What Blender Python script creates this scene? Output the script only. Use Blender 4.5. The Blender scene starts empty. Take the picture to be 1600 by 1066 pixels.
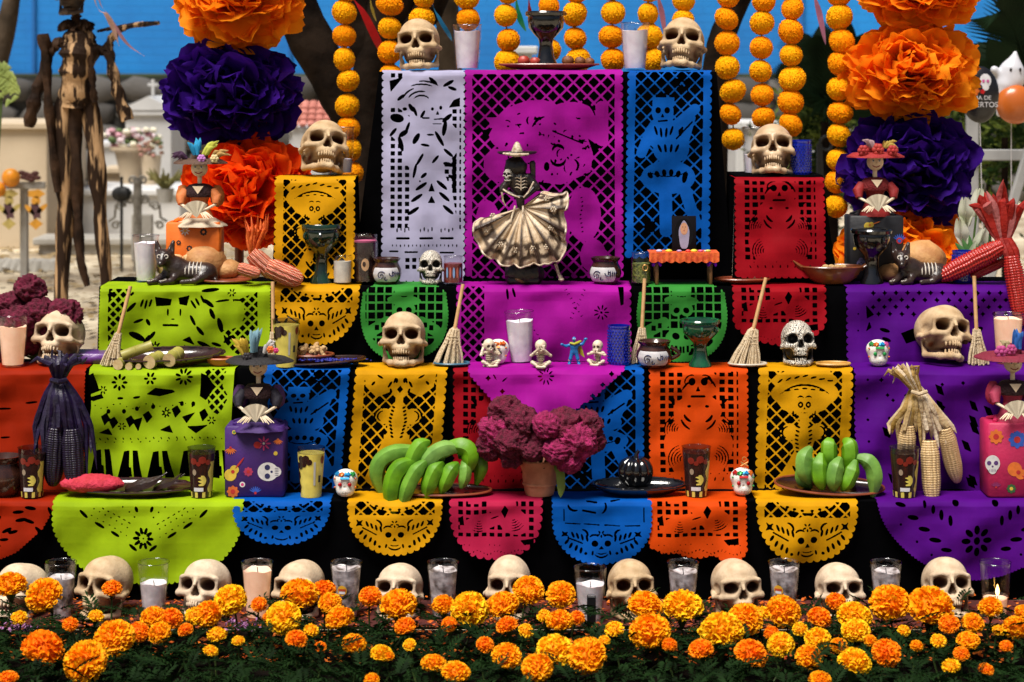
import bpy, math, random
import numpy as np
from mathutils import Vector, Matrix, Euler

# ------------------------------------------------------------------ camera, sky, sun, exposure
SC = bpy.context.scene
COL = SC.collection
FPX, YH, CH = 3200.0, 110.0, 1.534        # focal length in photo pixels, horizon row, eye height
cam_d = bpy.data.cameras.new('camera')
cam = bpy.data.objects.new('camera', cam_d); COL.objects.link(cam)
cam.location = (0, 0, CH); cam.rotation_euler = (math.radians(90), 0, 0)
cam_d.sensor_width = 36; cam_d.lens = 36 * FPX / 1600
cam_d.shift_y = -(533 - YH) / 1600
cam_d.clip_start = 0.05; cam_d.clip_end = 400
cam_d.dof.use_dof = True; cam_d.dof.focus_distance = 6.1; cam_d.dof.aperture_fstop = 5.0
SC.camera = cam

SUN_EL, SUN_AZ = math.radians(64), math.radians(-30)   # from the front left of the altar, above the viewer
wd = bpy.data.worlds.new('World'); SC.world = wd; wd.use_nodes = True
wn = wd.node_tree.nodes; wl = wd.node_tree.links
sky = wn.new('ShaderNodeTexSky'); sky.sky_type = 'NISHITA'; sky.sun_disc = False
sky.sun_elevation = SUN_EL; sky.sun_rotation = math.radians(180) + SUN_AZ * -1
sky.dust_density = 4.0; sky.air_density = 1.0; sky.ozone_density = 1.0
bg = wn['Background']; bg.inputs['Strength'].default_value = 0.05
wl.new(sky.outputs[0], bg.inputs['Color'])

sun_d = bpy.data.lights.new('sun', 'SUN'); sun_d.energy = 5.0; sun_d.angle = math.radians(26)
sun_d.color = (1.0, 0.95, 0.87)
sun = bpy.data.objects.new('sun', sun_d); COL.objects.link(sun)
sdir = Vector((math.sin(SUN_AZ) * math.cos(SUN_EL), -math.cos(SUN_AZ) * math.cos(SUN_EL), math.sin(SUN_EL)))  # towards the sun
sun.rotation_euler = sdir.to_track_quat('Z', 'Y').to_euler()
sun.location = sdir * 20

vs = SC.view_settings
vs.view_transform = 'Standard'; vs.look = 'None'; vs.exposure = 0.22; vs.gamma = 1.0
SC.render.engine = 'CYCLES'
SC.cycles.use_denoising = True
SC.cycles.max_bounces = 8; SC.cycles.transparent_max_bounces = 24
SC.cycles.caustics_reflective = False; SC.cycles.caustics_refractive = False

# ------------------------------------------------------------------ helpers
R = math.radians
def W(px, py, d):
    return Vector(((px - 800) * d / FPX, d, CH - (py - YH) * d / FPX))
def wx(px, d): return (px - 800) * d / FPX

_m = {}
def mat(name, c, rough=0.6, c2=None, ns=30.0, nd=4.0, mixr=(0.35, 0.65), bump=0.0, bs=120.0, metal=0.0, spec=0.5,
        trans=0.0, transl=0.0, emit=None, es=1.0, sheen=0.0, coat=0.0, attr=None, vary=0.0, wave=None, sss=0.0, coord='Object'):
    """procedural material: two colours mixed by noise, optional fine relief"""
    if name in _m: return _m[name]
    m = bpy.data.materials.new(name); m.use_nodes = True
    nt = m.node_tree; N = nt.nodes; L = nt.links
    b = N['Principled BSDF']; out = N['Material Output']
    tc = N.new('ShaderNodeTexCoord')
    if c2 is None: c2 = tuple(min(1, x * 0.78) for x in c)
    nz = N.new('ShaderNodeTexNoise'); nz.inputs['Scale'].default_value = ns; nz.inputs['Detail'].default_value = nd
    L.new(tc.outputs[coord], nz.inputs['Vector'])
    mr = N.new('ShaderNodeMapRange'); mr.inputs[1].default_value = mixr[0]; mr.inputs[2].default_value = mixr[1]
    L.new(nz.outputs['Fac'], mr.inputs[0])
    mx = N.new('ShaderNodeMix'); mx.data_type = 'RGBA'
    mx.inputs[6].default_value = (*c2, 1); mx.inputs[7].default_value = (*c, 1)
    L.new(mr.outputs[0], mx.inputs[0])
    col = mx.outputs[2]
    if attr:                                  # painted colour carried by the mesh
        at = N.new('ShaderNodeAttribute'); at.attribute_name = attr
        mm = N.new('ShaderNodeMix'); mm.data_type = 'RGBA'; mm.blend_type = 'MULTIPLY'; mm.inputs[0].default_value = 1
        L.new(col, mm.inputs[6]); L.new(at.outputs['Color'], mm.inputs[7]); col = mm.outputs[2]
    if wave:                                  # (scale, distortion, colour, low, high): painted or grown lines
        wv = N.new('ShaderNodeTexWave'); wv.inputs['Scale'].default_value = wave[0]; wv.inputs['Distortion'].default_value = wave[1]
        wv.inputs['Detail'].default_value = 2.0; wv.inputs['Detail Scale'].default_value = 1.6
        if len(wave) > 5: wv.bands_direction = wave[5]
        L.new(tc.outputs[coord], wv.inputs['Vector'])
        r2 = N.new('ShaderNodeMapRange'); r2.inputs[1].default_value = wave[3]; r2.inputs[2].default_value = wave[4]
        L.new(wv.outputs['Fac'], r2.inputs[0])
        m3 = N.new('ShaderNodeMix'); m3.data_type = 'RGBA'; m3.inputs[7].default_value = (*wave[2], 1)
        L.new(r2.outputs[0], m3.inputs[0]); L.new(col, m3.inputs[6]); col = m3.outputs[2]
    if vary:                                  # each copy a little lighter, darker, yellower or browner
        oi = N.new('ShaderNodeObjectInfo'); hs = N.new('ShaderNodeHueSaturation'); r3 = N.new('ShaderNodeMapRange'); r3.inputs[3].default_value = 1 - vary; r3.inputs[4].default_value = 1 + vary * .5
        L.new(oi.outputs['Random'], r3.inputs[0]); L.new(r3.outputs[0], hs.inputs['Value']); L.new(col, hs.inputs['Color']); r4 = N.new('ShaderNodeMapRange'); r4.inputs[3].default_value = 1 + vary; r4.inputs[4].default_value = 1 - vary
        L.new(oi.outputs['Random'], r4.inputs[0]); L.new(r4.outputs[0], hs.inputs['Saturation']); col = hs.outputs[0]
    L.new(col, b.inputs['Base Color'])
    b.inputs['Roughness'].default_value = rough; b.inputs['Metallic'].default_value = metal
    b.inputs['Specular IOR Level'].default_value = spec
    b.inputs['Transmission Weight'].default_value = trans
    b.inputs['Sheen Weight'].default_value = sheen; b.inputs['Coat Weight'].default_value = coat
    if sss: b.inputs['Subsurface Weight'].default_value = sss; b.inputs['Subsurface Scale'].default_value = 0.01
    if emit: b.inputs['Emission Color'].default_value = (*emit, 1); b.inputs['Emission Strength'].default_value = es
    if bump:
        n2 = N.new('ShaderNodeTexNoise'); n2.inputs['Scale'].default_value = bs; n2.inputs['Detail'].default_value = 5
        L.new(tc.outputs[coord], n2.inputs['Vector'])
        bp = N.new('ShaderNodeBump'); bp.inputs['Strength'].default_value = bump; bp.inputs['Distance'].default_value = 0.01
        L.new(n2.outputs['Fac'], bp.inputs['Height']); L.new(bp.outputs[0], b.inputs['Normal'])
    if transl:
        tl = N.new('ShaderNodeBsdfTranslucent'); L.new(col, tl.inputs['Color'])
        ms = N.new('ShaderNodeMixShader'); ms.inputs[0].default_value = transl
        L.new(b.outputs[0], ms.inputs[1]); L.new(tl.outputs[0], ms.inputs[2]); L.new(ms.outputs[0], out.inputs['Surface'])
    _m[name] = m
    return m
def glass_mat(name, tint=(1, 1, 1), clear=0.9):
    """thin drinking-glass wall: tinted see-through with a sharp sheen"""
    if name in _m: return _m[name]
    m = bpy.data.materials.new(name); m.use_nodes = True
    nt = m.node_tree; N = nt.nodes; L = nt.links; N.remove(N['Principled BSDF'])
    tr = N.new('ShaderNodeBsdfTransparent'); tr.inputs[0].default_value = (*[t * clear for t in tint], 1)
    gl = N.new('ShaderNodeBsdfGlossy'); gl.inputs['Roughness'].default_value = 0.05
    fr = N.new('ShaderNodeLayerWeight'); fr.inputs[0].default_value = 0.12; f2 = N.new('ShaderNodeMapRange'); f2.inputs[3].default_value = .025; f2.inputs[4].default_value = .55; L.new(fr.outputs['Facing'], f2.inputs[0])
    tc = N.new('ShaderNodeTexCoord'); nz = N.new('ShaderNodeTexNoise'); nz.inputs['Scale'].default_value = 60
    L.new(tc.outputs['Object'], nz.inputs['Vector'])
    mr = N.new('ShaderNodeMapRange'); mr.inputs[3].default_value = 0.03; mr.inputs[4].default_value = 0.16
    L.new(nz.outputs['Fac'], mr.inputs[0]); L.new(mr.outputs[0], gl.inputs['Roughness'])
    ms = N.new('ShaderNodeMixShader'); L.new(f2.outputs[0], ms.inputs[0])
    L.new(tr.outputs[0], ms.inputs[1]); L.new(gl.outputs[0], ms.inputs[2])
    L.new(ms.outputs[0], N['Material Output'].inputs['Surface'])
    _m[name] = m
    return m

class MB:
    """collects geometry for ONE mesh object"""
    def __init__(s): s.v = []; s.f = []; s.mi = []; s.cur = 0
    def add(s, vs, fs, mi=None):
        o = len(s.v); s.v.extend([tuple(p) for p in vs])
        for f in fs: s.f.append(tuple(i + o for i in f)); s.mi.append(s.cur if mi is None else mi)
        return s
    def box(s, c, sz, rot=None, taper=1.0, bev=0.0):
        x, y, z = sz[0] / 2, sz[1] / 2, sz[2] / 2
        b = min(bev, x * .9, y * .9, z * .9)
        if b <= 0:
            P = [(-x, -y, -z), (x, -y, -z), (x, y, -z), (-x, y, -z)] + [(a * taper, q * taper, z) for a, q in ((-x, -y), (x, -y), (x, y), (-x, y))]
            Fs = [(0, 3, 2, 1), (4, 5, 6, 7), (0, 1, 5, 4), (1, 2, 6, 5), (2, 3, 7, 6), (3, 0, 4, 7)]
        else:
            P = []; Fs = []
            def ring(zz, ins, t):
                k = len(P)
                for (ax, ay) in ((-x * t + ins + b, -y * t + ins), (x * t - ins - b, -y * t + ins), (x * t - ins, -y * t + ins + b), (x * t - ins, y * t - ins - b),
                                 (x * t - ins - b, y * t - ins), (-x * t + ins + b, y * t - ins), (-x * t + ins, y * t - ins - b), (-x * t + ins, -y * t + ins + b)):
                    P.append((ax, ay, zz))
                return k
            a = ring(-z, b * .6, 1); c1 = ring(-z + b, 0, 1); d = ring(z - b, 0, taper); e = ring(z, b * .6, taper)
            for k0, k1 in ((a, c1), (c1, d), (d, e)):
                for i in range(8): j = (i + 1) % 8; Fs.append((k0 + i, k0 + j, k1 + j, k1 + i))
            Fs.append(tuple(range(a + 7, a - 1, -1))); Fs.append(tuple(range(e, e + 8)))
        M = Matrix.Translation(c) @ (rot.to_matrix().to_4x4() if isinstance(rot, Euler) else (rot.to_4x4() if rot is not None else Matrix()))
        return s.add([M @ Vector(p) for p in P], Fs)
    def lathe(s, prof, n=28, c=(0, 0, 0), sx=1.0, sy=1.0, rfn=None, cap0=False, cap1=False, M=None):
        P = []; Fs = []
        for k, (r, z) in enumerate(prof):
            for i in range(n):
                a = 2 * math.pi * i / n
                rr = r * (rfn(a, k / (len(prof) - 1)) if rfn else 1)
                P.append(Vector((math.cos(a) * rr * sx, math.sin(a) * rr * sy, z)))
        for k in range(len(prof) - 1):
            for i in range(n):
                j = (i + 1) % n; Fs.append((k * n + i, k * n + j, (k + 1) * n + j, (k + 1) * n + i))
        if cap0: Fs.append(tuple(range(n - 1, -1, -1)))
        if cap1: Fs.append(tuple((len(prof) - 1) * n + i for i in range(n)))
        c = Vector(c)
        return s.add([(M @ p if M else p) + c for p in P], Fs)
    def tube(s, pts, rad, n=8, flat=1.0, cap=True, up=None):
        """rad: number or list; flat<1 makes a strap"""
        pts = [Vector(p) for p in pts]; k = len(pts)
        if not hasattr(rad, '__len__'): rad = [rad] * k
        P = []; Fs = []; prev = Vector(up) if up else None
        for i, p in enumerate(pts):
            t = (pts[min(i + 1, k - 1)] - pts[max(i - 1, 0)])
            t = t.normalized() if t.length > 1e-9 else Vector((0, 0, 1))
            if prev is None: prev = Vector((0, 0, 1)) if abs(t.z) < .9 else Vector((1, 0, 0))
            a = t.cross(prev)
            a = a.normalized() if a.length > 1e-6 else t.orthogonal().normalized()
            b = a.cross(t).normalized(); prev = b
            for j in range(n):
                w = 2 * math.pi * j / n
                P.append(p + a * math.cos(w) * rad[i] + b * math.sin(w) * rad[i] * flat)
        for i in range(k - 1):
            for j in range(n):
                q = (j + 1) % n; Fs.append((i * n + j, i * n + q, (i + 1) * n + q, (i + 1) * n + j))
        if cap: Fs.append(tuple(range(n - 1, -1, -1))); Fs.append(tuple((k - 1) * n + j for j in range(n)))
        return s.add(P, Fs)
    def ball(s, c, r, n=12, m=8, rot=None, fn=None):
        if not hasattr(r, '__len__'): r = (r, r, r)
        P = []; Fs = []
        c = Vector(c); Mr = rot.to_matrix() if isinstance(rot, Euler) else rot
        for k in range(m + 1):
            th = math.pi * k / m
            for i in range(n):
                a = 2 * math.pi * i / n
                p = Vector((math.sin(th) * math.cos(a), math.sin(th) * math.sin(a), math.cos(th)))
                q = fn(p) if fn else 1
                p = Vector((p.x * r[0], p.y * r[1], p.z * r[2])) * q
                P.append(c + (Mr @ p if Mr else p))
        for k in range(m):
            for i in range(n):
                j = (i + 1) % n; Fs.append((k * n + i, (k + 1) * n + i, (k + 1) * n + j, k * n + j))
        return s.add(P, Fs)
    def disc(s, c, r, nrm=(0, -1, 0), n=14, ry=None, ang=0, fn=None, th=0.0):
        """flat printed shape on a plane; fn(angle) scales the radius"""
        nrm = Vector(nrm).normalized(); ux = nrm.orthogonal() if abs(nrm.z) > .9 else Vector((0, 0, 1)).cross(nrm).normalized()
        ux.normalize(); uz = nrm.cross(ux).normalized()
        c = Vector(c); P = []
        ry = ry or r
        for i in range(n):
            a = 2 * math.pi * i / n; k = fn(a) if fn else 1
            x, z = math.cos(a) * r * k, math.sin(a) * ry * k
            x, z = x * math.cos(ang) - z * math.sin(ang), x * math.sin(ang) + z * math.cos(ang)
            P.append(c + ux * x + uz * z)
        if th:
            P += [p - nrm * th for p in P[:n]]
            return s.add(P, [tuple(range(n))] + [(i, n + i, n + (i + 1) % n, (i + 1) % n) for i in range(n)])
        return s.add(P, [tuple(range(n))])
    def grid(s, P2):
        """P2: rows of points"""
        h = len(P2); w = len(P2[0])
        return s.add([p for r in P2 for p in r], [(i * w + j, i * w + j + 1, (i + 1) * w + j + 1, (i + 1) * w + j) for i in range(h - 1) for j in range(w - 1)])
    def mesh(s, name, mats, smooth=True):
        me = bpy.data.meshes.new(name); me.from_pydata(s.v, [], s.f)
        for m in (mats if isinstance(mats, (list, tuple)) else [mats]): me.materials.append(m)
        if len(me.materials) > 1: me.polygons.foreach_set('material_index', s.mi)
        me.polygons.foreach_set('use_smooth', [smooth] * len(me.polygons)); me.update()
        return me
    def obj(s, name, mats, parent=None, smooth=True, loc=None):
        o = bpy.data.objects.new(name, s.mesh(name, mats, smooth)); COL.objects.link(o)
        if parent: o.parent = parent
        if loc is not None: o.location = loc
        if smooth and len(s.f) < 60000: _sharp(o.data)
        return o
def _sharp(me, ang=R(42)):
    try: me.set_sharp_from_angle(angle=ang)
    except Exception: pass
def np_mesh(name, V, Fq, m, col=None, smooth=True):
    """mesh from numpy arrays (quads), col: per-vertex rgb"""
    me = bpy.data.meshes.new(name); nv, nf = len(V), len(Fq); k = Fq.shape[1]
    me.vertices.add(nv); me.vertices.foreach_set('co', np.ascontiguousarray(V, dtype=np.float32).ravel())
    me.loops.add(nf * k); me.polygons.add(nf)
    me.loops.foreach_set('vertex_index', np.ascontiguousarray(Fq, dtype=np.int32).ravel())
    me.polygons.foreach_set('loop_start', np.arange(0, nf * k, k, dtype=np.int32))
    me.polygons.foreach_set('use_smooth', np.full(nf, smooth))
    me.update(calc_edges=True); me.materials.append(m)
    if col is not None:
        ca = me.color_attributes.new('paint', 'FLOAT_COLOR', 'POINT')
        ca.data.foreach_set('color', np.concatenate([col, np.ones((nv, 1))], 1).astype(np.float32).ravel())
    return me
def link(me, name, parent=None, loc=(0, 0, 0), rot=None, sc=None):
    o = bpy.data.objects.new(name, me); COL.objects.link(o); o.location = loc
    if rot is not None: o.rotation_euler = rot
    if sc is not None: o.scale = (sc,) * 3 if not hasattr(sc, '__len__') else sc
    if parent: o.parent = parent
    return o
def empty(name, loc, rz=0.0, sc=1.0):
    o = bpy.data.objects.new(name, None); COL.objects.link(o); o.location = loc; o.rotation_euler = (0, 0, rz)
    o.scale = (sc,) * 3; o.empty_display_size = .05
    return o
def tag(o, label, cat, group=None):
    o['label'] = label; o['category'] = cat
    if group: o['group'] = group
    return o
def struct(o): o['kind'] = 'structure'; return o
def stuff(o, label=None, cat=None):
    o['kind'] = 'stuff'
    if label: o['label'] = label
    if cat: o['category'] = cat
    return o
def copy_tree(o, parent=None):
    c = o.copy(); COL.objects.link(c)
    if parent: c.parent = parent
    for ch in o.children: copy_tree(ch, c)
    return c

_rs = np.random.RandomState(7)
_ns = {}
def snoise(P, freq, seed=0, n=10):
    """cheap smooth noise: a sum of random plane waves, about -1..1"""
    k = (seed, n)
    if k not in _ns:
        r = np.random.RandomState(seed + 11); D = r.normal(size=(n, 3)); D /= np.linalg.norm(D, axis=1)[:, None]
        _ns[k] = (D * r.uniform(.6, 1.5, (n, 1)), r.uniform(0, 6.28, n))
    D, ph = _ns[k]
    return np.sin(P @ D.T * freq + ph).sum(-1) / math.sqrt(n) / 1.2

# signed-distance shapes -> one continuous surface
def surface_nets(f, lo, h):
    nx, ny, nz = f.shape; ins = f < 0
    acc = np.zeros((nx - 1, ny - 1, nz - 1, 3)); cnt = np.zeros((nx - 1, ny - 1, nz - 1))
    cor = [(a, b, c) for a in (0, 1) for b in (0, 1) for c in (0, 1)]
    S = lambda A, o: A[o[0]:nx - 1 + o[0], o[1]:ny - 1 + o[1], o[2]:nz - 1 + o[2]]
    for a in cor:
        for ax in range(3):
            if a[ax] == 0:
                b = list(a); b[ax] = 1
                fa, fb = S(f, a), S(f, b); cr = S(ins, a) != S(ins, b)
                t = np.where(cr, fa / np.where(cr, fa - fb, 1), 0)
                for k in range(3): acc[..., k] += np.where(cr, a[k] + (t if k == ax else 0), 0)
                cnt += cr
    act = cnt > 0; idx = -np.ones(act.shape, int); idx[act] = np.arange(act.sum())
    ijk = np.argwhere(act)
    V = np.array(lo) + h * (ijk + acc[act] / cnt[act][:, None])
    Q = []
    for ax in range(3):
        u, w = [(1, 2), (2, 0), (0, 1)][ax]
        sl0 = [slice(None)] * 3; sl1 = [slice(None)] * 3; sl0[ax] = slice(0, -1); sl1[ax] = slice(1, None)
        cr = ins[tuple(sl0)] != ins[tuple(sl1)]
        e = np.argwhere(cr)
        e = e[(e[:, u] > 0) & (e[:, w] > 0) & (e[:, u] < f.shape[u] - 1) & (e[:, w] < f.shape[w] - 1)]
        inside = ins[tuple(e.T)]
        def at(du, dw):
            q = e.copy(); q[:, u] -= du; q[:, w] -= dw; return idx[tuple(q.T)]
        q = np.stack([at(1, 1), at(0, 1), at(0, 0), at(1, 0)], 1)
        q[~inside] = q[~inside][:, ::-1]; Q.append(q)
    return V, np.concatenate(Q)
class SDF:
    def __init__(s, lo, hi, h):
        s.lo = np.array(lo, float); s.h = h
        ax = [np.arange(l, u + h, h) for l, u in zip(lo, hi)]
        s.P = np.stack(np.meshgrid(*ax, indexing='ij'), -1); s.f = np.full(s.P.shape[:3], 9.0)
    def ell(s, c, r, rot=None):
        q = s.P - np.array(c)
        if rot is not None: q = q @ np.array(rot.to_matrix())
        r = np.array(r); return (np.linalg.norm(q / r, axis=-1) - 1) * r.min()
    def cap(s, a, b, ra, rb=None):
        a = np.array(a); b = np.array(b); rb = ra if rb is None else rb
        d = b - a; t = np.clip(((s.P - a) @ d) / max(d @ d, 1e-12), 0, 1)
        return np.linalg.norm(s.P - (a + t[..., None] * d), axis=-1) - (ra + (rb - ra) * t)
    def add(s, g, k=0.006):
        hh = np.clip(.5 + .5 * (g - s.f) / k, 0, 1) if k else (g > s.f)
        s.f = g * (1 - hh) + s.f * hh - k * hh * (1 - hh); return s
    def cut(s, g, k=0.003):
        g = -g; hh = np.clip(.5 - .5 * (g - s.f) / k, 0, 1)
        s.f = g * (1 - hh) + s.f * hh + k * hh * (1 - hh); return s
    def mesh(s): return surface_nets(s.f, s.lo, s.h)
# ------------------------------------------------------------------ ground
gravel = mat('gravel', (0.62, 0.53, 0.38), 0.95, c2=(0.30, 0.23, 0.15), ns=1.1, nd=9, mixr=(.38, .6), bump=.9, bs=9)
g = MB(); g.grid([[(x, y, 0) for x in np.linspace(-60, 60, 13)] for y in np.linspace(-10, 110, 13)])
struct(g.obj('ground', gravel, smooth=False))

# ------------------------------------------------------------------ the stepped altar under black cloth
black = mat('black_cloth', (0.0016, 0.0016, 0.002), 0.95, ns=14, bump=.2, bs=25, spec=.01)
T = {  # tier: front edge distance, top height, photo row of the front edge
    0: (5.60, 0.0), 1: (5.92, .291), 2: (6.12, .641), 3: (6.32, .866), 5: (6.55, 1.53), 4: (6.42, 1.195)}
def tier_box(name, x0, x1, x0t, x1t, y0, y1, z0, z1, label):
    """cloth-covered step: hanging folds on the front and sides, soft upper edge"""
    o = empty(name, ((x0 + x1) / 2, y0, z0)); tag(o, label, 'altar step')
    b = MB(); n = 90; rows = []
    for k, (t, ins) in enumerate(((0, 0), (.3, 0), (.6, 0), (.9, 0), (.985, .0), (1, .006))):
        row = []
        for i in range(n + 1):
            u = i / n; xa = x0 + (x0t - x0) * t; xb = x1 + (x1t - x1) * t
            x = xa + (xb - xa) * u
            fold = (1 - t) * (.012 * math.sin(u * (x1 - x0) * 31) + .007 * math.sin(u * (x1 - x0) * 67 + 1))
            row.append((x, y0 + ins - fold * .5 + .006, z0 + (z1 - z0) * t))
        rows.append(row)
    b.grid(rows)
    top = MB(); top.grid([[(x0t + (x1t - x0t) * i / 30, y0 + .006 + .006 + (y1 - y0) * j / 6, z1 - .0005) for i in range(31)] for j in range(7)])
    for (xb, xt) in ((x0, x0t), (x1, x1t)):
        b.grid([[(xb + (xt - xb) * t, y0 + .006 + (y1 - y0) * j / 6, z0 + (z1 - z0) * t) for j in range(7)] for t in (0, .5, 1)])
    p = b.obj('cloth_skirt', black, o); p.matrix_parent_inverse = o.matrix_basis.inverted()
    p = top.obj('cloth_top', black, o); p.matrix_parent_inverse = o.matrix_basis.inverted()
    return o
tier_box('altar_step', -1.95, 1.95, -1.95, 1.95, 5.92, 6.13, 0, .291, 'lowest black cloth covered altar step behind the row of front skulls')
tier_box('altar_step', -1.95, 1.95, -1.95, 1.95, 6.12, 6.33, 0, .641, 'second altar step, black cloth, holding the large lone skull and small brooms')
tier_box('altar_step', -1.30, 1.95, -1.275, 1.95, 6.32, 6.62, 0, .866, 'third altar step, black cloth, holding the dancing skeleton statue')
tier_box('altar_box', -.51, .705, -.425, .655, 6.55, 6.85, .866, 1.53, 'tall central black cloth box at the top of the altar')
tier_box('side_pedestal', -.755, -.49, -.735, -.50, 6.42, 6.66, .866, 1.195, 'small black pedestal under the skull left of the central box')
tier_box('side_pedestal', .69, 1.02, .70, .975, 6.42, 6.66, .866, 1.205, 'small black pedestal under the skull right of the central box')

# ------------------------------------------------------------------ cut tissue paper
PAPER = {k: (v, tuple(x * .86 for x in v)) for k, v in {
    'lime': (.36, .54, .008), 'yellow': (.76, .36, .004), 'green': (.045, .30, .045), 'magenta': (.42, .008, .34), 'blue': (.002, .105, .50), 'red': (.36, .005, .013),
    'orange': (.78, .075, .004), 'purple': (.095, .004, .24), 'white': (.52, .50, .72), 'pink': (.50, .016, .072), 'vermilion': (.36, .020, .003)}.items()}
def paper_mat(c):
    a, b = PAPER[c]
    m = mat('tissue_' + c, a, .62, c2=tuple(v * .84 for v in b), ns=7, nd=7, bump=.09, bs=30, transl=.25, spec=.06)
    return m
# 2-D shapes in sheet units (photo pixels), positive inside
def e2(X, Y, cx, cy, rx, ry, a=0):
    x, y = X - cx, Y - cy
    if a: a = R(a); x, y = x * math.cos(a) + y * math.sin(a), -x * math.sin(a) + y * math.cos(a)
    return (1 - np.sqrt((x / rx) ** 2 + (y / ry) ** 2)) * min(rx, ry)
def seg2(X, Y, x0, y0, x1, y1, r):
    dx, dy = x1 - x0, y1 - y0; t = np.clip(((X - x0) * dx + (Y - y0) * dy) / (dx * dx + dy * dy + 1e-9), 0, 1)
    return r - np.hypot(X - x0 - t * dx, Y - y0 - t * dy)
def rect2(X, Y, x0, y0, x1, y1): return np.minimum(np.minimum(X - x0, x1 - X), np.minimum(Y - y0, y1 - Y))
def poly2(X, Y, pts):
    d = np.full(X.shape, 1e9); ins = np.zeros(X.shape, bool); n = len(pts)
    for i in range(n):
        x0, y0 = pts[i]; x1, y1 = pts[(i + 1) % n]
        d = np.minimum(d, -seg2(X, Y, x0, y0, x1, y1, 0))
        if y0 != y1:
            c = ((y0 > Y) != (y1 > Y)) & (X < (x1 - x0) * (Y - y0) / (y1 - y0) + x0); ins ^= c
    return np.where(ins, d, -d)
def diag2(X, Y, p, bar, sk=1.0):
    a = (X + Y * sk) / math.sqrt(2); b = (X - Y * sk) / math.sqrt(2)
    return np.minimum(np.abs(a % p - p / 2) * -1 + p / 2, np.abs(b % p - p / 2) * -1 + p / 2) - bar / 2
def grid2(X, Y, p, bar, q=None):
    q = q or p
    return np.minimum(p / 2 - np.abs(X % p - p / 2), q / 2 - np.abs(Y % q - q / 2)) - bar / 2
def arc2(X, Y, cx, cy, r, w, a0, a1, sq=1.0):
    """thin crescent from angle a0 to a1 (degrees, y down)"""
    x, y = X - cx, (Y - cy) / sq; ang = np.degrees(np.arctan2(y, x)) % 360; m = (a0 + a1) / 2; h = (a1 - a0) / 2
    da = np.abs((ang - m + 180) % 360 - 180)
    ww = w * np.sqrt(np.clip(1 - (da / h) ** 2, 0, 1)) - .05
    return np.where(da < h, ww - np.abs(np.hypot(x, y) - r), -np.maximum(.5, (da - h) * .2))
def field(X, Y, outline, ops):
    f = outline
    for op in ops:
        k = op[0]; a = op[1:]
        if k in ('e', '+e'): g = e2(X, Y, *a)
        elif k in ('c', '+c'): g = seg2(X, Y, *a)
        elif k in ('p', '+p'): g = poly2(X, Y, a[0])
        elif k in ('r', '+r'): g = rect2(X, Y, *a)
        elif k == 'a': g = arc2(X, Y, *a)
        elif k == '+a': g = arc2(X, Y, *a)
        elif k == 'd': g = np.minimum(diag2(X, Y, a[4], a[5]), rect2(X, Y, *a[:4]))
        elif k == 'D': g = np.minimum(diag2(X, Y, a[1], a[2]), poly2(X, Y, a[0]))
        elif k == 'g': g = np.minimum(grid2(X - a[0], Y - a[1], a[4], a[5]), rect2(X, Y, *a[:4]))
        elif k == 'G': g = np.minimum(grid2(X, Y, a[1], a[2]), poly2(X, Y, a[0]))
        if k[0] == '+': f = np.maximum(f, np.minimum(g, outline))
        else: f = np.minimum(f, -g)
    return f
def mir(ops, cx):
    """ops plus their mirror image about x = cx"""
    out = []
    for op in ops:
        out.append(op); k, a = op[0], list(op[1:])
        s = lambda x: 2 * cx - x
        if k in ('e', '+e'): a[0] = s(a[0]); a += [0] * (5 - len(a)); a[4] = -a[4]
        elif k in ('c', '+c'): a[0] = s(a[0]); a[2] = s(a[2])
        elif k in ('p', '+p', 'D', 'G'): a[0] = [(s(x), y) for x, y in a[0]]
        elif k in ('r', '+r', 'd', 'g'): a[0], a[2] = s(a[2]), s(a[0])
        elif k in ('a', '+a'): a[0] = s(a[0]); a[4], a[5] = 180 - a[5], 180 - a[4]
        out.append((k, *a))
    return out
def flower(cx, cy, r0, r1, n, w=1.6, ph=0):
    o = []
    for i in range(n):
        a = 2 * math.pi * i / n + ph; m = (r0 + r1) / 2
        o.append(('e', cx + m * math.cos(a), cy + m * math.sin(a), (r1 - r0) / 2, w, math.degrees(a)))
    return o
def dots(pts, r=1.1): return [('e', x, y, r, r) for x, y in pts]

def scallop(X, Y, poly, r, step=None):
    """outline polygon with round scallops along its edge"""
    f = poly2(X, Y, poly) - r * .15
    step = step or 2 * r; n = len(poly); acc = 0.0
    for i in range(n):
        x0, y0 = poly[i]; x1, y1 = poly[(i + 1) % n]; L = math.hypot(x1 - x0, y1 - y0)
        t = step - acc
        while t <= L:
            f = np.maximum(f, e2(X, Y, x0 + (x1 - x0) * t / L, y0 + (y1 - y0) * t / L, r, r)); t += step
        acc = L - (t - step)
    return f
def rectp(w, h, ins): return [(ins, -60), (w - ins, -60), (w - ins, h - ins), (ins, h - ins)]
def roundp(w, h, ins, top=.25, n=40, pw=2.0):
    """straight sides down to `top`, then half an ellipse"""
    ty = h * top; P = [(ins, -60), (w - ins, -60)]
    for i in range(n + 1):
        a = math.pi * i / n; c, s_ = math.cos(a), math.sin(a)
        P.append((w / 2 + (w / 2 - ins) * math.copysign(abs(c) ** (2 / pw), c), ty + (h - ins - ty) * abs(s_) ** (2 / pw)))
    return P

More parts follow.
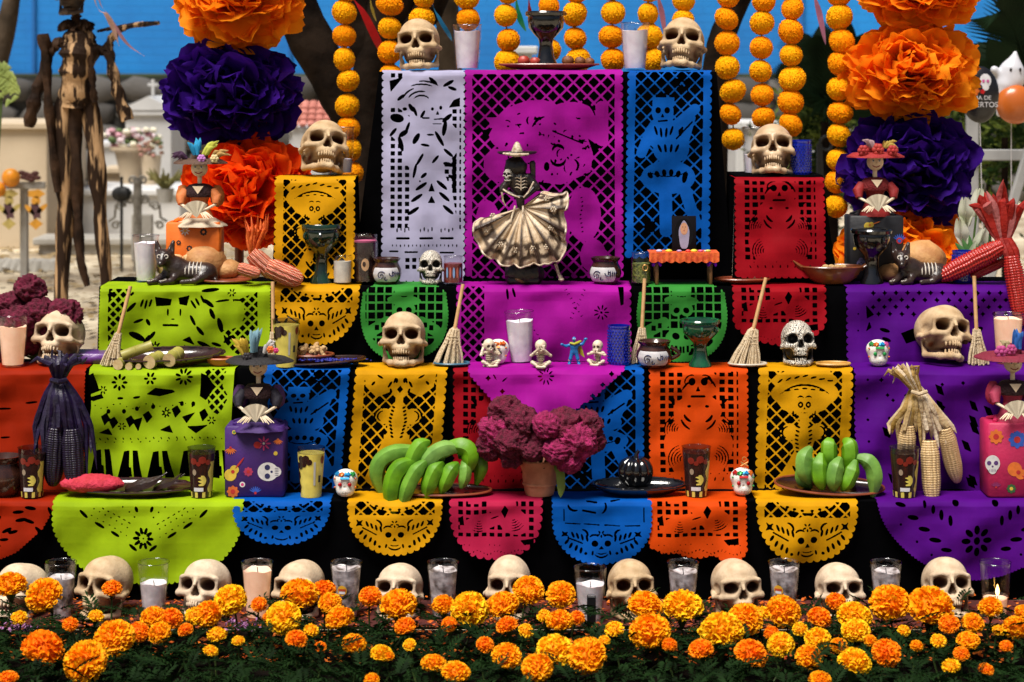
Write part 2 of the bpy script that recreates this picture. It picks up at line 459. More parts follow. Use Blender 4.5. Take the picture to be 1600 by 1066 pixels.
def sheet(color, tier, x0, x1, y1, label, ops, outline, canon=None, lip=.11, y_edge=None, billow=.010, flare=.012, seed=0, lean=0.0, over=0, skew=0.0, cat='paper banner', sagc=0.0):
    """one cut-paper banner: lies on the step, bends over its edge and hangs in front of the cloth"""
    d, ze = T[tier]; d -= .004 * over
    ye = YH + FPX * (CH - ze) / d
    w = x1 - x0; h = y1 - ye
    cw, ch = canon or (w, h)
    cell = 1.35; px2m = d / FPX
    nxc = int((w + 8) / cell) + 1; up = lip / px2m
    nyc = int((h + up + 6) / cell) + 1
    gx = np.linspace(-4, w + 4, nxc); gy = np.linspace(-up, h + 4, nyc)
    X, Y = np.meshgrid(gx, gy)                      # photo pixels inside the sheet
    sx, sy = cw / w, ch / h
    Xc, Yc = X * sx, Y * sy
    f = field(Xc, Yc, outline(Xc, Yc), ops)
    keep = (f[:-1, :-1] + f[1:, :-1] + f[:-1, 1:] + f[1:, 1:]) > 0
    # pull the rim of the kept cells onto the drawn line
    gyv, gxv = np.gradient(f, gy * sy, gx * sx)
    g2 = gxv ** 2 + gyv ** 2 + 1e-6
    nb = np.zeros(f.shape, int); tot = np.zeros(f.shape, int)
    for a in (0, 1):
        for b in (0, 1):
            nb[a:nyc - 1 + a, b:nxc - 1 + b] += keep; tot[a:nyc - 1 + a, b:nxc - 1 + b] += 1
    rim = (nb > 0) & (nb < tot)
    mv = np.clip(np.where(rim, -f / g2, 0), -2, 2)
    dx = np.clip(mv * gxv / sx, -cell * .7, cell * .7); dy = np.clip(mv * gyv / sy, -cell * .7, cell * .7)
    dy[0] = 0
    Xp, Yp = X + dx, Y + dy
    # drape
    rs = np.random.RandomState(seed + 3); s = Yp * px2m; xm = (Xp + x0 - 800) * px2m
    p1, p2, p3 = rs.uniform(0, 6.28, 3); hang = np.clip(s, 0, None); Hm = max(h * px2m, .05)
    fold = billow * (np.sin(xm * rs.uniform(22, 34) + p1) * .6 + np.sin(xm * rs.uniform(45, 70) + p2 + s * 9) * .25) * np.clip(hang / Hm, 0, 1) ** .8
    fold += billow * .55 * np.sin((xm * .7 + s) * 26 + p3) * np.clip(hang / .05, 0, 1)
    fold += .0022 * snoise(np.stack([xm, s, xm * 0], -1), 75, seed) * np.clip(hang / .03, 0, 1)
    tri = lambda v: np.abs((v % 1) - .5) * 2          # sharp creases left by folding the sheet
    fold += (.0015 * tri(s / .094 + p1) + .0024 * tri(xm / .083 + p2) + .0016 * tri((xm * .8 + s) / .21 + p3)) * np.clip(hang / .03, 0, 1)
    edge = np.abs(Xp / w - .5) * 2; fold += .010 * np.clip((hang / Hm - .55) / .45, 0, 1) ** 2 * (np.clip(edge - .4, 0, 1) * rs.uniform(-.6, 1.6) + .8 * np.sin(xm * 17 + p3))   # lower corners curl
    out = .009 + flare * (hang / Hm) ** 1.5 + np.abs(billow) + fold
    r = .008
    th = np.clip(s / r, 0, math.pi / 2)
    onlip = s < 0
    yy = np.where(onlip, d - s, d - r * np.sin(th) - (out - .009) * np.clip(hang / .02, 0, 1))
    zz = np.where(onlip, ze + .0025 + .0012 * over + .0028 * (1 + snoise(np.stack([xm, s, s * 0], -1), 42, seed + 5)) * .5,
                  ze + .0028 + .0012 * over - r * (1 - np.cos(th)) - np.clip(s - r * math.pi / 2, 0, None))
    xx = xm + skew * hang + sagc * hang * (Xp / w - .5)
    V = np.stack([xx, yy, zz], -1).reshape(-1, 3)
    I = np.arange(nyc * nxc).reshape(nyc, nxc)
    Q = np.stack([I[:-1, :-1], I[1:, :-1], I[1:, 1:], I[:-1, 1:]], -1)[keep]
    used = np.unique(Q); mp = np.zeros(nyc * nxc, int); mp[used] = np.arange(len(used))
    org = np.array(((wx((x0 + x1) / 2, d)), d, ze))
    me = np_mesh('cut_paper_banner', V[used] - org, mp[Q], paper_mat(color))
    o = link(me, 'cut_paper_banner', loc=org)
    return tag(o, label, cat, 'cut paper banners on the altar')

# ---- designs shared by several banners
def medallion():
    c = 73; o = [('d', 12, 5, 134, 27, 15, 2.6), ('+e', c, 0, 42, 20)]
    o += [('e', x, y, 2.6, 1.9) for x, y in ((45, 12), (55, 15), (66, 17), (80, 17), (91, 15), (101, 12))]
    o += [('+e', c, 50, 22, 26)]
    half = [('e', 63.5, 60, 5, 5), ('a', 63, 53, 8, 1.6, 205, 320), ('c', 24, 48, 45, 60, 1.2), ('p', [(14, 33), (19, 37), (25, 35), (22, 41), (26, 46), (19, 44), (13, 46), (16, 40)])]
    for i, (x, y) in enumerate(((31, 42), (38, 45), (45, 48), (52, 50))): half.append(('e', x, y, 5.5, 1.9, 68 + i * 4))
    for i, (x, y) in enumerate(((22, 56), (28, 64), (36, 69), (43, 74))): half.append(('e', x, y, 5.0, 2.2, 125 - i * 8))
    half += [('e', 50, 80, 2.4, 2.4), ('e', 60, 79, 1.6, 4, 10), ('a', 44, 44, 9, 1.8, 270, 380)]
    o += mir(half, c)
    o += [('p', [(c, 64), (c - 4, 71), (c + 4, 71)]), ('a', c, 72, 11, 1.5, 35, 145, .6), ('a', c, 76, 11, 1.8, 25, 155, .8)]
    o += flower(c, 41, 2, 7, 5, 1.4, .3)
    return o
def med_outline(X, Y): return scallop(X, Y, roundp(146, 95, 5, .12, pw=2.2), 5)
def green_design():
    c = 72; o = [('G', roundp(145, 118, 10, .4)[2:] + [(10, 3), (135, 3)], 13.5, 2.6)]
    o += [('+p', [(c - 16, 0), (c + 16, 0), (c + 14, 24), (c - 14, 24)]), ('+e', c, 24, 27, 8, 4), ('+e', c - 8, 38, 10, 10), ('+e', c + 8, 38, 10, 10)]
    o += mir([('e', c - 7.5, 39, 5, 4.4, -30)], c)
    o += [('a', c, 12, 12, 1.4, 30, 150, .5), ('+e', c, 80, 25, 14), ('+e', c, 96, 14, 12)]
    o += mir([('+c', c - 50, 70, c - 28, 58, 9), ('r', c - 47, 62, c - 40, 70), ('r', c - 37, 58, c - 31, 66), ('e', c - 9, 78, 6, 5, 20), ('r', c - 11, 92, c - 7, 102), ('r', c - 4, 93, c - .8, 103)], c)
    return o
def green_outline(X, Y):
    P = [(c_[0], max(c_[1], -60)) for c_ in roundp(145, 118, 4, .35, pw=2.4)]
    P[0] = (24, -60); P[1] = (121, -60); P.insert(2, (121, 0)); P.insert(3, (137, 12)); P.append((8, 12)); P.append((24, 0))
    return scallop(X, Y, P, 2.6, 5.4)
def sombrero_design(face=True):
    c = 73; o = [('d', 16, 6, 130, 205, 14.5, 2.3)]
    o += [('+e', c, 20, 50, 17), ('+e', c, 40, 52, 24), ('+p', [(20, 40), (126, 40), (104, 66), (84, 74), (c - 11, 74), (40, 66)])]
    o += [('a', c, 62, 47, 1.6, 212, 328, .72), ('a', c, 72, 50, 1.2, 220, 320, .9)]
    for i in range(7): o.append(('e', 34 + i * 13, 21 + abs(i - 3) * 2.6 - 8, 5, 1.7, -38 + i * 6))
    for i in range(5): o.append(('e', 47 + i * 13, 33 + abs(i - 2) * 1.6, 4.6, 1.3, -8 + i * 4))
    o += [('+e', c, 57, 15, 14), ('+e', c, 70, 11, 8)]
    o += mir([('e', c - 6, 58, 4.2, 4.8), ('+e', c - 6, 58, 1.6, 1.9), ('a', c - 6, 52, 7, 1.2, 215, 320), ('e', c - 17, 72, 1.3, 5), ('e', c - 13, 75, 1.2, 4)], c)
    o += [('p', [(c, 61), (c - 2.4, 65), (c + 2.4, 65)]), ('a', c, 67, 6, 1.2, 20, 160, .6)]
    o += [('+c', c, 78, c, 92, 7), ('+e', c, 112, 17, 28), ('+e', c - 22, 100, 12, 13), ('+e', c + 22, 100, 12, 13), ('+c', c - 6, 135, c - 40, 196, 9), ('+c', c + 6, 135, c + 40, 196, 9)]
    for i in range(7):
        y = 92 + i * 6.6; w = 11.5 - abs(i - 2.6) * 1.0
        o += mir([('e', c - w, y, 3.6, 1.7, 24)], c)
    o += [('e', c, 142, 2, 4), ('e', c, 152, 2.2, 2.2)]
    o += mir([('a', c - 24, 101, 9, 1.4, 100, 280), ('a', c - 24, 101, 14, 1.2, 110, 265), ('e', c - 12, 158, 2, 7, -32), ('e', c - 24, 178, 2, 7, -32)], c)
    return o
def ribs_design():
    """skeleton under a winged banner"""
    c = 72; o = [('d', 16, 4, 128, 205, 14.5, 2.3), ('+p', [(16, 0), (128, 0), (124, 30), (104, 46), (88, 38), (c, 52), (56, 38), (36, 46), (18, 28)])]
    o += mir([('e', 56, 26, 2, 6, 30), ('e', 63, 20, 1.6, 5, 15), ('e', c - 6, 20, 2.2, 4), ('e', 40, 14, 6, 1.6, 30), ('e', 58, 36, 1.8, 4, -20), ('e', 30, 24, 2, 4, 40)], c)
    o += [('p', [(c, 28), (c - 5, 34), (c, 40), (c + 5, 34)])]
    o += [('+c', c, 48, c, 62, 6), ('+e', c, 82, 17, 30), ('+c', c - 8, 108, c - 34, 170, 10), ('+c', c + 8, 108, c + 34, 170, 10), ('+r', c - 20, 104, c + 20, 150), ('+e', c - 22, 76, 13, 12), ('+e', c + 22, 76, 13, 12)]
    for i in range(9):
        y = 62 + i * 5.6; w = 12.5 - abs(i - 3.6) * 1.2
        o += mir([('e', c - w, y, 3, 1.8, 30)], c)
    o += mir([('a', c - 24, 76, 8, 1.3, 95, 285), ('a', c - 24, 76, 13, 1.2, 100, 270), ('e', c - 24, 150, 2, 7, -24), ('p', [(c - 8, 120), (c - 12, 150), (c - 3, 150)])], c)
    return o
def tall_outline(w, h, r=5.5):
    return lambda X, Y: scallop(X, Y, rectp(w, h, r), r, 2 * r)
def blue_design(H=200):
    k = H / 290; c = 66
    S = lambda v: v * k
    o = [('d', 13, 4, 119, H - 8, 15, 2.2)]
    o += flower(86, S(24), 4, 13, 8, 2.2)
    o += [('+e', c - 10, S(66), 17, S(20)), ('+r', c - 26, S(44), c + 8, S(58)), ('+e', c - 10, S(100), 25, S(26)), ('+c', c + 8, S(90), c + 40, S(62), 8), ('+c', c - 28, S(95), c - 42, S(130), 8),
          ('+e', c + 4, S(125), 28, S(22)), ('+e', c, S(168), 42, S(26)), ('+c', c + 20, S(170), c + 44, S(240), 9), ('+c', c - 4, S(185), c - 2, S(250), 10), ('+c', c + 34, S(76), c + 20, S(128), 7)]
    o += [('e', c - 17, S(64), 4.4, S(5)), ('e', c - 3, S(64), 4.4, S(5)), ('p', [(c - 10, S(68)), (c - 13, S(75)), (c - 7, S(75))]), ('c', c - 16, S(81), c - 3, S(80), 1.4), ('a', c - 10, S(60), 22, 1.3, 235, 305)]
    for i in range(4): o += [('e', c - 20 + i * 8, S(100 - abs(i - 1.5) * 3), 2, S(8), -18 + i * 12), ('e', c - 14 + i * 9, S(123), 2.2, S(7), -25 + i * 16)]
    for i in range(6): o.append(('e', c - 28 + i * 11, S(160 + 2 * abs(i - 2.5)), 3.6, S(5.5), -40 + i * 14))
    o += [('a', c, S(150), 34, 1.7, 30, 150, .5), ('e', c + 26, S(168), 4, S(9), 12), ('c', c + 12, S(108), c + 36, S(82), 1.3)]
    o += flower(38, S(244), 3, 12, 8, 2.0)
    return o
def couple_design(H=170):
    """square-hole ground with a round-eyed skull and a full skirt of crescent cuts"""
    k = H / 170; S = lambda v: v * k; c = 72
    o = [('g', 14, 4, 130, H - 26, 12.4, 4.6), ('+e', c + 2, S(24), 28, S(24)), ('+e', c, S(60), 34, S(22)), ('+e', c, S(110), 50, S(50)), ('+r', 26, 0, 120, 8)]
    o += mir([('e', c - 9, S(20), 5.2, S(5.6)), ('a', c - 9, S(20), 10.5, 1.2, 150, 300)], c)
    o += [('p', [(c, S(26)), (c - 3.5, S(34)), (c + 3.5, S(34))]), ('c', c - 9, S(41), c + 9, S(41), 1.9), ('a', c, S(40), 25, 1.6, 200, 250), ('a', c, S(36), 27, 1.6, 290, 345)]
    for i in range(6): o += mir([('a', c - 24, S(88), 7 + i * 3.6, .9, 150, 250)], c)
    for i in range(5): o += mir([('a', c - 22, S(128), 5 + i * 4.2, 1.0, 130, 270)], c)
    o += mir([('a', c - 4, S(62), 17, 2.2, 110, 165), ('a', c, S(66), 26, 1.8, 115, 165), ('e', c - 13, S(55), 3, S(2)), ('p', [(c - 44, S(44)), (c - 34, S(44)), (c - 34, S(54))])], c)
    for i in range(9): o.append(('e', 24 + i * 12, H - 15, 1.0, 3.6, -20 + i * 5))
    for i in range(8): o.append(('e', 30 + i * 12, H - 23, 1.1, 1.1))
    return o
def couple_low():
    """lower hem of the same design: square holes, swirl and a scalloped fringe"""
    c = 74; o = [('g', 12, 2, 138, 60, 12.4, 4.8), ('+e', c - 24, 38, 34, 13, -14), ('+e', c + 28, 36, 25, 20, 30), ('+e', c + 10, 10, 22, 20), ('+r', 12, 66, 138, 90), ('+r', 30, 0, 50, 8)]
    for i in range(5): o += [('a', c + 26, 30, 5 + i * 4, 1.0, 20, 110), ('a', c - 26, 30, 6 + i * 4, .9, 60, 130)]
    o += [('p', [(c + 8, 20), (c + 14, 32), (c + 20, 18), (c + 14, 10)]), ('e', c - 2, 30, 8, 1.2, -20), ('p', [(16, 30), (22, 26), (24, 42), (17, 42)]), ('p', [(112, 66), (134, 62), (134, 72), (118, 73)])]
    for i in range(24): o.append(('e', 12 + i * 5.4, 82 + 5 * math.sin(i * .52) ** 2, .8, 2.7, -50 + 100 * ((i * 5.4 % 36) / 36)))
    for i in range(16): o.append(('e', 16 + i * 8, 73, 1.0, 1.0))
    return o

# ---- top of the altar
wo = [('g', 12, 58, 46, 250, 11.2, 4.4), ('g', 96, 120, 120, 190, 11.2, 4.2), ('g', 108, 60, 124, 250, 11.2, 4.4), ('g', 12, 4, 36, 16, 11.2, 4.4)]
wo += [('+p', [(62, 150), (92, 150), (110, 190), (128, 300), (30, 300), (44, 230), (54, 190)]), ('+e', 66, 40, 48, 30, -8), ('+e', 84, 70, 26, 30), ('+e', 60, 125, 28, 34), ('+e', 30, 90, 18, 22), ('+e', 100, 112, 20, 30)]
wo += [('p', [(12, 18), (34, 12), (14, 36)]), ('p', [(112, 48), (122, 44), (122, 58), (104, 60)])]
wo += [('a', 62, 52, r_, 1.7, a0, a1, .8) for r_, a0, a1 in ((30, 195, 250), (22, 200, 290), (36, 240, 300), (42, 262, 310), (14, 210, 330))]
wo += [('e', x, y, rx, ry, a) for x, y, rx, ry, a in ((80, 18, 7, 2, 40), (104, 22, 8, 2.2, -30), (110, 30, 6, 2, 20), (30, 44, 6, 2, -40), (46, 60, 6, 2.4, 60), (36, 62, 3, 2, 0), (24, 76, 9, 5, 12), (40, 92, 2, 8, 20), (52, 66, 2, 6, -20), (64, 70, 2, 5, 30), (18, 98, 7, 2, -50), (34, 100, 7, 3, -35), (54, 108, 8, 3, -60),
                                                         (98, 92, 3, 9, 10), (102, 76, 8, 2.5, -40), (90, 108, 2.5, 10, -30), (60, 140, 2, 8, 30), (68, 118, 6, 1.6, 10), (84, 140, 2, 6, 40), (30, 116, 3, 9, -15), (52, 158, 2, 9, 12), (104, 130, 8, 2, 40), (104, 148, 7, 2.5, 15), (66, 165, 5, 2, -40), (110, 168, 6, 2, 30))]
wo += [('e', 79, 62, 2, 2), ('e', 92, 60, 2, 2.4), ('p', [(87, 64), (84, 71), (90, 71)]), ('c', 64, 76, 74, 76, 1), ('c', 82, 78, 96, 77, 1), ('c', 80, 85, 94, 85, .8), ('e', 76, 102, 5, 1.2), ('e', 60, 174, 1.2, 1.2)]
wo += [('p', [(78, 176), (73, 190), (83, 190)]), ('p', [(78, 196), (72, 208), (84, 208)])]
for i, (x, y) in enumerate(((62, 182), (94, 180), (55, 200), (98, 198), (50, 220), (104, 218))): wo.append(('e', x, y, 9, 2.2, -34 if i % 2 == 0 else 40))
for x in (34, 70, 102): wo += [('c', x - 9, 262, x + 9, 262, 1.8)] + [('e', x - 9 + k * 6, 250 - 2 * (k % 2), .8, 3) for k in range(4)]
wo += [('e', 18 + k * 6.2, 273, .7, 2.6) for k in range(17)] + [('c', 14, 282, 26, 282, 1.4), ('c', 38, 283, 56, 283, 1.5), ('c', 92, 284, 112, 284, 1.4)]
wo += [('g', 36, 290, 70, 312, 10.5, 4)]
wo = [(op[0], op[1], op[2], op[3] * 1.2, op[4] * 1.35, *op[5:]) if op[0] == 'e' else op for op in wo]
sheet('white', 5, 597, 727, 440, 'white cut paper banner with lady figure, left of the magenta one', wo, tall_outline(130, 330, 5.5), seed=1, billow=.006, flare=.05)
mo = [('d', 12, 8, 234, 322, 15, 3.0), ('+e', 96, 88, 60, 36, -20), ('+e', 170, 88, 48, 36, 10), ('+p', [(36, 76), (208, 70), (196, 160), (150, 180), (70, 170)]), ('+e', 186, 226, 26, 42), ('+e', 54, 150, 24, 26), ('+e', 36, 235, 18, 30), ('+e', 112, 250, 52, 60), ('+c', 214, 60, 214, 110, 10), ('+e', 200, 290, 20, 26), ('+r', 0, 0, 245, 6)]
rr = random.Random(5)
for i in range(64):
    x, y = rr.uniform(62, 190), rr.uniform(72, 168)
    t_ = rr.random()
    mo.append(('a', x, y, rr.uniform(4, 9), rr.uniform(.9, 1.7), *(lambda a: (a, a + rr.uniform(50, 120)))(rr.uniform(0, 360))) if t_ < .55 else ('e', x, y, rr.uniform(1.2, 2.8), rr.uniform(1.0, 2.4), rr.uniform(0, 90)))
mo += [('a', 130, 100, 26, 2, 200, 260), ('a', 170, 80, 34, 1.8, 280, 350), ('c', 140, 98, 184, 116, 1.2), ('a', 146, 128, 9, 2.4, 180, 350), ('a', 146, 138, 12, 2.6, 10, 170), ('e', 128, 152, 4.5, 7), ('a', 168, 150, 9, 2, 280, 420), ('a', 112, 168, 12, 2, 20, 150), ('p', [(26, 96), (44, 92), (34, 110)]), ('p', [(192, 108), (212, 122), (200, 132)])]
for i in range(9): mo += [('e', 182 + 1.5 * math.sin(i), 200 + i * 6.6, 2.3, 1.1, -20), ('e', 54, 236 + i * 6, 2, 1, 20)]
sheet('magenta', 5, 726, 973, 436, 'wide magenta cut paper banner hanging behind the dancing skeleton statue', mo, tall_outline(247, 325, 6), seed=2, billow=.009, flare=.03, over=1)
sheet('blue', 5, 980, 1112, 405, 'tall blue cut paper banner right of the magenta one, behind the portrait', blue_design(290), tall_outline(132, 293, 6), seed=3, billow=.008, flare=.04, skew=-.02)
# ---- side pedestals
sheet('yellow', 4, 430, 556, 432, 'yellow cut paper banner with sombrero face under the left pedestal skull', sombrero_design(), tall_outline(146, 200, 6.5), canon=(146, 178), seed=4, flare=.03)
sheet('red', 4, 1146, 1287, 432, 'red cut paper banner under the skull on the right pedestal', couple_design(165), tall_outline(145, 170, 5.5), canon=(145, 165), seed=5, flare=.03)
# ---- third step
lo_ = [('D', [(14, 6), (52, 6), (60, 40), (30, 60), (18, 84), (14, 100)], 10.5, 3), ('D', [(216, 22), (246, 10), (246, 96), (226, 112), (196, 96), (190, 60)], 10.5, 3), ('+e', 62, 40, 24, 30, 20), ('+e', 196, 42, 30, 28), ('+e', 50, 70, 20, 14)]
lo_ += [('p', [(86, 18), (112, 22), (110, 32), (88, 33)]), ('p', [(122, 20), (140, 16), (136, 32), (124, 30)]), ('c', 100, 62, 122, 62, 1.8), ('e', 106, 42, 1.6, 6), ('e', 126, 42, 1.6, 6), ('e', 114, 53, 3, 1.2)]
lo_ += [('e', x, y, rx, ry, a) for x, y, rx, ry, a in ((66, 28, 7, 2, -70), (72, 30, 8, 2, -75), (79, 28, 7, 2, -70), (50, 34, 10, 3, -45), (60, 56, 8, 2.4, -20), (75, 58, 6, 3, 60), (58, 80, 14, 5, 25), (74, 86, 10, 4, -60), (82, 78, 8, 3, -50), (146, 30, 8, 2, 55), (152, 26, 7, 2, 60), (160, 22, 7, 2, 65), (146, 54, 9, 2.6, 60), (158, 70, 9, 3, 50), (170, 28, 10, 3.4, 35), (176, 44, 9, 3.4, 65), (188, 62, 12, 4, 78), (164, 92, 12, 3.4, 30), (182, 92, 8, 2.6, 20), (172, 8, 14, 3, -6), (192, 24, 12, 1.8, -8), (216, 23, 10, 1.6, 4), (200, 84, 9, 3, -40), (40, 104, 12, 3, 30))]
lo_ += dots([(108 + (k % 2) * 7, 8 + 5 * k) for k in range(12)], .9) + dots([(182 + 9 * i, 12 + 5 * j + i) for i in range(6) for j in (0, 2, 4)], .9)
lo_ += [('p', [(12, 14), (20, 10), (17, 26)]), ('p', [(130, 84), (142, 78), (150, 92)])]
lo_ += flower(88, 96, 3, 10, 8, 1.6) + flower(136, 100, 3, 9, 7, 1.5) + flower(206, 12, 2, 7, 6, 1.2) + dots([(70 + 7 * i, 108 + 3 * math.sin(i)) for i in range(16)], 1.2)
sheet('lime', 3, 158, 424, 570, 'lime green cut paper banner with a face, hanging behind the sugar cane', lo_, lambda X, Y: scallop(X, Y, rectp(266, 124, 2), 2.2, 5), seed=6, billow=.012, flare=.02, lip=.2)
sheet('yellow', 3, 428, 563, 542, 'yellow half-round cut paper banner behind the bowl of peanuts', medallion(), med_outline, canon=(146, 95), seed=7, lip=.16)
sheet('green', 3, 562, 703, 566, 'green round cut paper banner behind the large lone skull', green_design(), green_outline, canon=(145, 118), seed=8)
io = [('D', [(8, 2), (44, 2), (44, 120), (8, 120)], 12.5, 3.4), ('e', 80, 14, 2, 9, -6), ('e', 90, 12, 2, 8, -16), ('p', [(252, 3), (261, 3), (261, 30), (256, 32)])]
io += flower(226, 42, 4, 13, 9, 1.2) + [('e', 226, 42, 2, 2)]
io += [('e', 170 + i * 4.2, 8 + i * 6.5, 4.4, .8, -28) for i in range(7)] + [('e', 200 - i * 3.6, 8 + i * 7, 4, .8, 30) for i in range(7)] + [('e', 122 + 4 * i, 70 + 6 * i, 4, .8, 20) for i in range(5)]
sheet('magenta', 3, 713, 986, 574, 'wide magenta cut paper banner behind the small seated skeletons', io, lambda X, Y: scallop(X, Y, rectp(273, 126, 6), 6, 12), seed=9, billow=.012, flare=.02, lip=.2)
sheet('green', 3, 992, 1137, 568, 'green round cut paper banner behind the green goblet', green_design(), green_outline, canon=(145, 118), seed=10)
sheet('red', 3, 1143, 1290, 540, 'crimson cut paper banner behind the black and white patterned skull', couple_low(), lambda X, Y: scallop(X, Y, [(6, -60), (142, -60), (142, 62), (120, 84), (76, 92), (30, 84), (6, 62)], 6, 12), canon=(148, 95), seed=11, lip=.09)
po = [('r', 60, 4, 64, 5)]
for i in range(13):
    for j in range(4):
        x, y = 42 + i * 18 + (j % 2) * 9, 12 + j * 11
        if not (110 < x < 150 and y > 30): po.append(('p', [(x, y - 5), (x + 1.6, y - 1.6), (x + 5, y), (x + 1.6, y + 1.6), (x, y + 5), (x - 1.6, y + 1.6), (x - 5, y), (x - 1.6, y - 1.6)]))
po += [('p', [(30, 30), (44, 46), (32, 52)]), ('p', [(36, 56), (40, 66), (30, 72)]), ('e', 60, 70, 8, 3, 15), ('e', 62, 84, 7, 3, 20), ('p', [(84, 74), (104, 66), (110, 84), (92, 90)]), ('p', [(122, 46), (136, 56), (126, 64)]), ('p', [(150, 30), (158, 34), (154, 50), (147, 46)]), ('e', 190, 84, 9, 4, 40), ('e', 206, 70, 8, 4, -30), ('e', 240, 86, 7, 7), ('e', 18, 44, 1.5, 1.5), ('e', 18, 70, 1.5, 1.5)]
sheet('purple', 3, 1320, 1640, 574, 'purple cut paper banner behind the tilted skull on the second step', po, lambda X, Y: scallop(X, Y, rectp(320, 126, 5), 5.5, 11), seed=12, billow=.014, flare=.02, lip=.2)
# ---- second step
sheet('vermilion', 2, -70, 136, 772, 'plain dark orange paper banner at the left edge behind the printed glass', [('e', 78, 64, 12, 1.7), ('e', 122, 54, 10, 1.7, -6), ('e', 82, 108, 9, 1.5, -4), ('e', 74, 150, 9, 1.5)], lambda X, Y: scallop(X, Y, rectp(206, 195, 3), 3, 6), seed=13, billow=.013, flare=.02, lip=.2)
no_ = []
no_ += flower(56, 22, 5, 13, 8, 2.2) + flower(156, 14, 5, 14, 9, 2.0) + flower(104, 16, 3, 10, 6, 2)
no_ += [('p', [(6, 12), (14, 8), (24, 36), (8, 42)]), ('p', [(8, 46), (28, 40), (32, 46), (14, 52)]), ('p', [(98, 40), (112, 30), (138, 34), (142, 38), (118, 44)]), ('e', 58, 46, 5, 2), ('e', 84, 44, 6, 2, -10), ('p', [(182, 8), (192, 12), (204, 30), (190, 50), (180, 44)])]
no_ += [('D', [(184, 4), (222, 0), (216, 28), (226, 44), (212, 72), (196, 64)], 10.5, 3)]
no_ += [('e', x, y, 3.2, 3.8) for x, y in ((84, 62), (108, 60), (152, 56), (170, 56), (64, 66), (40, 66))]
no_ += [('p', [(a, 74 - b), (a + 9, 68 - b), (a + 15, 78 - b), (a + 6, 88 - b)]) for a, b in ((28, 0), (40, -6), (66, -4), (92, 2), (136, 10), (180, 6))]
no_ += [('p', [(24, 100), (40, 92), (46, 104)]), ('p', [(76, 80), (92, 76), (86, 98)]), ('p', [(118, 96), (134, 88), (140, 100)]), ('p', [(152, 76), (174, 68), (160, 86)]), ('p', [(160, 90), (196, 86), (176, 100)])]
no_ += dots([(20 + i * 14, 116 - 8 * (i / 14)) for i in range(15)], 1.2)
for a in (10, 56, 102, 148, 194):      # tall letters cut along the hem
    no_ += [('p', [(a, 168), (a + 8, 128), (a + 17, 126), (a + 20, 168)]), ('p', [(a + 27, 168), (a + 22, 126), (a + 30, 126), (a + 40, 170)]), ('p', [(a + 18, 150), (a + 22, 150), (a + 24, 164), (a + 17, 164)])]
no_ += flower(30, 34, 2, 7, 6, 1.3) + flower(200, 80, 2, 7, 6, 1.3) + flower(128, 70, 2, 8, 7, 1.4) + flower(60, 90, 2, 7, 6, 1.3) + dots([(18 + i * 10, 58 + 4 * math.sin(i * 1.3)) for i in range(16)], 1.2) + [('e', 26 + i * 12, 110 - 4 * (i / 14), 2.6, 1.0, 60) for i in range(16)]
sheet('lime', 2, 134, 372, 768, 'lime green cut paper banner with tall letters behind the pink sweet bread', no_, lambda X, Y: poly2(X, Y, [(2, -60), (236, -60), (232, 60), (226, 190), (4, 190), (12, 60)]), seed=14, billow=.018, flare=.03, lip=.1)
sheet('blue', 2, 414, 548, 772, 'blue cut paper banner beside the doll on the purple box', blue_design(200), tall_outline(132, 200, 5.5), canon=(132, 200), seed=15, skew=-.08)
sheet('yellow', 2, 556, 700, 772, 'yellow cut paper banner with rib cage figure below the large lone skull', ribs_design(), tall_outline(144, 195, 6), canon=(144, 195), seed=16, skew=-.07)
sheet('red', 2, 708, 850, 772, 'dark red cut paper banner behind the cockscomb flowers', couple_design(190), tall_outline(145, 195, 5.5), canon=(145, 195), seed=17)
sheet('blue', 2, 868, 1006, 772, 'blue cut paper banner behind the black gourd', blue_design(200), tall_outline(132, 200, 5.5), canon=(132, 200), seed=18)
ro = flower(120, 14, 5, 14, 10, 1.2) + [('e', 40, 14, 6, 1.2, 60), ('e', 56, 18, 6, 1.2, -40)]
for x, y in ((222, 10), (208, 26), (192, 42), (178, 56), (52, 36), (30, 16)): ro.append(('p', [(x - 5, y), (x - 1.5, y - 2), (x, y - 5), (x + 2, y - 1.5), (x + 5, y), (x + 2, y + 2), (x, y + 5), (x - 2, y + 2)]))
sheet('magenta', 2, 733, 978, 646, 'magenta paper corner folded down over the edge above the cockscomb flowers', ro, lambda X, Y: scallop(X, Y, [(2, -60), (242, -60), (240, 2), (196, 40), (160, 62), (110, 66), (40, 50), (2, 8)], 4, 8), seed=19, over=2, billow=.016, flare=.03, lip=.2)
sheet('orange', 2, 1013, 1168, 768, 'orange cut paper banner behind the brown printed glass', couple_design(188), tall_outline(145, 192, 5), canon=(145, 192), seed=20)
sheet('yellow', 2, 1184, 1332, 765, 'yellow cut paper banner with sombrero skeleton behind the right bananas', sombrero_design(), tall_outline(147, 190, 6.5), canon=(147, 190), seed=21, lip=.14, skew=-.04)
vo = [('e', x, y, 2, 2) for x, y in ((20, 18), (20, 48), (20, 80), (20, 112), (20, 144))]
for i in range(40):
    x, y = rr.uniform(40, 280), rr.uniform(8, 180); s_ = rr.uniform(3, 6)
    vo.append(('p', [(x - s_, y), (x - 1.3, y - 1.6), (x, y - s_), (x + 1.6, y - 1.3), (x + s_, y), (x + 1.6, y + 1.4), (x, y + s_), (x - 1.5, y + 1.6)]) if rr.random() < .6 else ('p', [(x, y), (x + 10, y + 4), (x + 14, y + 18), (x + 4, y + 14)]))
sheet('purple', 2, 1333, 1640, 772, 'purple cut paper banner behind the dried corn cobs', vo, lambda X, Y: scallop(X, Y, rectp(307, 195, 4), 4.5, 9), seed=22, billow=.018, flare=.03, lip=.2)
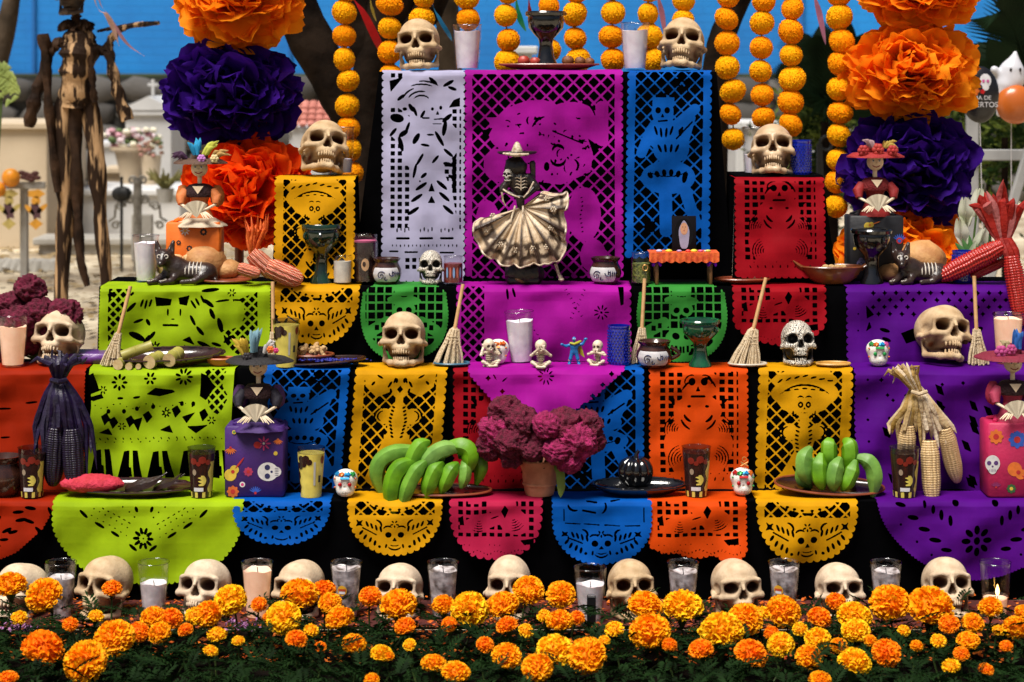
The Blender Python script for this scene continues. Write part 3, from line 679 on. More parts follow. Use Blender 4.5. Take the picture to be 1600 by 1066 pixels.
# ---- lowest step
wo2 = [('e', 40 + i * 17, 20 + (i % 3) * 14, 9, 2.8, -70 + i * 22) for i in range(7)] + [('e', 110, 14, 9, 3, 8), ('e', 96, 32, 9, 3, -8), ('e', 84, 50, 8, 2.6, -14), ('e', 70, 62, 8, 2.4, -8), ('e', 58, 72, 7, 2.2)]
sheet('vermilion', 1, -60, 93, 884, 'dark orange paper corner hanging at the lower left edge', wo2, lambda X, Y: scallop(X, Y, [(2, -60), (151, -60), (150, 4), (128, 44), (90, 78), (50, 96), (2, 100)], 3, 6), seed=23, lip=.19)
xo = flower(143, 60, 6, 17, 10, 2.6) + [('e', 143, 60, 1.4, 1.4)]
xo += mir([('e', 50, 22, 9, 2.6, 45), ('e', 74, 40, 9, 2.6, 35), ('e', 98, 54, 8, 2.4, 32), ('e', 127, 74, 8, 2.6, 38), ('e', 131, 16, 2.6, 5, -18)], 143)
xo += mir(dots([(66 + i * 8.5, 14 + i * 5.0) for i in range(7)], 1.3) + [('e', 80 + i * 8, 14 + i * 4.6, 3, 1, 30) for i in range(6)] + [('e', 62 + i * 9, 24 + i * 5.4, 2.6, .9, 32) for i in range(7)] + dots([(110, 12), (120, 20), (128, 28)], 1.4), 143)
sheet('lime', 1, 84, 382, 914, 'large lime green rounded paper banner with central flower, lower left', xo, lambda X, Y: scallop(X, Y, roundp(298, 132, 4, .18, pw=2.1), 4.2, 8.6), seed=24, billow=.012, lip=.2, flare=.02)
sheet('blue', 1, 364, 518, 852, 'blue half-round paper banner with skull face below the purple printed box', medallion(), med_outline, canon=(146, 95), seed=25, lip=.15)
sheet('yellow', 1, 543, 692, 868, 'yellow half-round paper banner with skull face below the left bananas', medallion(), med_outline, canon=(146, 95), seed=26)
pk = couple_low(); pko = lambda X, Y: scallop(X, Y, roundp(148, 96, 6, .1, pw=2.6), 6.2, 12.6)
sheet('pink', 1, 702, 848, 874, 'crimson pink half-round paper banner below the flower pot', pk, pko, canon=(148, 96), seed=27)
bo = [('c', 18, 34, 18, 16, 1), ('c', 20, 38, 42, 40, 1), ('c', 48, 40, 70, 42, 1), ('c', 78, 42, 100, 43, 1), ('c', 108, 43, 130, 42, 1), ('c', 136, 36, 136, 14, 1), ('a', 34, 8, 10, 2, 60, 180), ('c', 46, 18, 64, 22, 1.8), ('a', 66, 12, 14, 1.8, 330, 420), ('c', 52, 4, 66, 6, 1.4), ('c', 88, 4, 100, 1, 1.6)]
md = [op for op in medallion() if not (op[0] == 'd' or op[0] == '+e')]
def lower(op, k=.78, dy=24):
    op = list(op)
    if op[0] in ('e',): op[2] = op[2] * k + dy; op[4] = op[4]
    elif op[0] == 'c': op[2] = op[2] * k + dy; op[4] = op[4] * k + dy
    elif op[0] == 'p': op[1] = [(x, y * k + dy) for x, y in op[1]]
    elif op[0] == 'a': op[2] = op[2] * k + dy
    return tuple(op)
bo += [lower(op) for op in md[6:]]
sheet('blue', 1, 862, 1018, 882, 'blue half-round paper banner with skull face below the black dish', bo, lambda X, Y: scallop(X, Y, roundp(148, 104, 4, .3, pw=2.2), 4.2, 8.6), canon=(148, 104), seed=28)
sheet('orange', 1, 1011, 1167, 874, 'orange fringed paper banner below the brown printed glass', couple_low(), lambda X, Y: scallop(X, Y, [(5, -60), (143, -60), (143, 82), (134, 92), (110, 94), (98, 86), (76, 92), (56, 90), (44, 82), (24, 84), (5, 74)], 4.2, 8.4), canon=(148, 96), seed=29)
sheet('yellow', 1, 1180, 1339, 882, 'yellow half-round paper banner with skull face below the right bananas', medallion(), med_outline, canon=(146, 95), seed=30, lip=.16)
eo = flower(150, 62, 10, 24, 8, 4.4) + [('e', 150, 62, 5, 6)]
eo += mir([('e', 55, 28, 9, 3.8, 12), ('e', 72, 46, 9, 3.6, 10), ('e', 88, 62, 9, 3.6, 6), ('e', 104, 76, 8, 3.4, 4), ('e', 73, 8, 2.6, 6), ('e', 86, 16, 3, 7), ('e', 98, 24, 3.2, 8), ('e', 111, 32, 3.2, 8), ('e', 36, 8, 8, 3, 12), ('e', 36, 38, 2, 2), ('e', 60, 64, 2, 2), ('e', 82, 84, 2, 2), ('e', 120, 6, 5, 5)], 150)
sheet('purple', 1, 1368, 1676, 908, 'purple rounded paper banner with flower cut-outs, lower right', eo, lambda X, Y: scallop(X, Y, roundp(300, 124, 3, .04, pw=1.7), 2.6, 5.6), canon=(300, 124), seed=31, billow=.014, lip=.2)
# ------------------------------------------------------------------ placing things on the steps
def on(tier, px, back=.05, dz=.005):
    d, z = T[tier]; d += back
    return Vector((wx(px, d), d, z + dz))
def rnd(seed): return random.Random(seed)

# ------------------------------------------------------------------ skulls
def build_skull():
    s = SDF((-.080, -.104, -.006), (.080, .104, .166), .0019)
    A = s.add
    A(s.ell((0, .014, .094), (.0625, .080, .065)), .004)
    A(s.ell((0, -.030, .108), (.050, .046, .047)), .018)
    A(s.ell((0, -.046, .072), (.040, .028, .034)), .014)
    A(s.ell((0, .006, .048), (.047, .050, .034)), .010)                                     # skull base, closes the view through the mouth
    for x in (-1, 1):
        A(s.cap((x * .008, -.073, .1135), (x * .045, -.060, .110), .0062, .0065), .008)      # brow
        A(s.cap((x * .024, -.070, .070), (x * .055, -.056, .068), .0085, .0085), .009)       # cheekbone
        A(s.cap((x * .055, -.056, .069), (x * .0670, -.018, .064), .0078, .0056), .006)      # arch
        A(s.cap((x * .0670, -.018, .064), (x * .058, .020, .070), .0056, .008), .006)
        A(s.cap((x * .051, -.057, .072), (x * .0505, -.054, .108), .0055, .0065), .007)     # outer orbit
    A(s.ell((0, -.066, .052), (.026, .021, .014)), .009)                                    # upper jaw
    A(s.cap((0, -.073, .111), (0, -.086, .091), .0060, .0042), .005)                        # nose bridge
    for x in (-1, 1):                                                                       # lower jaw
        A(s.cap((x * .055, .002, .058), (x * .052, -.006, .016), .0065, .0075), .004)
        A(s.cap((x * .052, -.006, .016), (x * .032, -.050, .009), .0078, .0085), .006)
        A(s.cap((x * .032, -.050, .009), (x * .010, -.074, .008), .0085, .0095), .008)
    A(s.cap((-.012, -.074, .009), (.012, -.074, .009), .0095), .006)
    # openings
    for x in (-1, 1):
        s.cut(s.ell((x * .0300, -.086, .0935), (.0220, .034, .0172), Euler((0, x * .22, -x * .20))), .0035)
        s.cut(s.ell((x * .0280, -.054, .092), (.0185, .028, .0148)), .005)
        s.cut(s.cap((x * .0058, -.098, .0665), (x * .0058, -.060, .069), .0060), .002)
        s.cut(s.ell((x * .0500, -.030, .046), (.0120, .032, .0180)), .005)                  # hollow under the cheek
        s.cut(s.ell((x * .0580, -.020, .086), (.0050, .020, .0120)), .005)                  # temple
    s.cut(s.cap((0, -.100, .086), (0, -.066, .084), .0046), .003)
    s.cut(s.cap((0, -.100, .075), (0, -.060, .076), .0078), .002)
    s.cut(s.ell((0, -.060, .0305), (.030, .036, .0052)), .003)
    # teeth
    for k in range(8):
        u = (k - 3.5) / 3.5; x = u * .0225; y = -.0875 + .019 * u * u
        s.add(s.ell((x, y, .0410), (.0030, .0040, .0085 - .0016 * abs(u))), .0008)
        s.add(s.ell((x * .92, y + .0060, .0215), (.0028, .0036, .0066)), .0008)
    V, Q = s.mesh()
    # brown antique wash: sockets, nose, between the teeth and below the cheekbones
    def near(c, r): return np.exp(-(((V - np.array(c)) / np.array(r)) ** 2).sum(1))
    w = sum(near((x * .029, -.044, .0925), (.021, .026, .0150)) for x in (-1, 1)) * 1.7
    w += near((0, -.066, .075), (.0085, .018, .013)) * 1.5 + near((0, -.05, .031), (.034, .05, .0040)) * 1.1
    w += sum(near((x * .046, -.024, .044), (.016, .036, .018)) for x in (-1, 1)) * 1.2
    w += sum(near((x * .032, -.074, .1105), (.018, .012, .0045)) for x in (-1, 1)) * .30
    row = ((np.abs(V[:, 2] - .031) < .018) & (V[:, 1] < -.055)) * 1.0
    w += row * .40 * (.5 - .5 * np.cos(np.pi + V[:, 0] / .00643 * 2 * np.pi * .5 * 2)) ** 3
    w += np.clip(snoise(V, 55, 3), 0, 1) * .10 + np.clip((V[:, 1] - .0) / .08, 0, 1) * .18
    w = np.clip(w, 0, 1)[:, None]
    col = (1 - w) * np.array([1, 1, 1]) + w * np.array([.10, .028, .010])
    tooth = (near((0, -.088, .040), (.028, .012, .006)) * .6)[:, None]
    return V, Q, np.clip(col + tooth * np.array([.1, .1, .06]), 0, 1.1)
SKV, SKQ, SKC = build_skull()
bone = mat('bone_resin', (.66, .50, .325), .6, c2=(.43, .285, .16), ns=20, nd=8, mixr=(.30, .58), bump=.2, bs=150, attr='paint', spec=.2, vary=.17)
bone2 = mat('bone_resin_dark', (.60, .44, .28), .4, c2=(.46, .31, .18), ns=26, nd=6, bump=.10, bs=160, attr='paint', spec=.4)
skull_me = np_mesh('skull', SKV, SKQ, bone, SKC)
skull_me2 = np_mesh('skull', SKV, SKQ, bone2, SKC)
def skull(tier, px, label, back=.07, yaw=0, tilt=-9, roll=0, sc=1.0, me=None, name='skull', cat='skull', dz=.004, group=None):
    sc3 = (sc,) * 3 if not hasattr(sc, '__len__') else sc
    o = link(me or skull_me, name, None, on(tier, px, back, dz), Euler((R(tilt), R(roll), R(yaw))), sc3)
    bpy.context.view_layer.update()
    zs = [(o.matrix_basis @ v.co).z for v in list(o.data.vertices)[::7]]
    o.location.z += on(tier, px, back).z - min(zs)
    return tag(o, label, cat, group)
ORD = ['first', 'second', 'third', 'fourth', 'fifth', 'sixth', 'seventh', 'eighth', 'ninth', 'tenth', 'eleventh', 'twelfth', 'thirteenth', 'fourteenth', 'fifteenth']
FSK = [(25, -28, 0), (160, -22, 2), (317, -14, 0), (467, -16, 0), (622, -8, 0), (795, -4, 0), (987, 6, 0), (1152, 10, -2), (1312, 5, 0), (1480, 2, 1)]
for i, (px, yaw, roll) in enumerate(FSK):
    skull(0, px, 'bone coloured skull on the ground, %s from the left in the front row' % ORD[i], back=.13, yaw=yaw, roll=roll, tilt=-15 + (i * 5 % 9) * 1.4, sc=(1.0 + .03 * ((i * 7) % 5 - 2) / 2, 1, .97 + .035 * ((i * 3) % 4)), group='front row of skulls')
skull(2, 630, 'large lone skull in the middle of the second step above the yellow rib cage banner', yaw=-3, tilt=-8, sc=1.03)
skull(2, 1470, 'skull tilted to one side on the purple paper of the second step', yaw=16, roll=9, tilt=-16, sc=1.10, back=.09)
skull(2, 90, 'skull at the left end of the second step, half hidden by dark corn husk', yaw=-10, tilt=-14, sc=1.06, back=.09)
skull(4, 502, 'skull leaning back on the pedestal left of the central box', yaw=14, roll=7, tilt=-20, sc=1.12, back=.09, me=skull_me)
skull(4, 1207, 'darker skull on the red draped pedestal right of the central box', yaw=-6, tilt=-17, sc=1.08, back=.08, me=skull_me2)
skull(5, 656, 'skull on top of the altar above the white banner', yaw=-5, roll=-3, tilt=-6, sc=1.06, back=.07)
skull(5, 1064, 'skull on top of the altar above the blue banner', yaw=-8, roll=3, tilt=-15, sc=1.10, back=.07)
# carved black and white skulls
carv = mat('carved_white', (.70, .65, .56), .5, c2=(.60, .54, .44), ns=40, attr='paint', wave=(46, 16, (.012, .010, .010), .62, .72), bump=.25, bs=110)
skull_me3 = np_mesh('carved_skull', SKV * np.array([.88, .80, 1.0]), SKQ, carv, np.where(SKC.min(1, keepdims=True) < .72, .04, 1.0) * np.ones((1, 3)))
skull(3, 673, 'small carved white skull with black floral lines beside the blue and white jar', sc=.66, tilt=-4, me=skull_me3, name='carved_skull', back=.05)
skull(2, 1247, 'white skull covered in black swirling carved lines above the yellow banner', sc=.86, tilt=-8, yaw=4, me=skull_me3, name='carved_skull', back=.06)

# small moulded sugar skulls with icing and foil
def build_sugar():
    s = SDF((-.042, -.045, -.004), (.042, .045, .082), .0016)
    s.add(s.ell((0, .004, .050), (.035, .036, .029)), .004)
    s.add(s.ell((0, -.006, .020), (.027, .026, .020)), .014)
    s.cut(s.ell((0, 0, -.012), (.06, .06, .0135)), .003)
    for x in (-1, 1): s.cut(s.ell((x * .014, -.036, .040), (.0085, .009, .0085)), .003)
    s.cut(s.cap((0, -.04, .027), (0, -.031, .032), .0035), .002)
    for k in range(6): s.cut(s.cap(((k - 2.5) * .007, -.036, .004), ((k - 2.5) * .0075, -.030, .014), .0016), .002)
    return s.mesh()
SGV, SGQ = build_sugar()
sugar = mat('sugar', (.80, .76, .70), .55, c2=(.72, .69, .63), ns=60, bump=.15, bs=300, sss=.1)
sugar_me = np_mesh('skull_body', SGV, SGQ, sugar)
foil = {c: mat('foil_' + c, v, .3, ns=90, metal=.35) for c, v in (('red', (.55, .01, .015)), ('blue', (.02, .30, .65)), ('green', (.03, .35, .08)), ('orange', (.75, .16, .02)), ('pink', (.70, .10, .35)), ('black', (.01, .01, .01)))}
def sugar_skull(tier, px, label, eyes='red', cols=('blue', 'green', 'orange'), sc=1.0, back=.03, yaw=0):
    o = empty('sugar_skull', on(tier, px, back), R(yaw), sc); tag(o, label, 'sugar skull')
    link(sugar_me, 'skull_body', o)
    for x in (-1, 1): MB().ball((x * .014, -.031, .040), (.0058, .003, .0058)).obj('eye', foil[eyes], o)
    rs = rnd(px)
    for k, c in enumerate(cols):          # icing strokes over the crown
        a0 = -1.15 + k * 2.3 / len(cols); b = MB()
        pts = []
        for j in range(6):
            a = a0 + j * 2.1 / len(cols) / 5; e = .95 + .14 * math.sin(j * 2.2 + k)
            pts.append((math.sin(a) * .0355 * math.sin(e) * 1.0, .004 - math.cos(a) * .0365 * math.sin(e), .050 + .0295 * math.cos(e)))
        b.tube(pts, [.004, .006, .0065, .0065, .006, .004], 6).obj('icing', foil[c], o)
    b = MB(); b.box((0, -.0335, .0585), (.026, .004, .006), Euler((-.5, 0, 0))); b.obj('forehead_strip', foil[cols[0]], o)
    for x in (-1, 1):
        for z in (.030, .055): MB().ball((x * .030, -.017, z), .003, 8, 6).obj('icing_dot', foil[cols[1]], o)
    return o
sugar_skull(1, 540, 'small white sugar skull with blue foil forehead right of the yellow glass', cols=('blue', 'orange', 'blue', 'green'))
o = sugar_skull(1, 1160, 'small white sugar skull with red foil forehead right of the brown printed glass', cols=('red', 'green', 'blue', 'orange'), sc=1.0, back=.05)
gold = mat('gilt', (.75, .40, .12), .3, metal=.6)
b = MB(); b.tube([(.004, -.005, .077), (.006, -.006, .088)], .0012, 5); b.tube([(-.006, -.006, .086), (.016, -.006, .098)], .0015, 6); b.tube([(-.006, -.006, .098), (.016, -.006, .086)], .0015, 6)
b.tube([(.005 + .006 * math.cos(a), -.006, .106 + .006 * math.sin(a)) for a in np.linspace(0, 6.283, 13)], .0013, 5); b.tube([(-.004 + .001 * k, -.006, .092 + .0025 * math.sin(k)) for k in range(18)], .0012, 5)
b.obj('gilt_ornament', gold, o)
sugar_skull(2, 1372, 'small white sugar skull with rainbow icing on the purple second step', eyes='green', cols=('green', 'orange', 'blue', 'pink'), sc=1.0)
sugar_skull(2, 778, 'white sugar skull with orange crown behind the seated skeleton', eyes='black', cols=('orange', 'orange', 'orange'), sc=.95, back=.07, yaw=-12)

# ------------------------------------------------------------------ glasses and candles
G_CLEAR = glass_mat('clear_glass', (.99, .99, 1.0), .985)
wax = mat('candle_wax', (.82, .76, .76), .5, c2=(.58, .52, .52), ns=34, nd=7, mixr=(.3, .62), sss=.1, bump=.2, bs=60)
wax_milk = mat('milky_wax', (.88, .82, .88), .45, c2=(.74, .66, .75), ns=30, nd=7, mixr=(.3, .6), sss=.12, bump=.15, bs=70)
wax_thin = mat('wax_film', (.66, .60, .60), .5, c2=(.10, .075, .065), ns=30, nd=8, mixr=(.40, .60), bump=.3, bs=60)
wax_pink = mat('pink_wax', (.60, .12, .25), .5)
flame_m = mat('flame', (1, .5, .12), .5, emit=(1, .50, .10), es=14)
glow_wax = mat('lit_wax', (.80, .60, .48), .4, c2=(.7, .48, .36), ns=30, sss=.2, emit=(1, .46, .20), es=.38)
inkless = mat('burnt_wick', (.012, .01, .01), .9)
label_y = mat('label_yellow', (.80, .42, .03), .4); label_w = mat('label_white', (.75, .74, .78), .5); label_r = mat('label_red', (.55, .08, .03), .4)
def tumbler(tier, px, label, h=.15, rt=.043, rb=.032, back=.10, waxm=None, wh=.8, uneven=.015, lit=None, sticker=None, tilt=(0, 0), name='candle_glass', cat='candle glass', jag=5, flutes=14):
    loc = on(tier, px, back); o = empty(name, loc); o.rotation_euler = (R(tilt[0]), R(tilt[1]), 0); tag(o, label, cat)
    ex = lambda t: rb + (rt - rb) * t ** .9
    flt = lambda a, t: 1 + (.018 * math.cos(a * flutes) * (1 if t < .80 else max(0, 1 - (t - .8) / .08)))
    prof = [(.001, .002), (rb * .9, .001)] + [(ex(t), h * t + .001) for t in np.linspace(0, 1, 16)] + [(rt - .0006, h + .002), (rt - .0022, h + .0005)] + [(ex(t) - .0026, h * t) for t in np.linspace(.97, .04, 12)] + [(.001, .007)]
    MB().lathe(prof, 42, rfn=lambda a, t: flt(a, min(1, t * 2)) if t < .55 else 1).obj('glass', G_CLEAR, o)
    MB().tube([(math.cos(a) * (rt - .0008), math.sin(a) * (rt - .0008), h + .001) for a in np.linspace(0, 6.2832, 33)], .0013, 5).obj('rim', glass_mat('rim_glass', (.95, .95, .97), .85), o)
    if waxm:
        rs = rnd(px + tier); ph = rs.random() * 6
        b = MB(); n = 36; rows = []
        tops = [wh * (1 + uneven * (math.sin(2 * math.pi * i / n * 2 + ph) + .6 * math.sin(2 * math.pi * i / n * jag + ph * 2))) for i in range(n)]
        for t in np.linspace(0, 1, 9): rows.append([(math.cos(2 * math.pi * (i % n) / n) * (ex(t * tops[i % n]) - .0034), math.sin(2 * math.pi * (i % n) / n) * (ex(t * tops[i % n]) - .0034), .006 + t * tops[i % n] * (h - .006)) for i in range(n + 1)])
        rows.append([(p[0] * .82, p[1] * .82, p[2] - .004) for p in rows[-1]]); rows.append([(p[0] * .1, p[1] * .1, wh * h * .93) for p in rows[-1]])
        wo_ = b.grid(rows).obj('wax', waxm, o)
        MB().tube([(.002, 0, wh * h * .92), (0, 0, wh * h + .008)], .0012, 5).obj('wick', inkless, wo_)
    if lit:
        zf = lit * h
        MB().lathe([(.0008, zf - .006), (.0045, zf), (.0058, zf + .006), (.0042, zf + .014), (.0014, zf + .022), (.0003, zf + .026)], 10, c=(0, -ex(lit) + .012, 0)).obj('flame', flame_m, o)
        MB().tube([(0, -ex(lit) + .012, zf - .014), (0, -ex(lit) + .012, zf + .002)], .001, 5).obj('wick', black, o)
    if sticker:
        ang = R(sticker); zc = h * .55
        def patch(w, hh, dz, off, fn=None, n=9):
            b = MB(); rows = []
            for j in range(n):
                v = -1 + 2 * j / (n - 1); ww = w * (math.sqrt(max(.02, 1 - v * v)) if fn else 1)
                rows.append([(lambda r_, a: (math.sin(a) * r_, -math.cos(a) * r_, zc + dz + v * hh))(ex((zc + dz + v * hh) / h) * 1.02 + off, ang + u * ww / rt) for u in np.linspace(-1, 1, 9)])
            return b.grid(rows)
        st_ = patch(.0145, .0145, 0, .0012, True).obj('round_sticker', label_y, o)
        patch(.0115, .0032, .002, .0020).obj('sticker_band', label_r, st_); patch(.0092, .0034, -.0055, .0020).obj('sticker_code_strip', label_w, st_)
    return o
FG = [(95, wax_thin, .72, None, None), (240, wax, .62, None, None), (402, glow_wax, .86, .50, None), (541, wax_thin, .9, None, -12), (692, wax_thin, .86, None, None), (922, wax, .70, None, None), (1067, wax_thin, .84, None, None), (1225, wax_thin, .88, None, -30), (1384, wax_thin, .84, None, 38), (1555, glow_wax, .34, .48, None)]
FGL = ['clear glass with smeared wax between the first and second front skulls', 'glass with thick white wax streaks in front of the large lime banner', 'lit candle glass glowing between the third and fourth front skulls', 'dark wax glass with round orange sticker, in front row below the blue banner',
       'glass with smeared white wax between the fifth and sixth front skulls', 'wider glass of white wax with a black object before it, front row', 'glass of dark wax right of the seventh front skull', 'glass with orange sticker turned to the left between two right front skulls', 'glass with orange sticker at its right side near the purple banner', 'lit candle glass at the right end of the front row']
for (px, wm, wh, lit, st), lb in zip(FG, FGL):
    tumbler(0, px, lb, h=.155, waxm=wm, wh=wh, lit=lit, sticker=st, back=.12 if px != 922 else .06, rt=.0445 if px != 922 else .046, uneven=.02)
bx = MB(); bx.box((0, 0, .05), (.024, .02, .10), bev=.002); bx.cur = 1; bx.box((0, -.0005, .1008), (.020, .016, .004), bev=.001)
tag(bx.obj('lighter_box', [mat('black_plastic', (.008, .008, .009), .35), mat('grey_lid', (.12, .11, .11), .4)], loc=on(0, 924, -.03), smooth=False), 'small upright black box in front of the wide wax glass', 'box')
tumbler(2, 815, 'tall glass of milky wax leaning behind the small seated skeletons', h=.155, rt=.046, rb=.034, waxm=wax_milk, wh=.82, back=.10, tilt=(0, -3))
tumbler(2, 20, 'lit candle glass at the left edge beside the skull', h=.152, rt=.046, rb=.034, waxm=glow_wax, wh=.78, lit=None, back=.03)
tumbler(2, 1575, 'lit frosted candle glass behind the doll with the crimson hat', h=.15, rt=.047, rb=.036, waxm=glow_wax, wh=.9, back=.09)
tumbler(3, 228, 'tall frosted candle glass on the lime covered corner of the third step', h=.145, rt=.042, rb=.031, waxm=wax_milk, wh=.84, back=.10)
tumbler(5, 730, 'tall glass of pale wax beside the left skull on top of the altar', h=.146, rt=.047, rb=.036, waxm=wax_milk, wh=.86, back=.10)
tumbler(5, 992, 'tall glass of pale wax beside the right skull on top of the altar', h=.152, rt=.047, rb=.036, waxm=wax_milk, wh=.84, back=.09)
tumbler(4, 533, 'clear glass partly hidden behind the left pedestal skull', h=.15, rt=.042, rb=.036, back=.17, waxm=wax_milk, wh=.3)
tumbler(4, 1180, 'clear glass partly hidden behind the right pedestal skull', h=.15, rt=.042, rb=.036, back=.17, waxm=wax_milk, wh=.4)
# printed candle cups
brown_p = mat('print_brown', (.030, .010, .008), .25, c2=(.02, .008, .008), ns=50, coat=.3); yellow_p = mat('print_yellow', (.75, .62, .12), .35, ns=40)
red_p = mat('print_red', (.22, .02, .012), .3)
def curved(o, r_of, ang, z, w, hh, m, name, off=.0011, shape=None, n=10):
    """printed patch that follows the round wall"""
    b = MB(); rows = []
    for j in range(n):
        v = -1 + 2 * j / (n - 1); zz = z + v * hh
        lo_w, hi_w = shape(v) if shape else (-1, 1)
        rows.append([(lambda a: (math.sin(a) * (r_of(zz) + off), -math.cos(a) * (r_of(zz) + off), zz))(ang + (lo_w + (hi_w - lo_w) * u) * w / max(r_of(z), .01)) for u in np.linspace(0, 1, 8)])
    return b.grid(rows).obj(name, m, o)
disc_shape = lambda v: (-math.sqrt(max(0.01, 1 - v * v)), math.sqrt(max(.01, 1 - v * v)))
def printed(tier, px, label, base='brown', back=.03, h=.142, rt=.0405, rb=.030):
    o = empty('printed_candle_cup', on(tier, px, back)); tag(o, label, 'candle cup')
    ro = lambda z: rb + (rt - rb) * z / h
    main, alt = (brown_p, yellow_p) if base == 'brown' else (yellow_p, brown_p)
    MB().lathe([(.001, .001), (rb * .95, 0)] + [(ro(h * t), h * t) for t in np.linspace(.01, .90, 10)] + [(.001, h * .90)], 32).obj('printed_wall', main, o)
    MB().lathe([(ro(h * .9), h * .9), (rt, h), (rt + .0015, h + .002), (rt - .002, h + .001), (ro(h * .9) - .003, h * .9)], 32).obj('clear_rim', glass_mat('rim_glass2', (.85, .85, .88), .8), o)
    if base == 'brown':
        for a, z, r_ in ((-.5, .108, .010), (.2, .112, .011), (.65, .105, .008), (-.1, .101, .007)): curved(o, ro, a, z, r_, r_, red_p, 'printed_rose', .0010 + .0003 * (a > 0), disc_shape)
        curved(o, ro, .95, .062, .011, .044, yellow_p, 'printed_side_panel', .0011, lambda v: (-.5 - .4 * math.sin(v * 6), 1))
        curved(o, ro, .35, .052, .013, .015, yellow_p, 'printed_figure', .0013, lambda v: (-.9 + .5 * math.sin(v * 9), .5 - .6 * v * v))
        curved(o, ro, 0, .010, .075, .008, yellow_p, 'printed_foot_band', .0012, None)
        curved(o, ro, -.12, .026, .0135, .0055, label_w, 'printed_white_label', .0017)
        sk = curved(o, ro, -.45, .076, .006, .009, mat('print_pale', (.35, .26, .18), .4), 'printed_face', .0014, disc_shape)
    else:
        for a, z, r_ in ((-.7, .112, .012), (-.3, .116, .010), (-.05, .106, .009), (-.85, .094, .010), (-.5, .100, .009)): curved(o, ro, a, z, r_, r_, brown_p, 'printed_flower', .0010 + .0004 * abs(a), disc_shape)
        curved(o, ro, -1.05, .058, .006, .045, brown_p, 'printed_dark_edge', .0010, lambda v: (-1, .4 + .7 * math.sin(v * 8)))
        curved(o, ro, .38, .072, .003, .034, mat('print_grey', (.55, .55, .52), .5), 'printed_text_column', .0013)
        curved(o, ro, .85, .056, .004, .010, mat('print_black', (.02, .02, .02), .5), 'printed_bar_label', .0013)
        curved(o, ro, 1.1, .110, .008, .012, red_p, 'printed_side_rose', .0010, disc_shape)
    return o
printed(1, 50, 'brown and yellow printed candle cup at the left edge of the lowest step')
printed(1, 315, 'brown printed candle cup beside the black dish on lime paper')
printed(1, 486, 'yellow printed candle cup right of the purple printed box', 'yellow')
printed(1, 1088, 'brown printed candle cup standing on the orange paper', back=.04, rt=.042)
printed(1, 1413, 'brown printed candle cup before the dried corn cobs', rt=.043, rb=.031)
printed(2, 447, 'yellow printed candle cup behind the black feathered hat', 'yellow', h=.14, back=.02)
# blue bubble glasses
blueg = mat('blue_glass', (.004, .02, .42), .15, c2=(.004, .015, .34), ns=60, coat=.6, trans=.25)
def bubble_glass(tier, px, label, h=.118, r=.033, back=.06):
    o = empty('bubble_glass', on(tier, px, back)); tag(o, label, 'glass')
    MB().lathe([(.001, .001), (r * .94, 0), (r * .97, .006)] + [(r * (.97 + .04 * t), h * t) for t in np.linspace(.06, 1, 6)] + [(r * .95, h), (r * .93, h * .5), (.001, h * .45)], 28).obj('glass_wall', blueg, o)
    b = MB()
    for j in range(11):
        for i in range(20):
            a = 2 * math.pi * (i + .5 * (j % 2)) / 20; z = .012 + j * (h - .028) / 10
            if math.sin(a) < .35: b.ball((math.cos(a) * r, math.sin(a) * r, z), (.0033, .0033, .0036), 6, 4)
    stuff(b.obj('glass_bubbles', blueg, o))
    MB().lathe([(r * 1.02, h - .008), (r * 1.05, h - .004), (r * 1.04, h + .001), (r * .96, h + .001), (r * .95, h - .008)], 28).obj('lip', blueg, o)
    return o
bubble_glass(2, 967, 'cobalt blue bubbled glass beside the seated skeletons')
bubble_glass(3, 1505, 'cobalt blue bubbled glass under the white lilies', h=.098, r=.033, back=.09)
bubble_glass(4, 1252, 'cobalt blue bubbled glass right of the pedestal skull', h=.112, r=.031, back=.08)
# small jars on the third step
def jar(tier, px, label, r, h, fill, fh, back=.05, extra=None, name='glass_jar'):
    o = empty(name, on(tier, px, back)); tag(o, label, 'jar')
    MB().lathe([(.001, .001), (r * .96, 0), (r, .004), (r, h * .84), (r * .93, h * .9), (r * .95, h), (r * .91, h), (r * .89, h * .9), (r * .95, h * .83), (r * .95, .004), (.001, .004)], 28).obj('glass', G_CLEAR, o)
    MB().lathe([(.001, .005), (r * .93, .005), (r * .93, h * fh), (.001, h * fh * .98)], 24).obj('filling', fill, o)
    MB().tube([(math.cos(a) * r * .94, math.sin(a) * r * .94, h) for a in np.linspace(0, 6.2832, 25)], .0014, 5).obj('rim', glass_mat('rim_glass', (.95, .95, .97), .85), o)
    return o
jar(3, 535, 'small jar filled with white candle wax left of the third step', .029, .088, mat('white_wax', (.72, .68, .58), .5, ns=40), .80)
o = jar(3, 570, 'dark printed jar with pink wax beside the small white wax jar', .041, .150, brown_p, .84, .09)
MB().lathe([(.001, .127), (.036, .126), (.037, .131), (.001, .133)], 24).obj('pink_wax_top', wax_pink, o)
curved(o, lambda z: .041, .1, .058, .012, .020, mat('print_tan', (.50, .30, .16), .4), 'printed_mask', .001, disc_shape)
curved(o, lambda z: .041, .02, .060, .005, .008, brown_p, 'printed_mask_eye', .0018, disc_shape)
o = jar(3, 708, 'low printed jar right of the small carved skull', .031, .085, mat('red_jelly', (.20, .015, .015), .3), .74)
for k, a in enumerate((-.6, -.25, .1, .45, .8)): curved(o, lambda z: .031, a, .036, .0035, .017, mat('print_figure_%d' % (k % 2), ((.2, .35, .6) if k % 2 == 0 else (.5, .12, .08)), .4), 'printed_figure', .0008, disc_shape)
o = jar(3, 1002, 'clear jar with green herbs and gold trinket left of the small table', .031, .096, mat('herbs', (.18, .20, .03), .6, c2=(.04, .06, .01), ns=120, mixr=(.4, .55), bump=.6), .66)
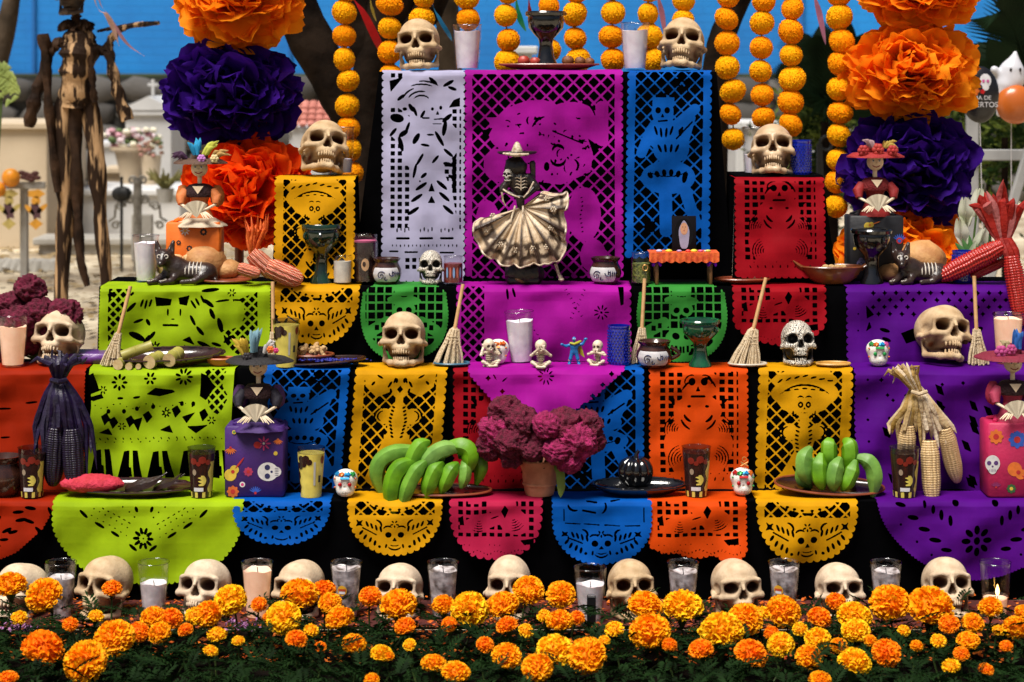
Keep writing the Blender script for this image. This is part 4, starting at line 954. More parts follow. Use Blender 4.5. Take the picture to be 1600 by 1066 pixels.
MB().tube([(.010 + .008 * math.cos(a), -.034, .052 + .009 * math.sin(a)) for a in np.linspace(0, 6.28, 13)], .0018, 6).obj('gold_ring', gold, o)

# ------------------------------------------------------------------ pottery
clay_d = mat('dark_glazed_clay', (.040, .012, .008), .18, c2=(.015, .006, .005), ns=22, coat=.6, bump=.1, bs=30)
clay_r = mat('red_clay', (.26, .060, .022), .35, c2=(.17, .035, .014), ns=26, coat=.25, bump=.12, bs=50)
clay_t = mat('terracotta', (.64, .29, .16), .8, c2=(.36, .14, .07), ns=16, nd=8, bump=.15, bs=60)
blackg = mat('black_glaze', (.006, .006, .007), .12, coat=.7, bump=.25, bs=30)
greeng = mat('green_glaze', (.010, .10, .040), .12, c2=(.004, .035, .018), ns=18, nd=3, coat=.8, bump=.08, bs=30)
dkgreeng = mat('dark_green_glaze', (.008, .035, .018), .12, c2=(.003, .010, .006), ns=18, coat=.8)
def dish(name, tier, px, label, rx, ry, hh, m, back=.07, rim=.0045, tilt=(0, 0, 0), scal=0, cat='dish', rim_m=None):
    o = empty(name, on(tier, px, back)); o.rotation_euler = tuple(R(a) for a in tilt); tag(o, label, cat)
    k = ry / rx
    rf = (lambda a, t: 1 + .035 * math.cos(a * scal) * max(0, t - .3)) if scal else None
    prof = [(.001, .001), (rx * .55, 0), (rx * .80, hh * .35), (rx * .97, hh * .85), (rx, hh), (rx - rim, hh + .001), (rx * .93, hh * .8), (rx * .7, hh * .35 + .003), (.001, .006)]
    MB().lathe(prof, 48, sy=k, rfn=rf).obj('bowl', m, o)
    MB().tube([(math.cos(a) * rx * (1 + (.035 * .7 * math.cos(a * scal) if scal else 0)), math.sin(a) * rx * k * (1 + (.025 * math.cos(a * scal) if scal else 0)), hh) for a in np.linspace(0, 6.2832, 61)], rim * .8, 6).obj('rim', rim_m or m, o)
    return o
dish('clay_platter', 5, 858, 'flat red clay platter under the black goblet on top', .160, .070, .018, clay_r, .075, cat='platter')
dish('clay_plate', 3, 352, 'empty red clay plate beside the black dog on the left', .080, .055, .012, clay_r, .07, tilt=(3, 0, 0), cat='plate')
dish('clay_plate', 3, 1160, 'thin red clay plate behind the broom handle on the right', .085, .05, .014, clay_r, .06, cat='plate')
dish('serving_dish', 2, 260, 'long dark fluted dish holding pieces of sugar cane', .175, .062, .034, clay_d, .055, scal=30, tilt=(12, -2, 0))
dish('clay_bowl', 2, 487, 'red clay bowl full of peanuts', .066, .05, .030, clay_r, .07, cat='bowl')
dish('clay_tray', 2, 508, 'flat clay tray under the peanut bowl with blue grains', .122, .05, .016, clay_d, .04, tilt=(4, -4, 0), cat='tray')
dish('serving_dish', 1, 205, 'long dark glazed dish with pink sweet bread and peppers', .185, .065, .026, clay_d, .06, tilt=(8, 0, 0), scal=40)
dish('serving_dish', 1, 998, 'long black fluted dish in front of the black gourd', .135, .055, .032, blackg, .06, tilt=(9, 0, 0), scal=26)
dish('clay_platter', 1, 690, 'thin brown platter under the left bunch of bananas', .145, .06, .014, clay_d, .06, tilt=(5, 0, 0), cat='platter', rim_m=clay_r)
dish('clay_platter', 1, 1295, 'oval brown platter under the right bunch of bananas', .160, .072, .026, clay_d, .075, tilt=(11, 3, 0), cat='platter', rim_m=clay_r)
o = dish('wooden_bowl', 3, 1300, 'two-handled brown wooden bowl with nuts right of the red pedestal', .095, .060, .052, mat('brown_wood_glaze', (.22, .065, .018), .3, c2=(.11, .03, .010), ns=14, coat=.4), .06, cat='bowl')
for x in (-1, 1): MB().tube([(x * .088, 0, .044), (x * .108, 0, .058), (x * .122, 0, .070)], [.013, .011, .005], 8, .6).obj('handle', _m['brown_wood_glaze'], o)
dish('small_plate', 2, 706, 'small blue rimmed plate under the broom beside the lone skull', .052, .036, .008, mat('blue_rim', (.05, .16, .25), .3), .04, cat='plate')
dish('small_plate', 2, 1168, 'small white plate under the broom beside the green goblet', .056, .036, .008, mat('cream_glaze', (.62, .55, .44), .3), .03, cat='plate')
dish('small_plate', 2, 1302, 'small yellow plate right of the carved black and white skull', .050, .034, .008, mat('yellow_glaze', (.60, .34, .08), .4), .03, cat='plate')
dish('clay_dish', 2, 345, 'small orange clay dish behind the black hat', .046, .032, .022, mat('orange_clay', (.55, .16, .05), .4), .04, cat='dish')
# goblets (incense burners)
def goblet(tier, px, label, m, H, r, back=.06, loops=0, drip=False):
    o = empty('goblet', on(tier, px, back)); tag(o, label, 'goblet')
    pr = [(.001, .001), (r * .62, 0), (r * .60, H * .05), (r * .42, H * .18), (r * .34, H * .38), (r * .40, H * .50), (r * .62, H * .58), (r * .90, H * .70), (r * .96, H * .86), (r * .93, H * .90)]
    MB().lathe(pr, 32).obj('stem_and_cup', m, o)
    MB().lathe([(r * .93, H * .90), (r * 1.06, H * .92), (r * 1.08, H * .97), (r * 1.02, H), (r * .88, H * .98), (r * .75, H * .72), (.001, H * .62)], 32, rfn=lambda a, t: 1 + .012 * math.sin(a * 9)).obj('rim', m, o)
    for k in range(loops):
        a = -math.pi / 2 + (k - (loops - 1) / 2) * .95
        MB().tube([(math.cos(a) * r * (.94 + .12 * math.sin(t)), math.sin(a) * r * (.94 + .12 * math.sin(t)), H * (.86 - .12 * t / 3.14)) for t in np.linspace(0, 3.14, 7)], .0045, 6).obj('loop_handle', m, o)
    return o
o = goblet(5, 853, 'black glazed goblet on the clay platter at the top', blackg, .178, .062, .075, 0); o.location.z += .012
goblet(3, 503, 'dark green glazed goblet in front of the left yellow banner', dkgreeng, .185, .060, .07, 3)
goblet(3, 1362, 'black glazed goblet in front of the black printed box', blackg, .17, .060, .06, 2)
goblet(2, 1094, 'green glazed goblet with looped cup in front of the round green banner', greeng, .140, .056, .035, 3)
# blue and white mugs
navy = mat('navy_paint', (.010, .010, .075), .2, coat=.5); whiteg = mat('white_glaze', (.62, .60, .62), .2, coat=.5)
brown_g = mat('brown_glaze', (.055, .018, .010), .2, c2=(.03, .010, .006), coat=.5)
def mug(tier, px, label, r, H, back=.05, yaw=0, handle=False):
    o = empty('painted_jar', on(tier, px, back), R(yaw)); tag(o, label, 'jar')
    pr = [(.001, .001), (r * .66, 0), (r * .90, H * .18), (r, H * .40), (r * .95, H * .60), (r * .80, H * .76), (r * .78, H * .84)]
    MB().lathe(pr, 32).obj('body', brown_g, o)
    MB().lathe([(r * .78, H * .84), (r * .90, H * .93), (r * .92, H), (r * .84, H), (r * .70, H * .82), (.001, H * .3)], 32).obj('mouth', brown_g, o)
    ro = lambda z: float(np.interp(z / H, [0, .18, .40, .60, .76, .84], [r * .66, r * .90, r, r * .95, r * .80, r * .78]))
    curved(o, ro, 0, H * .38, r * .98, H * .27, whiteg, 'white_panel', .0010, lambda v: (-1 + .1 * v * v, 1 - .1 * v * v))
    def swirl(cx, cz, R0, turns, w, ph):
        pts = []
        for t in np.linspace(0, 1, 24):
            a = ph + t * turns * 6.283; q = R0 * (1 - .85 * t); x = cx + q * math.cos(a); z = cz + q * math.sin(a); aa = x / r
            pts.append((math.sin(aa) * (ro(z) + .0014), -math.cos(aa) * (ro(z) + .0014), z))
        MB().tube(pts, [w * (1 - .55 * t) for t in np.linspace(0, 1, 24)], 6, .5).obj('painted_swirl', navy, o)
    swirl(-r * .30, H * .36, H * .17, 1.5, .0030, .6); swirl(r * .45, H * .44, H * .13, 1.0, .0032, 3); swirl(r * .05, H * .22, H * .09, .8, .0028, 2)
    for k in range(5):
        a = .45 + k * .13; MB().tube([(math.sin(a) * (ro(z) + .0012), -math.cos(a) * (ro(z) + .0012), z) for z in (H * .30, H * .45, H * (.56 - .02 * k))], [.0012, .0042, .001], 6, .5).obj('painted_petal', navy, o)
    if handle:
        MB().tube([(r * .90 + .026 * math.sin(t), 0, H * (.75 - .45 * t / 3.14)) for t in np.linspace(0, 3.14, 10)], .006, 8).obj('handle', brown_g, o)
    return o
mug(3, 604, 'blue and white painted jar left of the small carved skull', .047, .080)
mug(3, 946, 'blue and white painted brown jar left of the clear herb jar', .050, .082, yaw=-18)
mug(2, 1022, 'blue and white painted brown mug with handle beside the blue bubbled glass', .054, .078, .02, handle=True, yaw=-8)
o = mug(1, 5, 'dark glazed brown jar at the left edge of the lowest step', .06, .115, .05)
for c_ in list(o.children):
    if 'white' in c_.name or 'painted' in c_.name: bpy.data.objects.remove(c_)
# black ribbed gourd
b = MB(); b.lathe([(.001, .002), (.034, .002), (.048, .018), (.053, .036), (.051, .054), (.042, .070), (.024, .080), (.008, .078), (.001, .077)], 72, rfn=lambda a, t: .82 + .20 * abs(math.sin(a * 5)) ** .7)
o = empty('black_gourd', on(1, 993, .115)); tag(o, 'black glazed ribbed gourd behind the black fluted dish', 'gourd'); o.location.z += .018
b.obj('body', blackg, o); MB().tube([(0, 0, .074), (.003, 0, .090), (.010, 0, .100)], [.008, .006, .005], 8).obj('stalk', blackg, o)
# ------------------------------------------------------------------ brooms
straw = mat('broom_straw', (.62, .50, .34), .8, c2=(.46, .34, .20), ns=120, bump=.5, bs=200)
stick = mat('broom_stick', (.58, .34, .15), .6, c2=(.46, .25, .10), ns=40)
def broom(tier, px, hx, hy, label, w=.040, H=.105, back=.03, py_top=None):
    """small straw broom: fanned skirt, stitched shoulder, stick leaning to photo column hx, row hy"""
    base = on(tier, px, back); o = empty('straw_broom', base); tag(o, label, 'broom')
    d = T[tier][0] + back
    tipz = CH - (hy - YH) * d / FPX - base.z; tipx = wx(hx, d) - base.x
    lean = Vector((tipx, .05, tipz)); dirn = lean.normalized(); k = dirn * (H / dirn.z)
    rs = rnd(px)
    b = MB()
    for i in range(46):
        a = rs.uniform(-1, 1); q = rs.uniform(-1, 1)
        p0 = Vector((a * w, q * .016, rs.uniform(0, .006))); p1 = Vector((a * w * .50 + k.x * .55, q * .013 + k.y * .5, H * .60)); p2 = Vector((a * w * .30 + k.x * .95, q * .009 + k.y * .9, H * .96))
        b.tube([p0, p0.lerp(p1, .5) + Vector((a * .002, 0, 0)), p1, p2], [.0026, .0030, .0032, .0020], 4)
    b.obj('bristles', straw, o)
    for t, r_ in ((.60, .55), (.70, .50), (.78, .44)):
        MB().tube([(k.x * t + w * r_ * math.cos(a), k.y * t + .016 * math.sin(a), H * t) for a in np.linspace(0, 6.283, 17)], .0012, 5).obj('stitching', straw, o)
    MB().tube([k * .62, k * .80, k * .95, k * 1.03], [w * .5, w * .46, w * .30, w * .12], 12, .5, up=(0, 1, 0)).obj('shoulder', straw, o)
    MB().tube([k * .9, lean], .0058, 10).obj('stick', stick, o)
    return o
broom(2, 172, 199, 450, 'small straw broom leaning in front of the left lime banner', w=.030, H=.10)
broom(2, 700, 723, 447, 'small straw broom on the blue rimmed plate beside the lone skull', w=.045, H=.11, back=.045)
broom(2, 1163, 1200, 437, 'small straw broom on the white plate right of the green goblet', w=.045, H=.11, back=.035)
broom(2, 1000, 1009, 438, 'small straw broom half hidden behind the painted mug with handle', w=.030, H=.11, back=.08)
broom(2, 1528, 1528, 434, 'small straw broom right of the tilted skull on purple paper', w=.030, H=.11, back=.05)
broom(2, 427, 423, 443, 'small straw broom half hidden behind the yellow cup', w=.022, H=.10, back=.07)

# ------------------------------------------------------------------ bananas
ban = mat('green_banana', (.15, .34, .028), .5, c2=(.075, .20, .012), ns=14, nd=8, mixr=(.36, .58), bump=.12, bs=60, vary=.12)
ban_tip = mat('banana_tip', (.045, .040, .012), .8)
def banana(o, pts, r=.0175):
    pts = [Vector(p) for p in pts]; n = 22; P = []
    for i in range(n + 1):      # quadratic curve through three points
        t = i / n; P.append(pts[0] * (1 - t) ** 2 + pts[1] * 2 * t * (1 - t) + pts[2] * t * t)
    rad = [r * (.36 + .64 * min(1, (i / n) * 3.2)) * (1 - max(0, (i / n - .70) / .3) ** 1.6 * .72) for i in range(n + 1)]
    b = MB(); k0 = len(b.v); b.tube(P, rad, 15)
    # five-sided body
    for i in range(n + 1):
        for j in range(15):
            q = Vector(b.v[i * 15 + j]) - P[i]; b.v[i * 15 + j] = tuple(P[i] + q * (1 + (.06 if j % 3 == 0 else -.025)))
    p = link(b.mesh('banana', ban), 'banana', o); _sharp(p.data, R(33))
    tp = MB().tube([P[-1] - (P[-2] - P[-1]) * -.2, P[-1] + (P[-1] - P[-2]) * .35], [rad[-1] * 1.05, rad[-1] * .8], 8).obj('tip', ban_tip, o); tp.parent = p
    return p
def bunch(tier, px0, label, specs, back, lift=.02):
    base = on(tier, px0, back); o = empty('banana_bunch', base); tag(o, label, 'bananas')
    d0 = base.y
    def Q(px, py, dy): d = d0 + dy; w_ = W(px, py, d); return w_ - base
    for a, m, e, dy, r_ in specs: A0, M0, E0 = Q(*a, dy), Q(m[0], m[1], dy - .02), Q(*e, dy - .015); banana(o, (A0 + (A0 - M0) * .12, M0, E0 + (E0 - M0) * .20), r_ * 1.46)
    MB().ball(Q(px0, specs[0][0][1] + 6, .02), (.05, .02, .012), 10, 6).obj('crown_stem', ban, o)
    return o
bunch(1, 668, 'bunch of green bananas hanging over the yellow banner on the left', [
    ((668, 706), (560, 690), (592, 762), .045, .0165), ((690, 716), (652, 712), (640, 752), .0, .0165), ((648, 722), (600, 722), (612, 792), -.035, .0175), ((665, 722), (640, 738), (630, 786), -.045, .015),
    ((668, 692), (648, 690), (640, 738), -.01, .016), ((720, 702), (676, 690), (660, 735), -.015, .017), ((690, 724), (672, 735), (667, 772), -.035, .0165), ((714, 726), (700, 735), (692, 765), -.03, .0155),
    ((690, 700), (760, 680), (730, 735), -.005, .0175), ((722, 712), (768, 702), (748, 748), .02, .015), ((724, 722), (732, 735), (722, 758), -.02, .0125)], .06)
bunch(1, 1305, 'bunch of green bananas on the oval brown platter on the right', [
    ((1275, 720), (1235, 740), (1262, 758), .02, .0145), ((1265, 702), (1245, 720), (1262, 750), -.02, .0165), ((1298, 690), (1292, 690), (1297, 730), .0, .0165), ((1320, 690), (1335, 690), (1325, 732), .0, .017),
    ((1283, 712), (1275, 735), (1284, 760), -.04, .0165), ((1312, 718), (1300, 735), (1302, 762), -.045, .0160), ((1336, 722), (1330, 745), (1318, 763), -.035, .0150), ((1338, 716), (1378, 712), (1366, 766), -.02, .0160)], .07)

# ------------------------------------------------------------------ maize
def cob_mesh(name, m, L=.155, r=.022, rows=13, kern=26):
    P = []; nu, nv = rows * 4, kern * 3
    V = np.zeros((nv + 1, nu, 3)); v = np.linspace(0, 1, nv + 1)[:, None]; a = np.linspace(0, 2 * np.pi, nu, endpoint=False)[None]
    prof = r * np.clip(np.minimum(1, .72 + v * 1.4) * np.sqrt(np.clip(1 - np.clip((v - .55) / .47, 0, 1) ** 2.2, 0.02, 1)), .003, 1)
    bump = (1 - .16 * np.abs(np.cos(a * rows / 2 + .2 * np.sin(v * 20))) ** 5) * (1 - .13 * np.abs(np.cos(v * kern * np.pi)) ** 5)
    rad = prof * bump
    V[..., 0] = np.cos(a) * rad; V[..., 1] = np.sin(a) * rad; V[..., 2] = -v * L
    I = np.arange((nv + 1) * nu).reshape(nv + 1, nu); J = np.roll(I, -1, 1)
    Q = np.stack([I[:-1], J[:-1], J[1:], I[1:]], -1).reshape(-1, 4)
    return np_mesh(name, V.reshape(-1, 3), Q[:, ::-1], m)
corn_c = mat('cream_kernels', (.72, .52, .28), .38, c2=(.60, .40, .18), ns=160, nd=1, spec=.5)
corn_r = mat('red_kernels', (.42, .020, .012), .25, c2=(.30, .010, .008), ns=160, nd=1)
corn_s = mat('striped_kernels', (.62, .11, .04), .35, c2=(.42, .04, .02), ns=90, wave=(52, 3, (.74, .46, .30), .74, .86, 'X'))
corn_k = mat('dark_kernels', (.018, .008, .035), .35, c2=(.008, .005, .012), ns=160, nd=1)
cob_c, cob_r, cob_s, cob_k = (cob_mesh('cob', m, *a) for m, a in ((corn_c, (.175, .0270)), (corn_r, (.165, .0235)), (corn_s, (.115, .033)), (corn_k, (.15, .028))))
husk_c = mat('dry_husk', (.74, .56, .32), .8, c2=(.52, .35, .16), ns=30, bump=.5, bs=90, transl=.25, vary=.35)
husk_r = mat('red_husk', (.50, .020, .010), .7, c2=(.36, .010, .006), ns=30, bump=.4, bs=90, transl=.3, vary=.3)
husk_o = mat('orange_husk', (.78, .16, .015), .7, c2=(.66, .09, .010), ns=30, bump=.4, bs=90, transl=.3)
husk_k = mat('dark_purple_husk', (.020, .007, .060), .45, c2=(.008, .004, .024), ns=30, bump=.4, bs=60, transl=.15, vary=.4)
def leaf(b, pts, w, cup=.25, n=9, side=None, rag=0.0, rs=None):
    """long leaf blade along a curve"""
    pts = [Vector(p) for p in pts]; m = len(pts) - 1; rows = []
    for i in range(n + 1):
        t = i / n * m; k = min(int(t), m - 1); u = t - k
        p = pts[k].lerp(pts[k + 1], u)
        a = pts[max(k - 1, 0)]; c = pts[min(k + 2, m)]
        tan = (c - a).normalized() if (c - a).length > 0 else Vector((0, 0, 1))
        s = side or tan.cross(Vector((0, 1, 0)))
        s = Vector(s).normalized() if Vector(s).length > 1e-6 else Vector((1, 0, 0)); nrm = s.cross(tan).normalized()
        f = i / n; ww = w * (math.sin(math.pi * min(1, .16 + f * .84)) ** .6 if f < 1 else .06) * (1 + (rs.uniform(-rag, rag) if rs else 0))
        rows.append([p - s * ww + nrm * cup * ww, p - s * ww * .5, p, p + s * ww * .5, p + s * ww + nrm * cup * ww])
    b.grid(rows); return b
def maize(name, at, label, cobs, husks, cm, hm, knot=None):
    """a tied bundle: cobs [(x,y,z offset, rotation, scale)], husk blades [[points], width]"""
    o = empty(name, at); tag(o, label, 'maize')
    for loc, rot, sc in cobs: link(cm, 'cob', o, loc, Euler(tuple(R(a) for a in rot)), sc)
    rs = rnd(int(at[0] * 1000))
    for pts, w in husks: leaf(MB(), [Vector(p) + Vector((rs.uniform(-.003, .003), rs.uniform(-.014, .014), rs.uniform(-.004, .004))) * (i / 2) for i, p in enumerate(pts)], w * rs.uniform(.55, .85), rs.uniform(.3, 1.1), rs=rs, rag=.12).obj('husk_leaf', hm, o)
    if knot: MB().tube(*knot).obj('tie', hm, o)
    return o
def Qd(base, px, py, dy=0.0): return W(px, py, base.y + dy) - base
# dried cream corn hanging against the purple banner
b0 = on(1, 1440, .09); q = lambda px, py, dy=0.0: Qd(b0, px, py, dy); rs = rnd(4)
hk = []
for i in range(16):
    u = -1 + 2 * i / 15; x = 1440 + u * 48
    hk.append(([q(1432 + u * 6, 605, .01 - .02 * math.cos(u * 2)), q(1437 + u * 26, 632 + 6 * abs(u), -.02 * math.cos(u)), q(x, 668 + rs.uniform(-6, 6), -.012), q(x + u * 4, 690 + rs.uniform(-16, 14), -.004)], .012))
for i in range(12):
    u = -1 + 2 * i / 11
    hk.append(([q(1434 + u * 5, 612, -.01), q(1420 + u * 14, 588, -.018), q(1412 + u * 24, 574 + rs.uniform(-4, 6), -.01), q(1404 + u * 24 + rs.uniform(-6, 6), 588 + rs.uniform(-30, 24), .0)], .009))
maize('dried_maize', b0, 'bundle of dried cream corn cobs tied by their husks on purple paper',
      [(q(1418, 664, 0), (4, 2, 0), 1.0), (q(1452, 688, -.03), (-4, -2, 0), 1.05), (q(1476, 668, 0), (4, -17, 20), 1.0)], hk, cob_c, husk_c, ([q(1424, 612, -.02), q(1436, 616, -.03), q(1448, 612, -.02)], .006, 8))
# red corn at the right edge
b0 = on(3, 1540, .04); q = lambda px, py, dy=0.0: Qd(b0, px, py, dy); rs = rnd(6); hk = []
for i in range(15):
    u = -1 + 2 * i / 14
    hk.append(([q(1568 + u * 8, 375, -.02), q(1566 + u * 22, 345, -.03 + .02 * rs.random()), q(1562 + u * 34, 315 + 10 * abs(u), -.02), q(1560 + u * 46 + rs.uniform(-8, 8), 280 + 30 * abs(u) + rs.uniform(-10, 26), -.01)], .024))
for i in range(6): hk.append(([q(1564 + i * 3, 372, -.03), q(1572 + i * 4, 395, -.04), q(1578 + i * 3, 425 + 4 * i, -.035)], .014))
maize('red_maize', b0, 'bundle of shiny red corn cobs with red husks at the right end',
      [(q(1568, 384, -.02), (8, 62, 0), 1.40), (q(1570, 408, .0), (20, 62, 10), .70), (q(1580, 400, -.06), (-6, -8, 0), 1.3)], hk, cob_r, husk_r)
# striped red corn with orange husk on the left
b0 = on(3, 410, .03); q = lambda px, py, dy=0.0: Qd(b0, px, py, dy); rs = rnd(9); hk = []
for i in range(18):
    u = -1 + 2 * i / 17
    hk.append(([q(394 + u * 4, 398, 0), q(396 + u * 10, 378, -.01 + .02 * rs.random()), q(400 + u * 15, 360, 0), q(402 + u * 20 + rs.uniform(-4, 4), 342 + rs.uniform(-8, 16), .0)], .007))
maize('striped_maize', b0, 'three striped red and white corn cobs with orange husk on the left',
      [(q(392, 396, -.01), (0, -48, 0), .92), (q(372, 418, -.04), (0, -72, 0), .62), (q(418, 416, -.04), (0, -66, 0), 1.02)], hk, cob_s, husk_o)
# dark purple corn with husks at the left
b0 = on(1, 105, .10); q = lambda px, py, dy=0.0: Qd(b0, px, py, dy); rs = rnd(12); hk = []
for i in range(18):
    u = -1 + 2 * i / 17
    hk.append(([q(92 + u * 8, 592, -.05), q(96 + u * 28, 626, -.08 + .03 * abs(u)), q(100 + u * 44, 668 + rs.uniform(-8, 10), -.075 + .03 * abs(u)), q(102 + u * 46 + rs.uniform(-6, 6), 715 + rs.uniform(-30, 40), -.05)], .014))
for i in range(14):
    u = -1 + 2 * i / 13
    hk.append(([q(92 + u * 6, 594, -.05), q(94 + u * 18, 570, -.07), q(96 + u * 38, 556 + 10 * abs(u) + rs.uniform(-6, 4), -.06), q(96 + u * 46 + rs.uniform(-8, 8), 546 + 22 * abs(u) + rs.uniform(-12, 12), -.04)], .011))
maize('dark_maize', b0, 'bundle of dark purple corn with purple husks in front of the left skull',
      [(q(88, 668, -.05), (2, 4, 0), 1.15), (q(112, 670, -.06), (-2, -4, 0), 1.15)], hk, cob_k, husk_k, ([q(80, 594, -.06), q(92, 597, -.075), q(104, 594, -.06)], .008, 8))

# ------------------------------------------------------------------ food on the dishes
bread = mat('sweet_bread', (.56, .30, .11), .65, c2=(.36, .15, .045), ns=26, bump=.35, bs=120)
breadl = mat('sugared_bread', (.70, .47, .24), .75, c2=(.50, .27, .10), ns=40, bump=.3, bs=200)
def roll(tier, px, label, parts, back=.10, m=bread):
    o = empty('sweet_bread', on(tier, px, back)); tag(o, label, 'bread')
    for (x, y, z, rx, ry, rz) in parts:
        MB().ball((x, y, z), (rx, ry, rz), 16, 10, fn=lambda p: 1 + .06 * math.sin(p.x * 7 + x * 90) * math.cos(p.y * 6)).obj('loaf', m if (x * 1000) % 2 < 1 else breadl, o)
    o.scale = (1.4,) * 3
    for k in range(3):
        MB().tube([(-.04 + k * .03 + .008 * math.cos(a), -.028 + .01 * k, .045 + .010 * math.sin(a)) for a in np.linspace(-.4, 3.5, 8)], [.004, .008, .010, .008, .008, .010, .008, .004], 8).obj('dough_knot', breadl, o)
    return o
roll(3, 305, 'knotted sweet bread behind the black dog on the left', [(-.045, .01, .034, .045, .04, .034), (.02, .0, .040, .05, .045, .042), (.07, .01, .024, .035, .035, .024)], back=.13)
roll(3, 1440, 'round sweet bread behind the black dog on the right', [(0, 0, .046, .055, .045, .046), (.055, -.01, .018, .03, .03, .018), (-.07, -.01, .020, .03, .03, .02)], back=.13)
b = MB(); b.ball((0, 0, .026), (.092, .040, .027), 30, 16, fn=lambda p: 1 + .035 * math.sin(p.x * 23 + p.y * 9) + .03 * math.sin(p.x * 41 + p.z * 30))
ob = b.obj('pink_bread', mat('pink_sugar_crust', (.58, .030, .070), .8, c2=(.42, .016, .030), ns=30, bump=.6, bs=110), loc=on(1, 144, .03) + Vector((0, 0, .012))); tag(ob, 'oblong pink sugar bread on the dark dish', 'bread')
pep = mat('dried_pepper', (.030, .012, .008), .3, c2=(.018, .008, .006), ns=30, coat=.3, bump=.3)
for k, (px, a, s_, w_) in enumerate(((225, 4, 1.0, 'long flat'), (262, -16, .8, 'shorter curled'))):
    b = MB(); leaf(b, [(-.055 * s_, 0, .006), (-.02 * s_, -.01, .022), (.02 * s_, -.008, .030), (.055 * s_, .0, .040 + .01 * k)], .022 * s_, .6, side=(0, .8, .5)); b.tube([(.05 * s_, 0, .038), (.066 * s_, .004, .048)], .003, 6)
    ob = b.obj('dried_pepper', pep, loc=on(1, px, .05) + Vector((0, 0, .016))); ob.rotation_euler = (0, 0, R(a)); tag(ob, '%s dark dried pepper on the left dark dish' % w_, 'pepper')
# sugar cane
cane = mat('sugar_cane', (.36, .32, .07), .5, c2=(.24, .22, .04), ns=20); cane_e = mat('cut_cane', (.62, .47, .24), .8, c2=(.50, .34, .15), ns=90)
def cane_piece(px, py, L, ang, r, elev, label, dy=0.0):
    p = W(px, py, 6.15 + dy); d = Vector((math.cos(R(ang)) * math.cos(R(elev)), math.sin(R(ang)), math.sin(R(elev)))).normalized()
    o = empty('cane_piece', p); tag(o, label, 'sugar cane')
    MB().tube([d * t for t in (0, L * .1, L * .45, L * .47, L * .49, L * .9, L)], [r, r * .98, r * .98, r * 1.08, r * .98, r * .98, r], 14, cap=False).obj('stalk', cane, o)
    for t, e in ((0, -1), (L, 1)): MB().disc(d * t, r * .99, d * e, 14).obj('cut_end', cane_e, o)
cane_piece(190, 556, .095, 12, .0155, 18, 'longest piece of sugar cane lying on top of the others', -.02)
cane_piece(184, 570, .06, 80, .016, 2, 'cut sugar cane stub at the left end of its dish', -.045)
cane_piece(201, 573, .06, 85, .011, 2, 'thin sugar cane stub between larger ones', -.045)
cane_piece(216, 573, .05, 95, .0085, 0, 'thinnest sugar cane stub in the dish', -.045)
cane_piece(233, 566, .06, 70, .021, 6, 'thick sugar cane stub in the middle of its dish', -.045)
cane_piece(264, 563, .07, 75, .021, 10, 'thick sugar cane stub at the right end of its dish', -.045)
# peanuts and small fruit
pn = mat('peanut_shell', (.58, .38, .18), .8, c2=(.44, .26, .10), ns=60, bump=.7, bs=220)
b = MB(); b.lathe([(.0005, -.021), (.006, -.018), (.0085, -.011), (.0065, -.001), (.0082, .009), (.006, .017), (.0005, .020)], 10); pnm = b.mesh('peanut', pn)
rs = rnd(3)
for k in range(15):
    a = link(pnm, 'peanut', None, on(2, 487, .07) + Vector((rs.uniform(-.048, .048), rs.uniform(-.03, .01), .030 + rs.uniform(0, .016) + .004 * (k % 3))), Euler((rs.uniform(0, 3), rs.uniform(0, 3), rs.uniform(0, 3)))); tag(a, 'tan peanut heaped in the red clay bowl', 'peanut', 'peanuts in the clay bowl')
for k in range(4):
    ob = MB().ball((0, 0, 0), (.012, .010, .010), 12, 8).obj('nut', pn, loc=on(3, 1290 + k * 9, .045) + Vector((0, 0, .050))); tag(ob, 'pale nut in the two-handled wooden bowl', 'nut', 'nuts in the wooden bowl')
grain = mat('blue_grains', (.012, .02, .34), .6, c2=(.006, .01, .16), ns=80)
b = MB(); rs = rnd(8)
for k in range(160): b.ball((rs.gauss(0, .045), rs.uniform(-.03, .0), .016 + rs.uniform(0, .006)), (.005, .0028, .0026), 6, 4, Euler((0, 0, rs.uniform(0, 3))))
stuff(b.obj('blue_grains', grain, loc=on(2, 515, .04)), 'blue grains spread over the flat clay tray', 'grains')
tom = mat('red_fruit', (.42, .045, .030), .45, c2=(.33, .03, .02), ns=20); br = mat('brown_fruit', (.20, .07, .02), .6, c2=(.13, .04, .012), ns=30, bump=.3)
for k, (px, m_, r_, lb) in enumerate(((818, tom, .021, 'red fruit at the left end of the top platter'), (836, tom, .018, 'smaller red fruit left of the black goblet'), (887, br, .021, 'brown fruit right of the black goblet'), (906, br, .019, 'brown fruit in the middle right of the top platter'), (921, br, .017, 'brown fruit at the right end of the top platter'))):
    b = MB(); b.lathe([(.0005, -r_ * .82), (r_ * .6, -r_ * .7), (r_ * .96, -r_ * .15), (r_ * .9, r_ * .4), (r_ * .5, r_ * .78), (r_ * .12, r_ * .72), (.0005, r_ * .66)], 18, rfn=lambda a, t: 1 + .04 * math.cos(a * 5)); b.tube([(0, 0, r_ * .6), (.002, 0, r_ * .95)], .0018, 5)
    tag(b.obj('fruit', m_, loc=on(5, px, .055) + Vector((0, 0, .012 + r_ * .8))), lb, 'fruit')

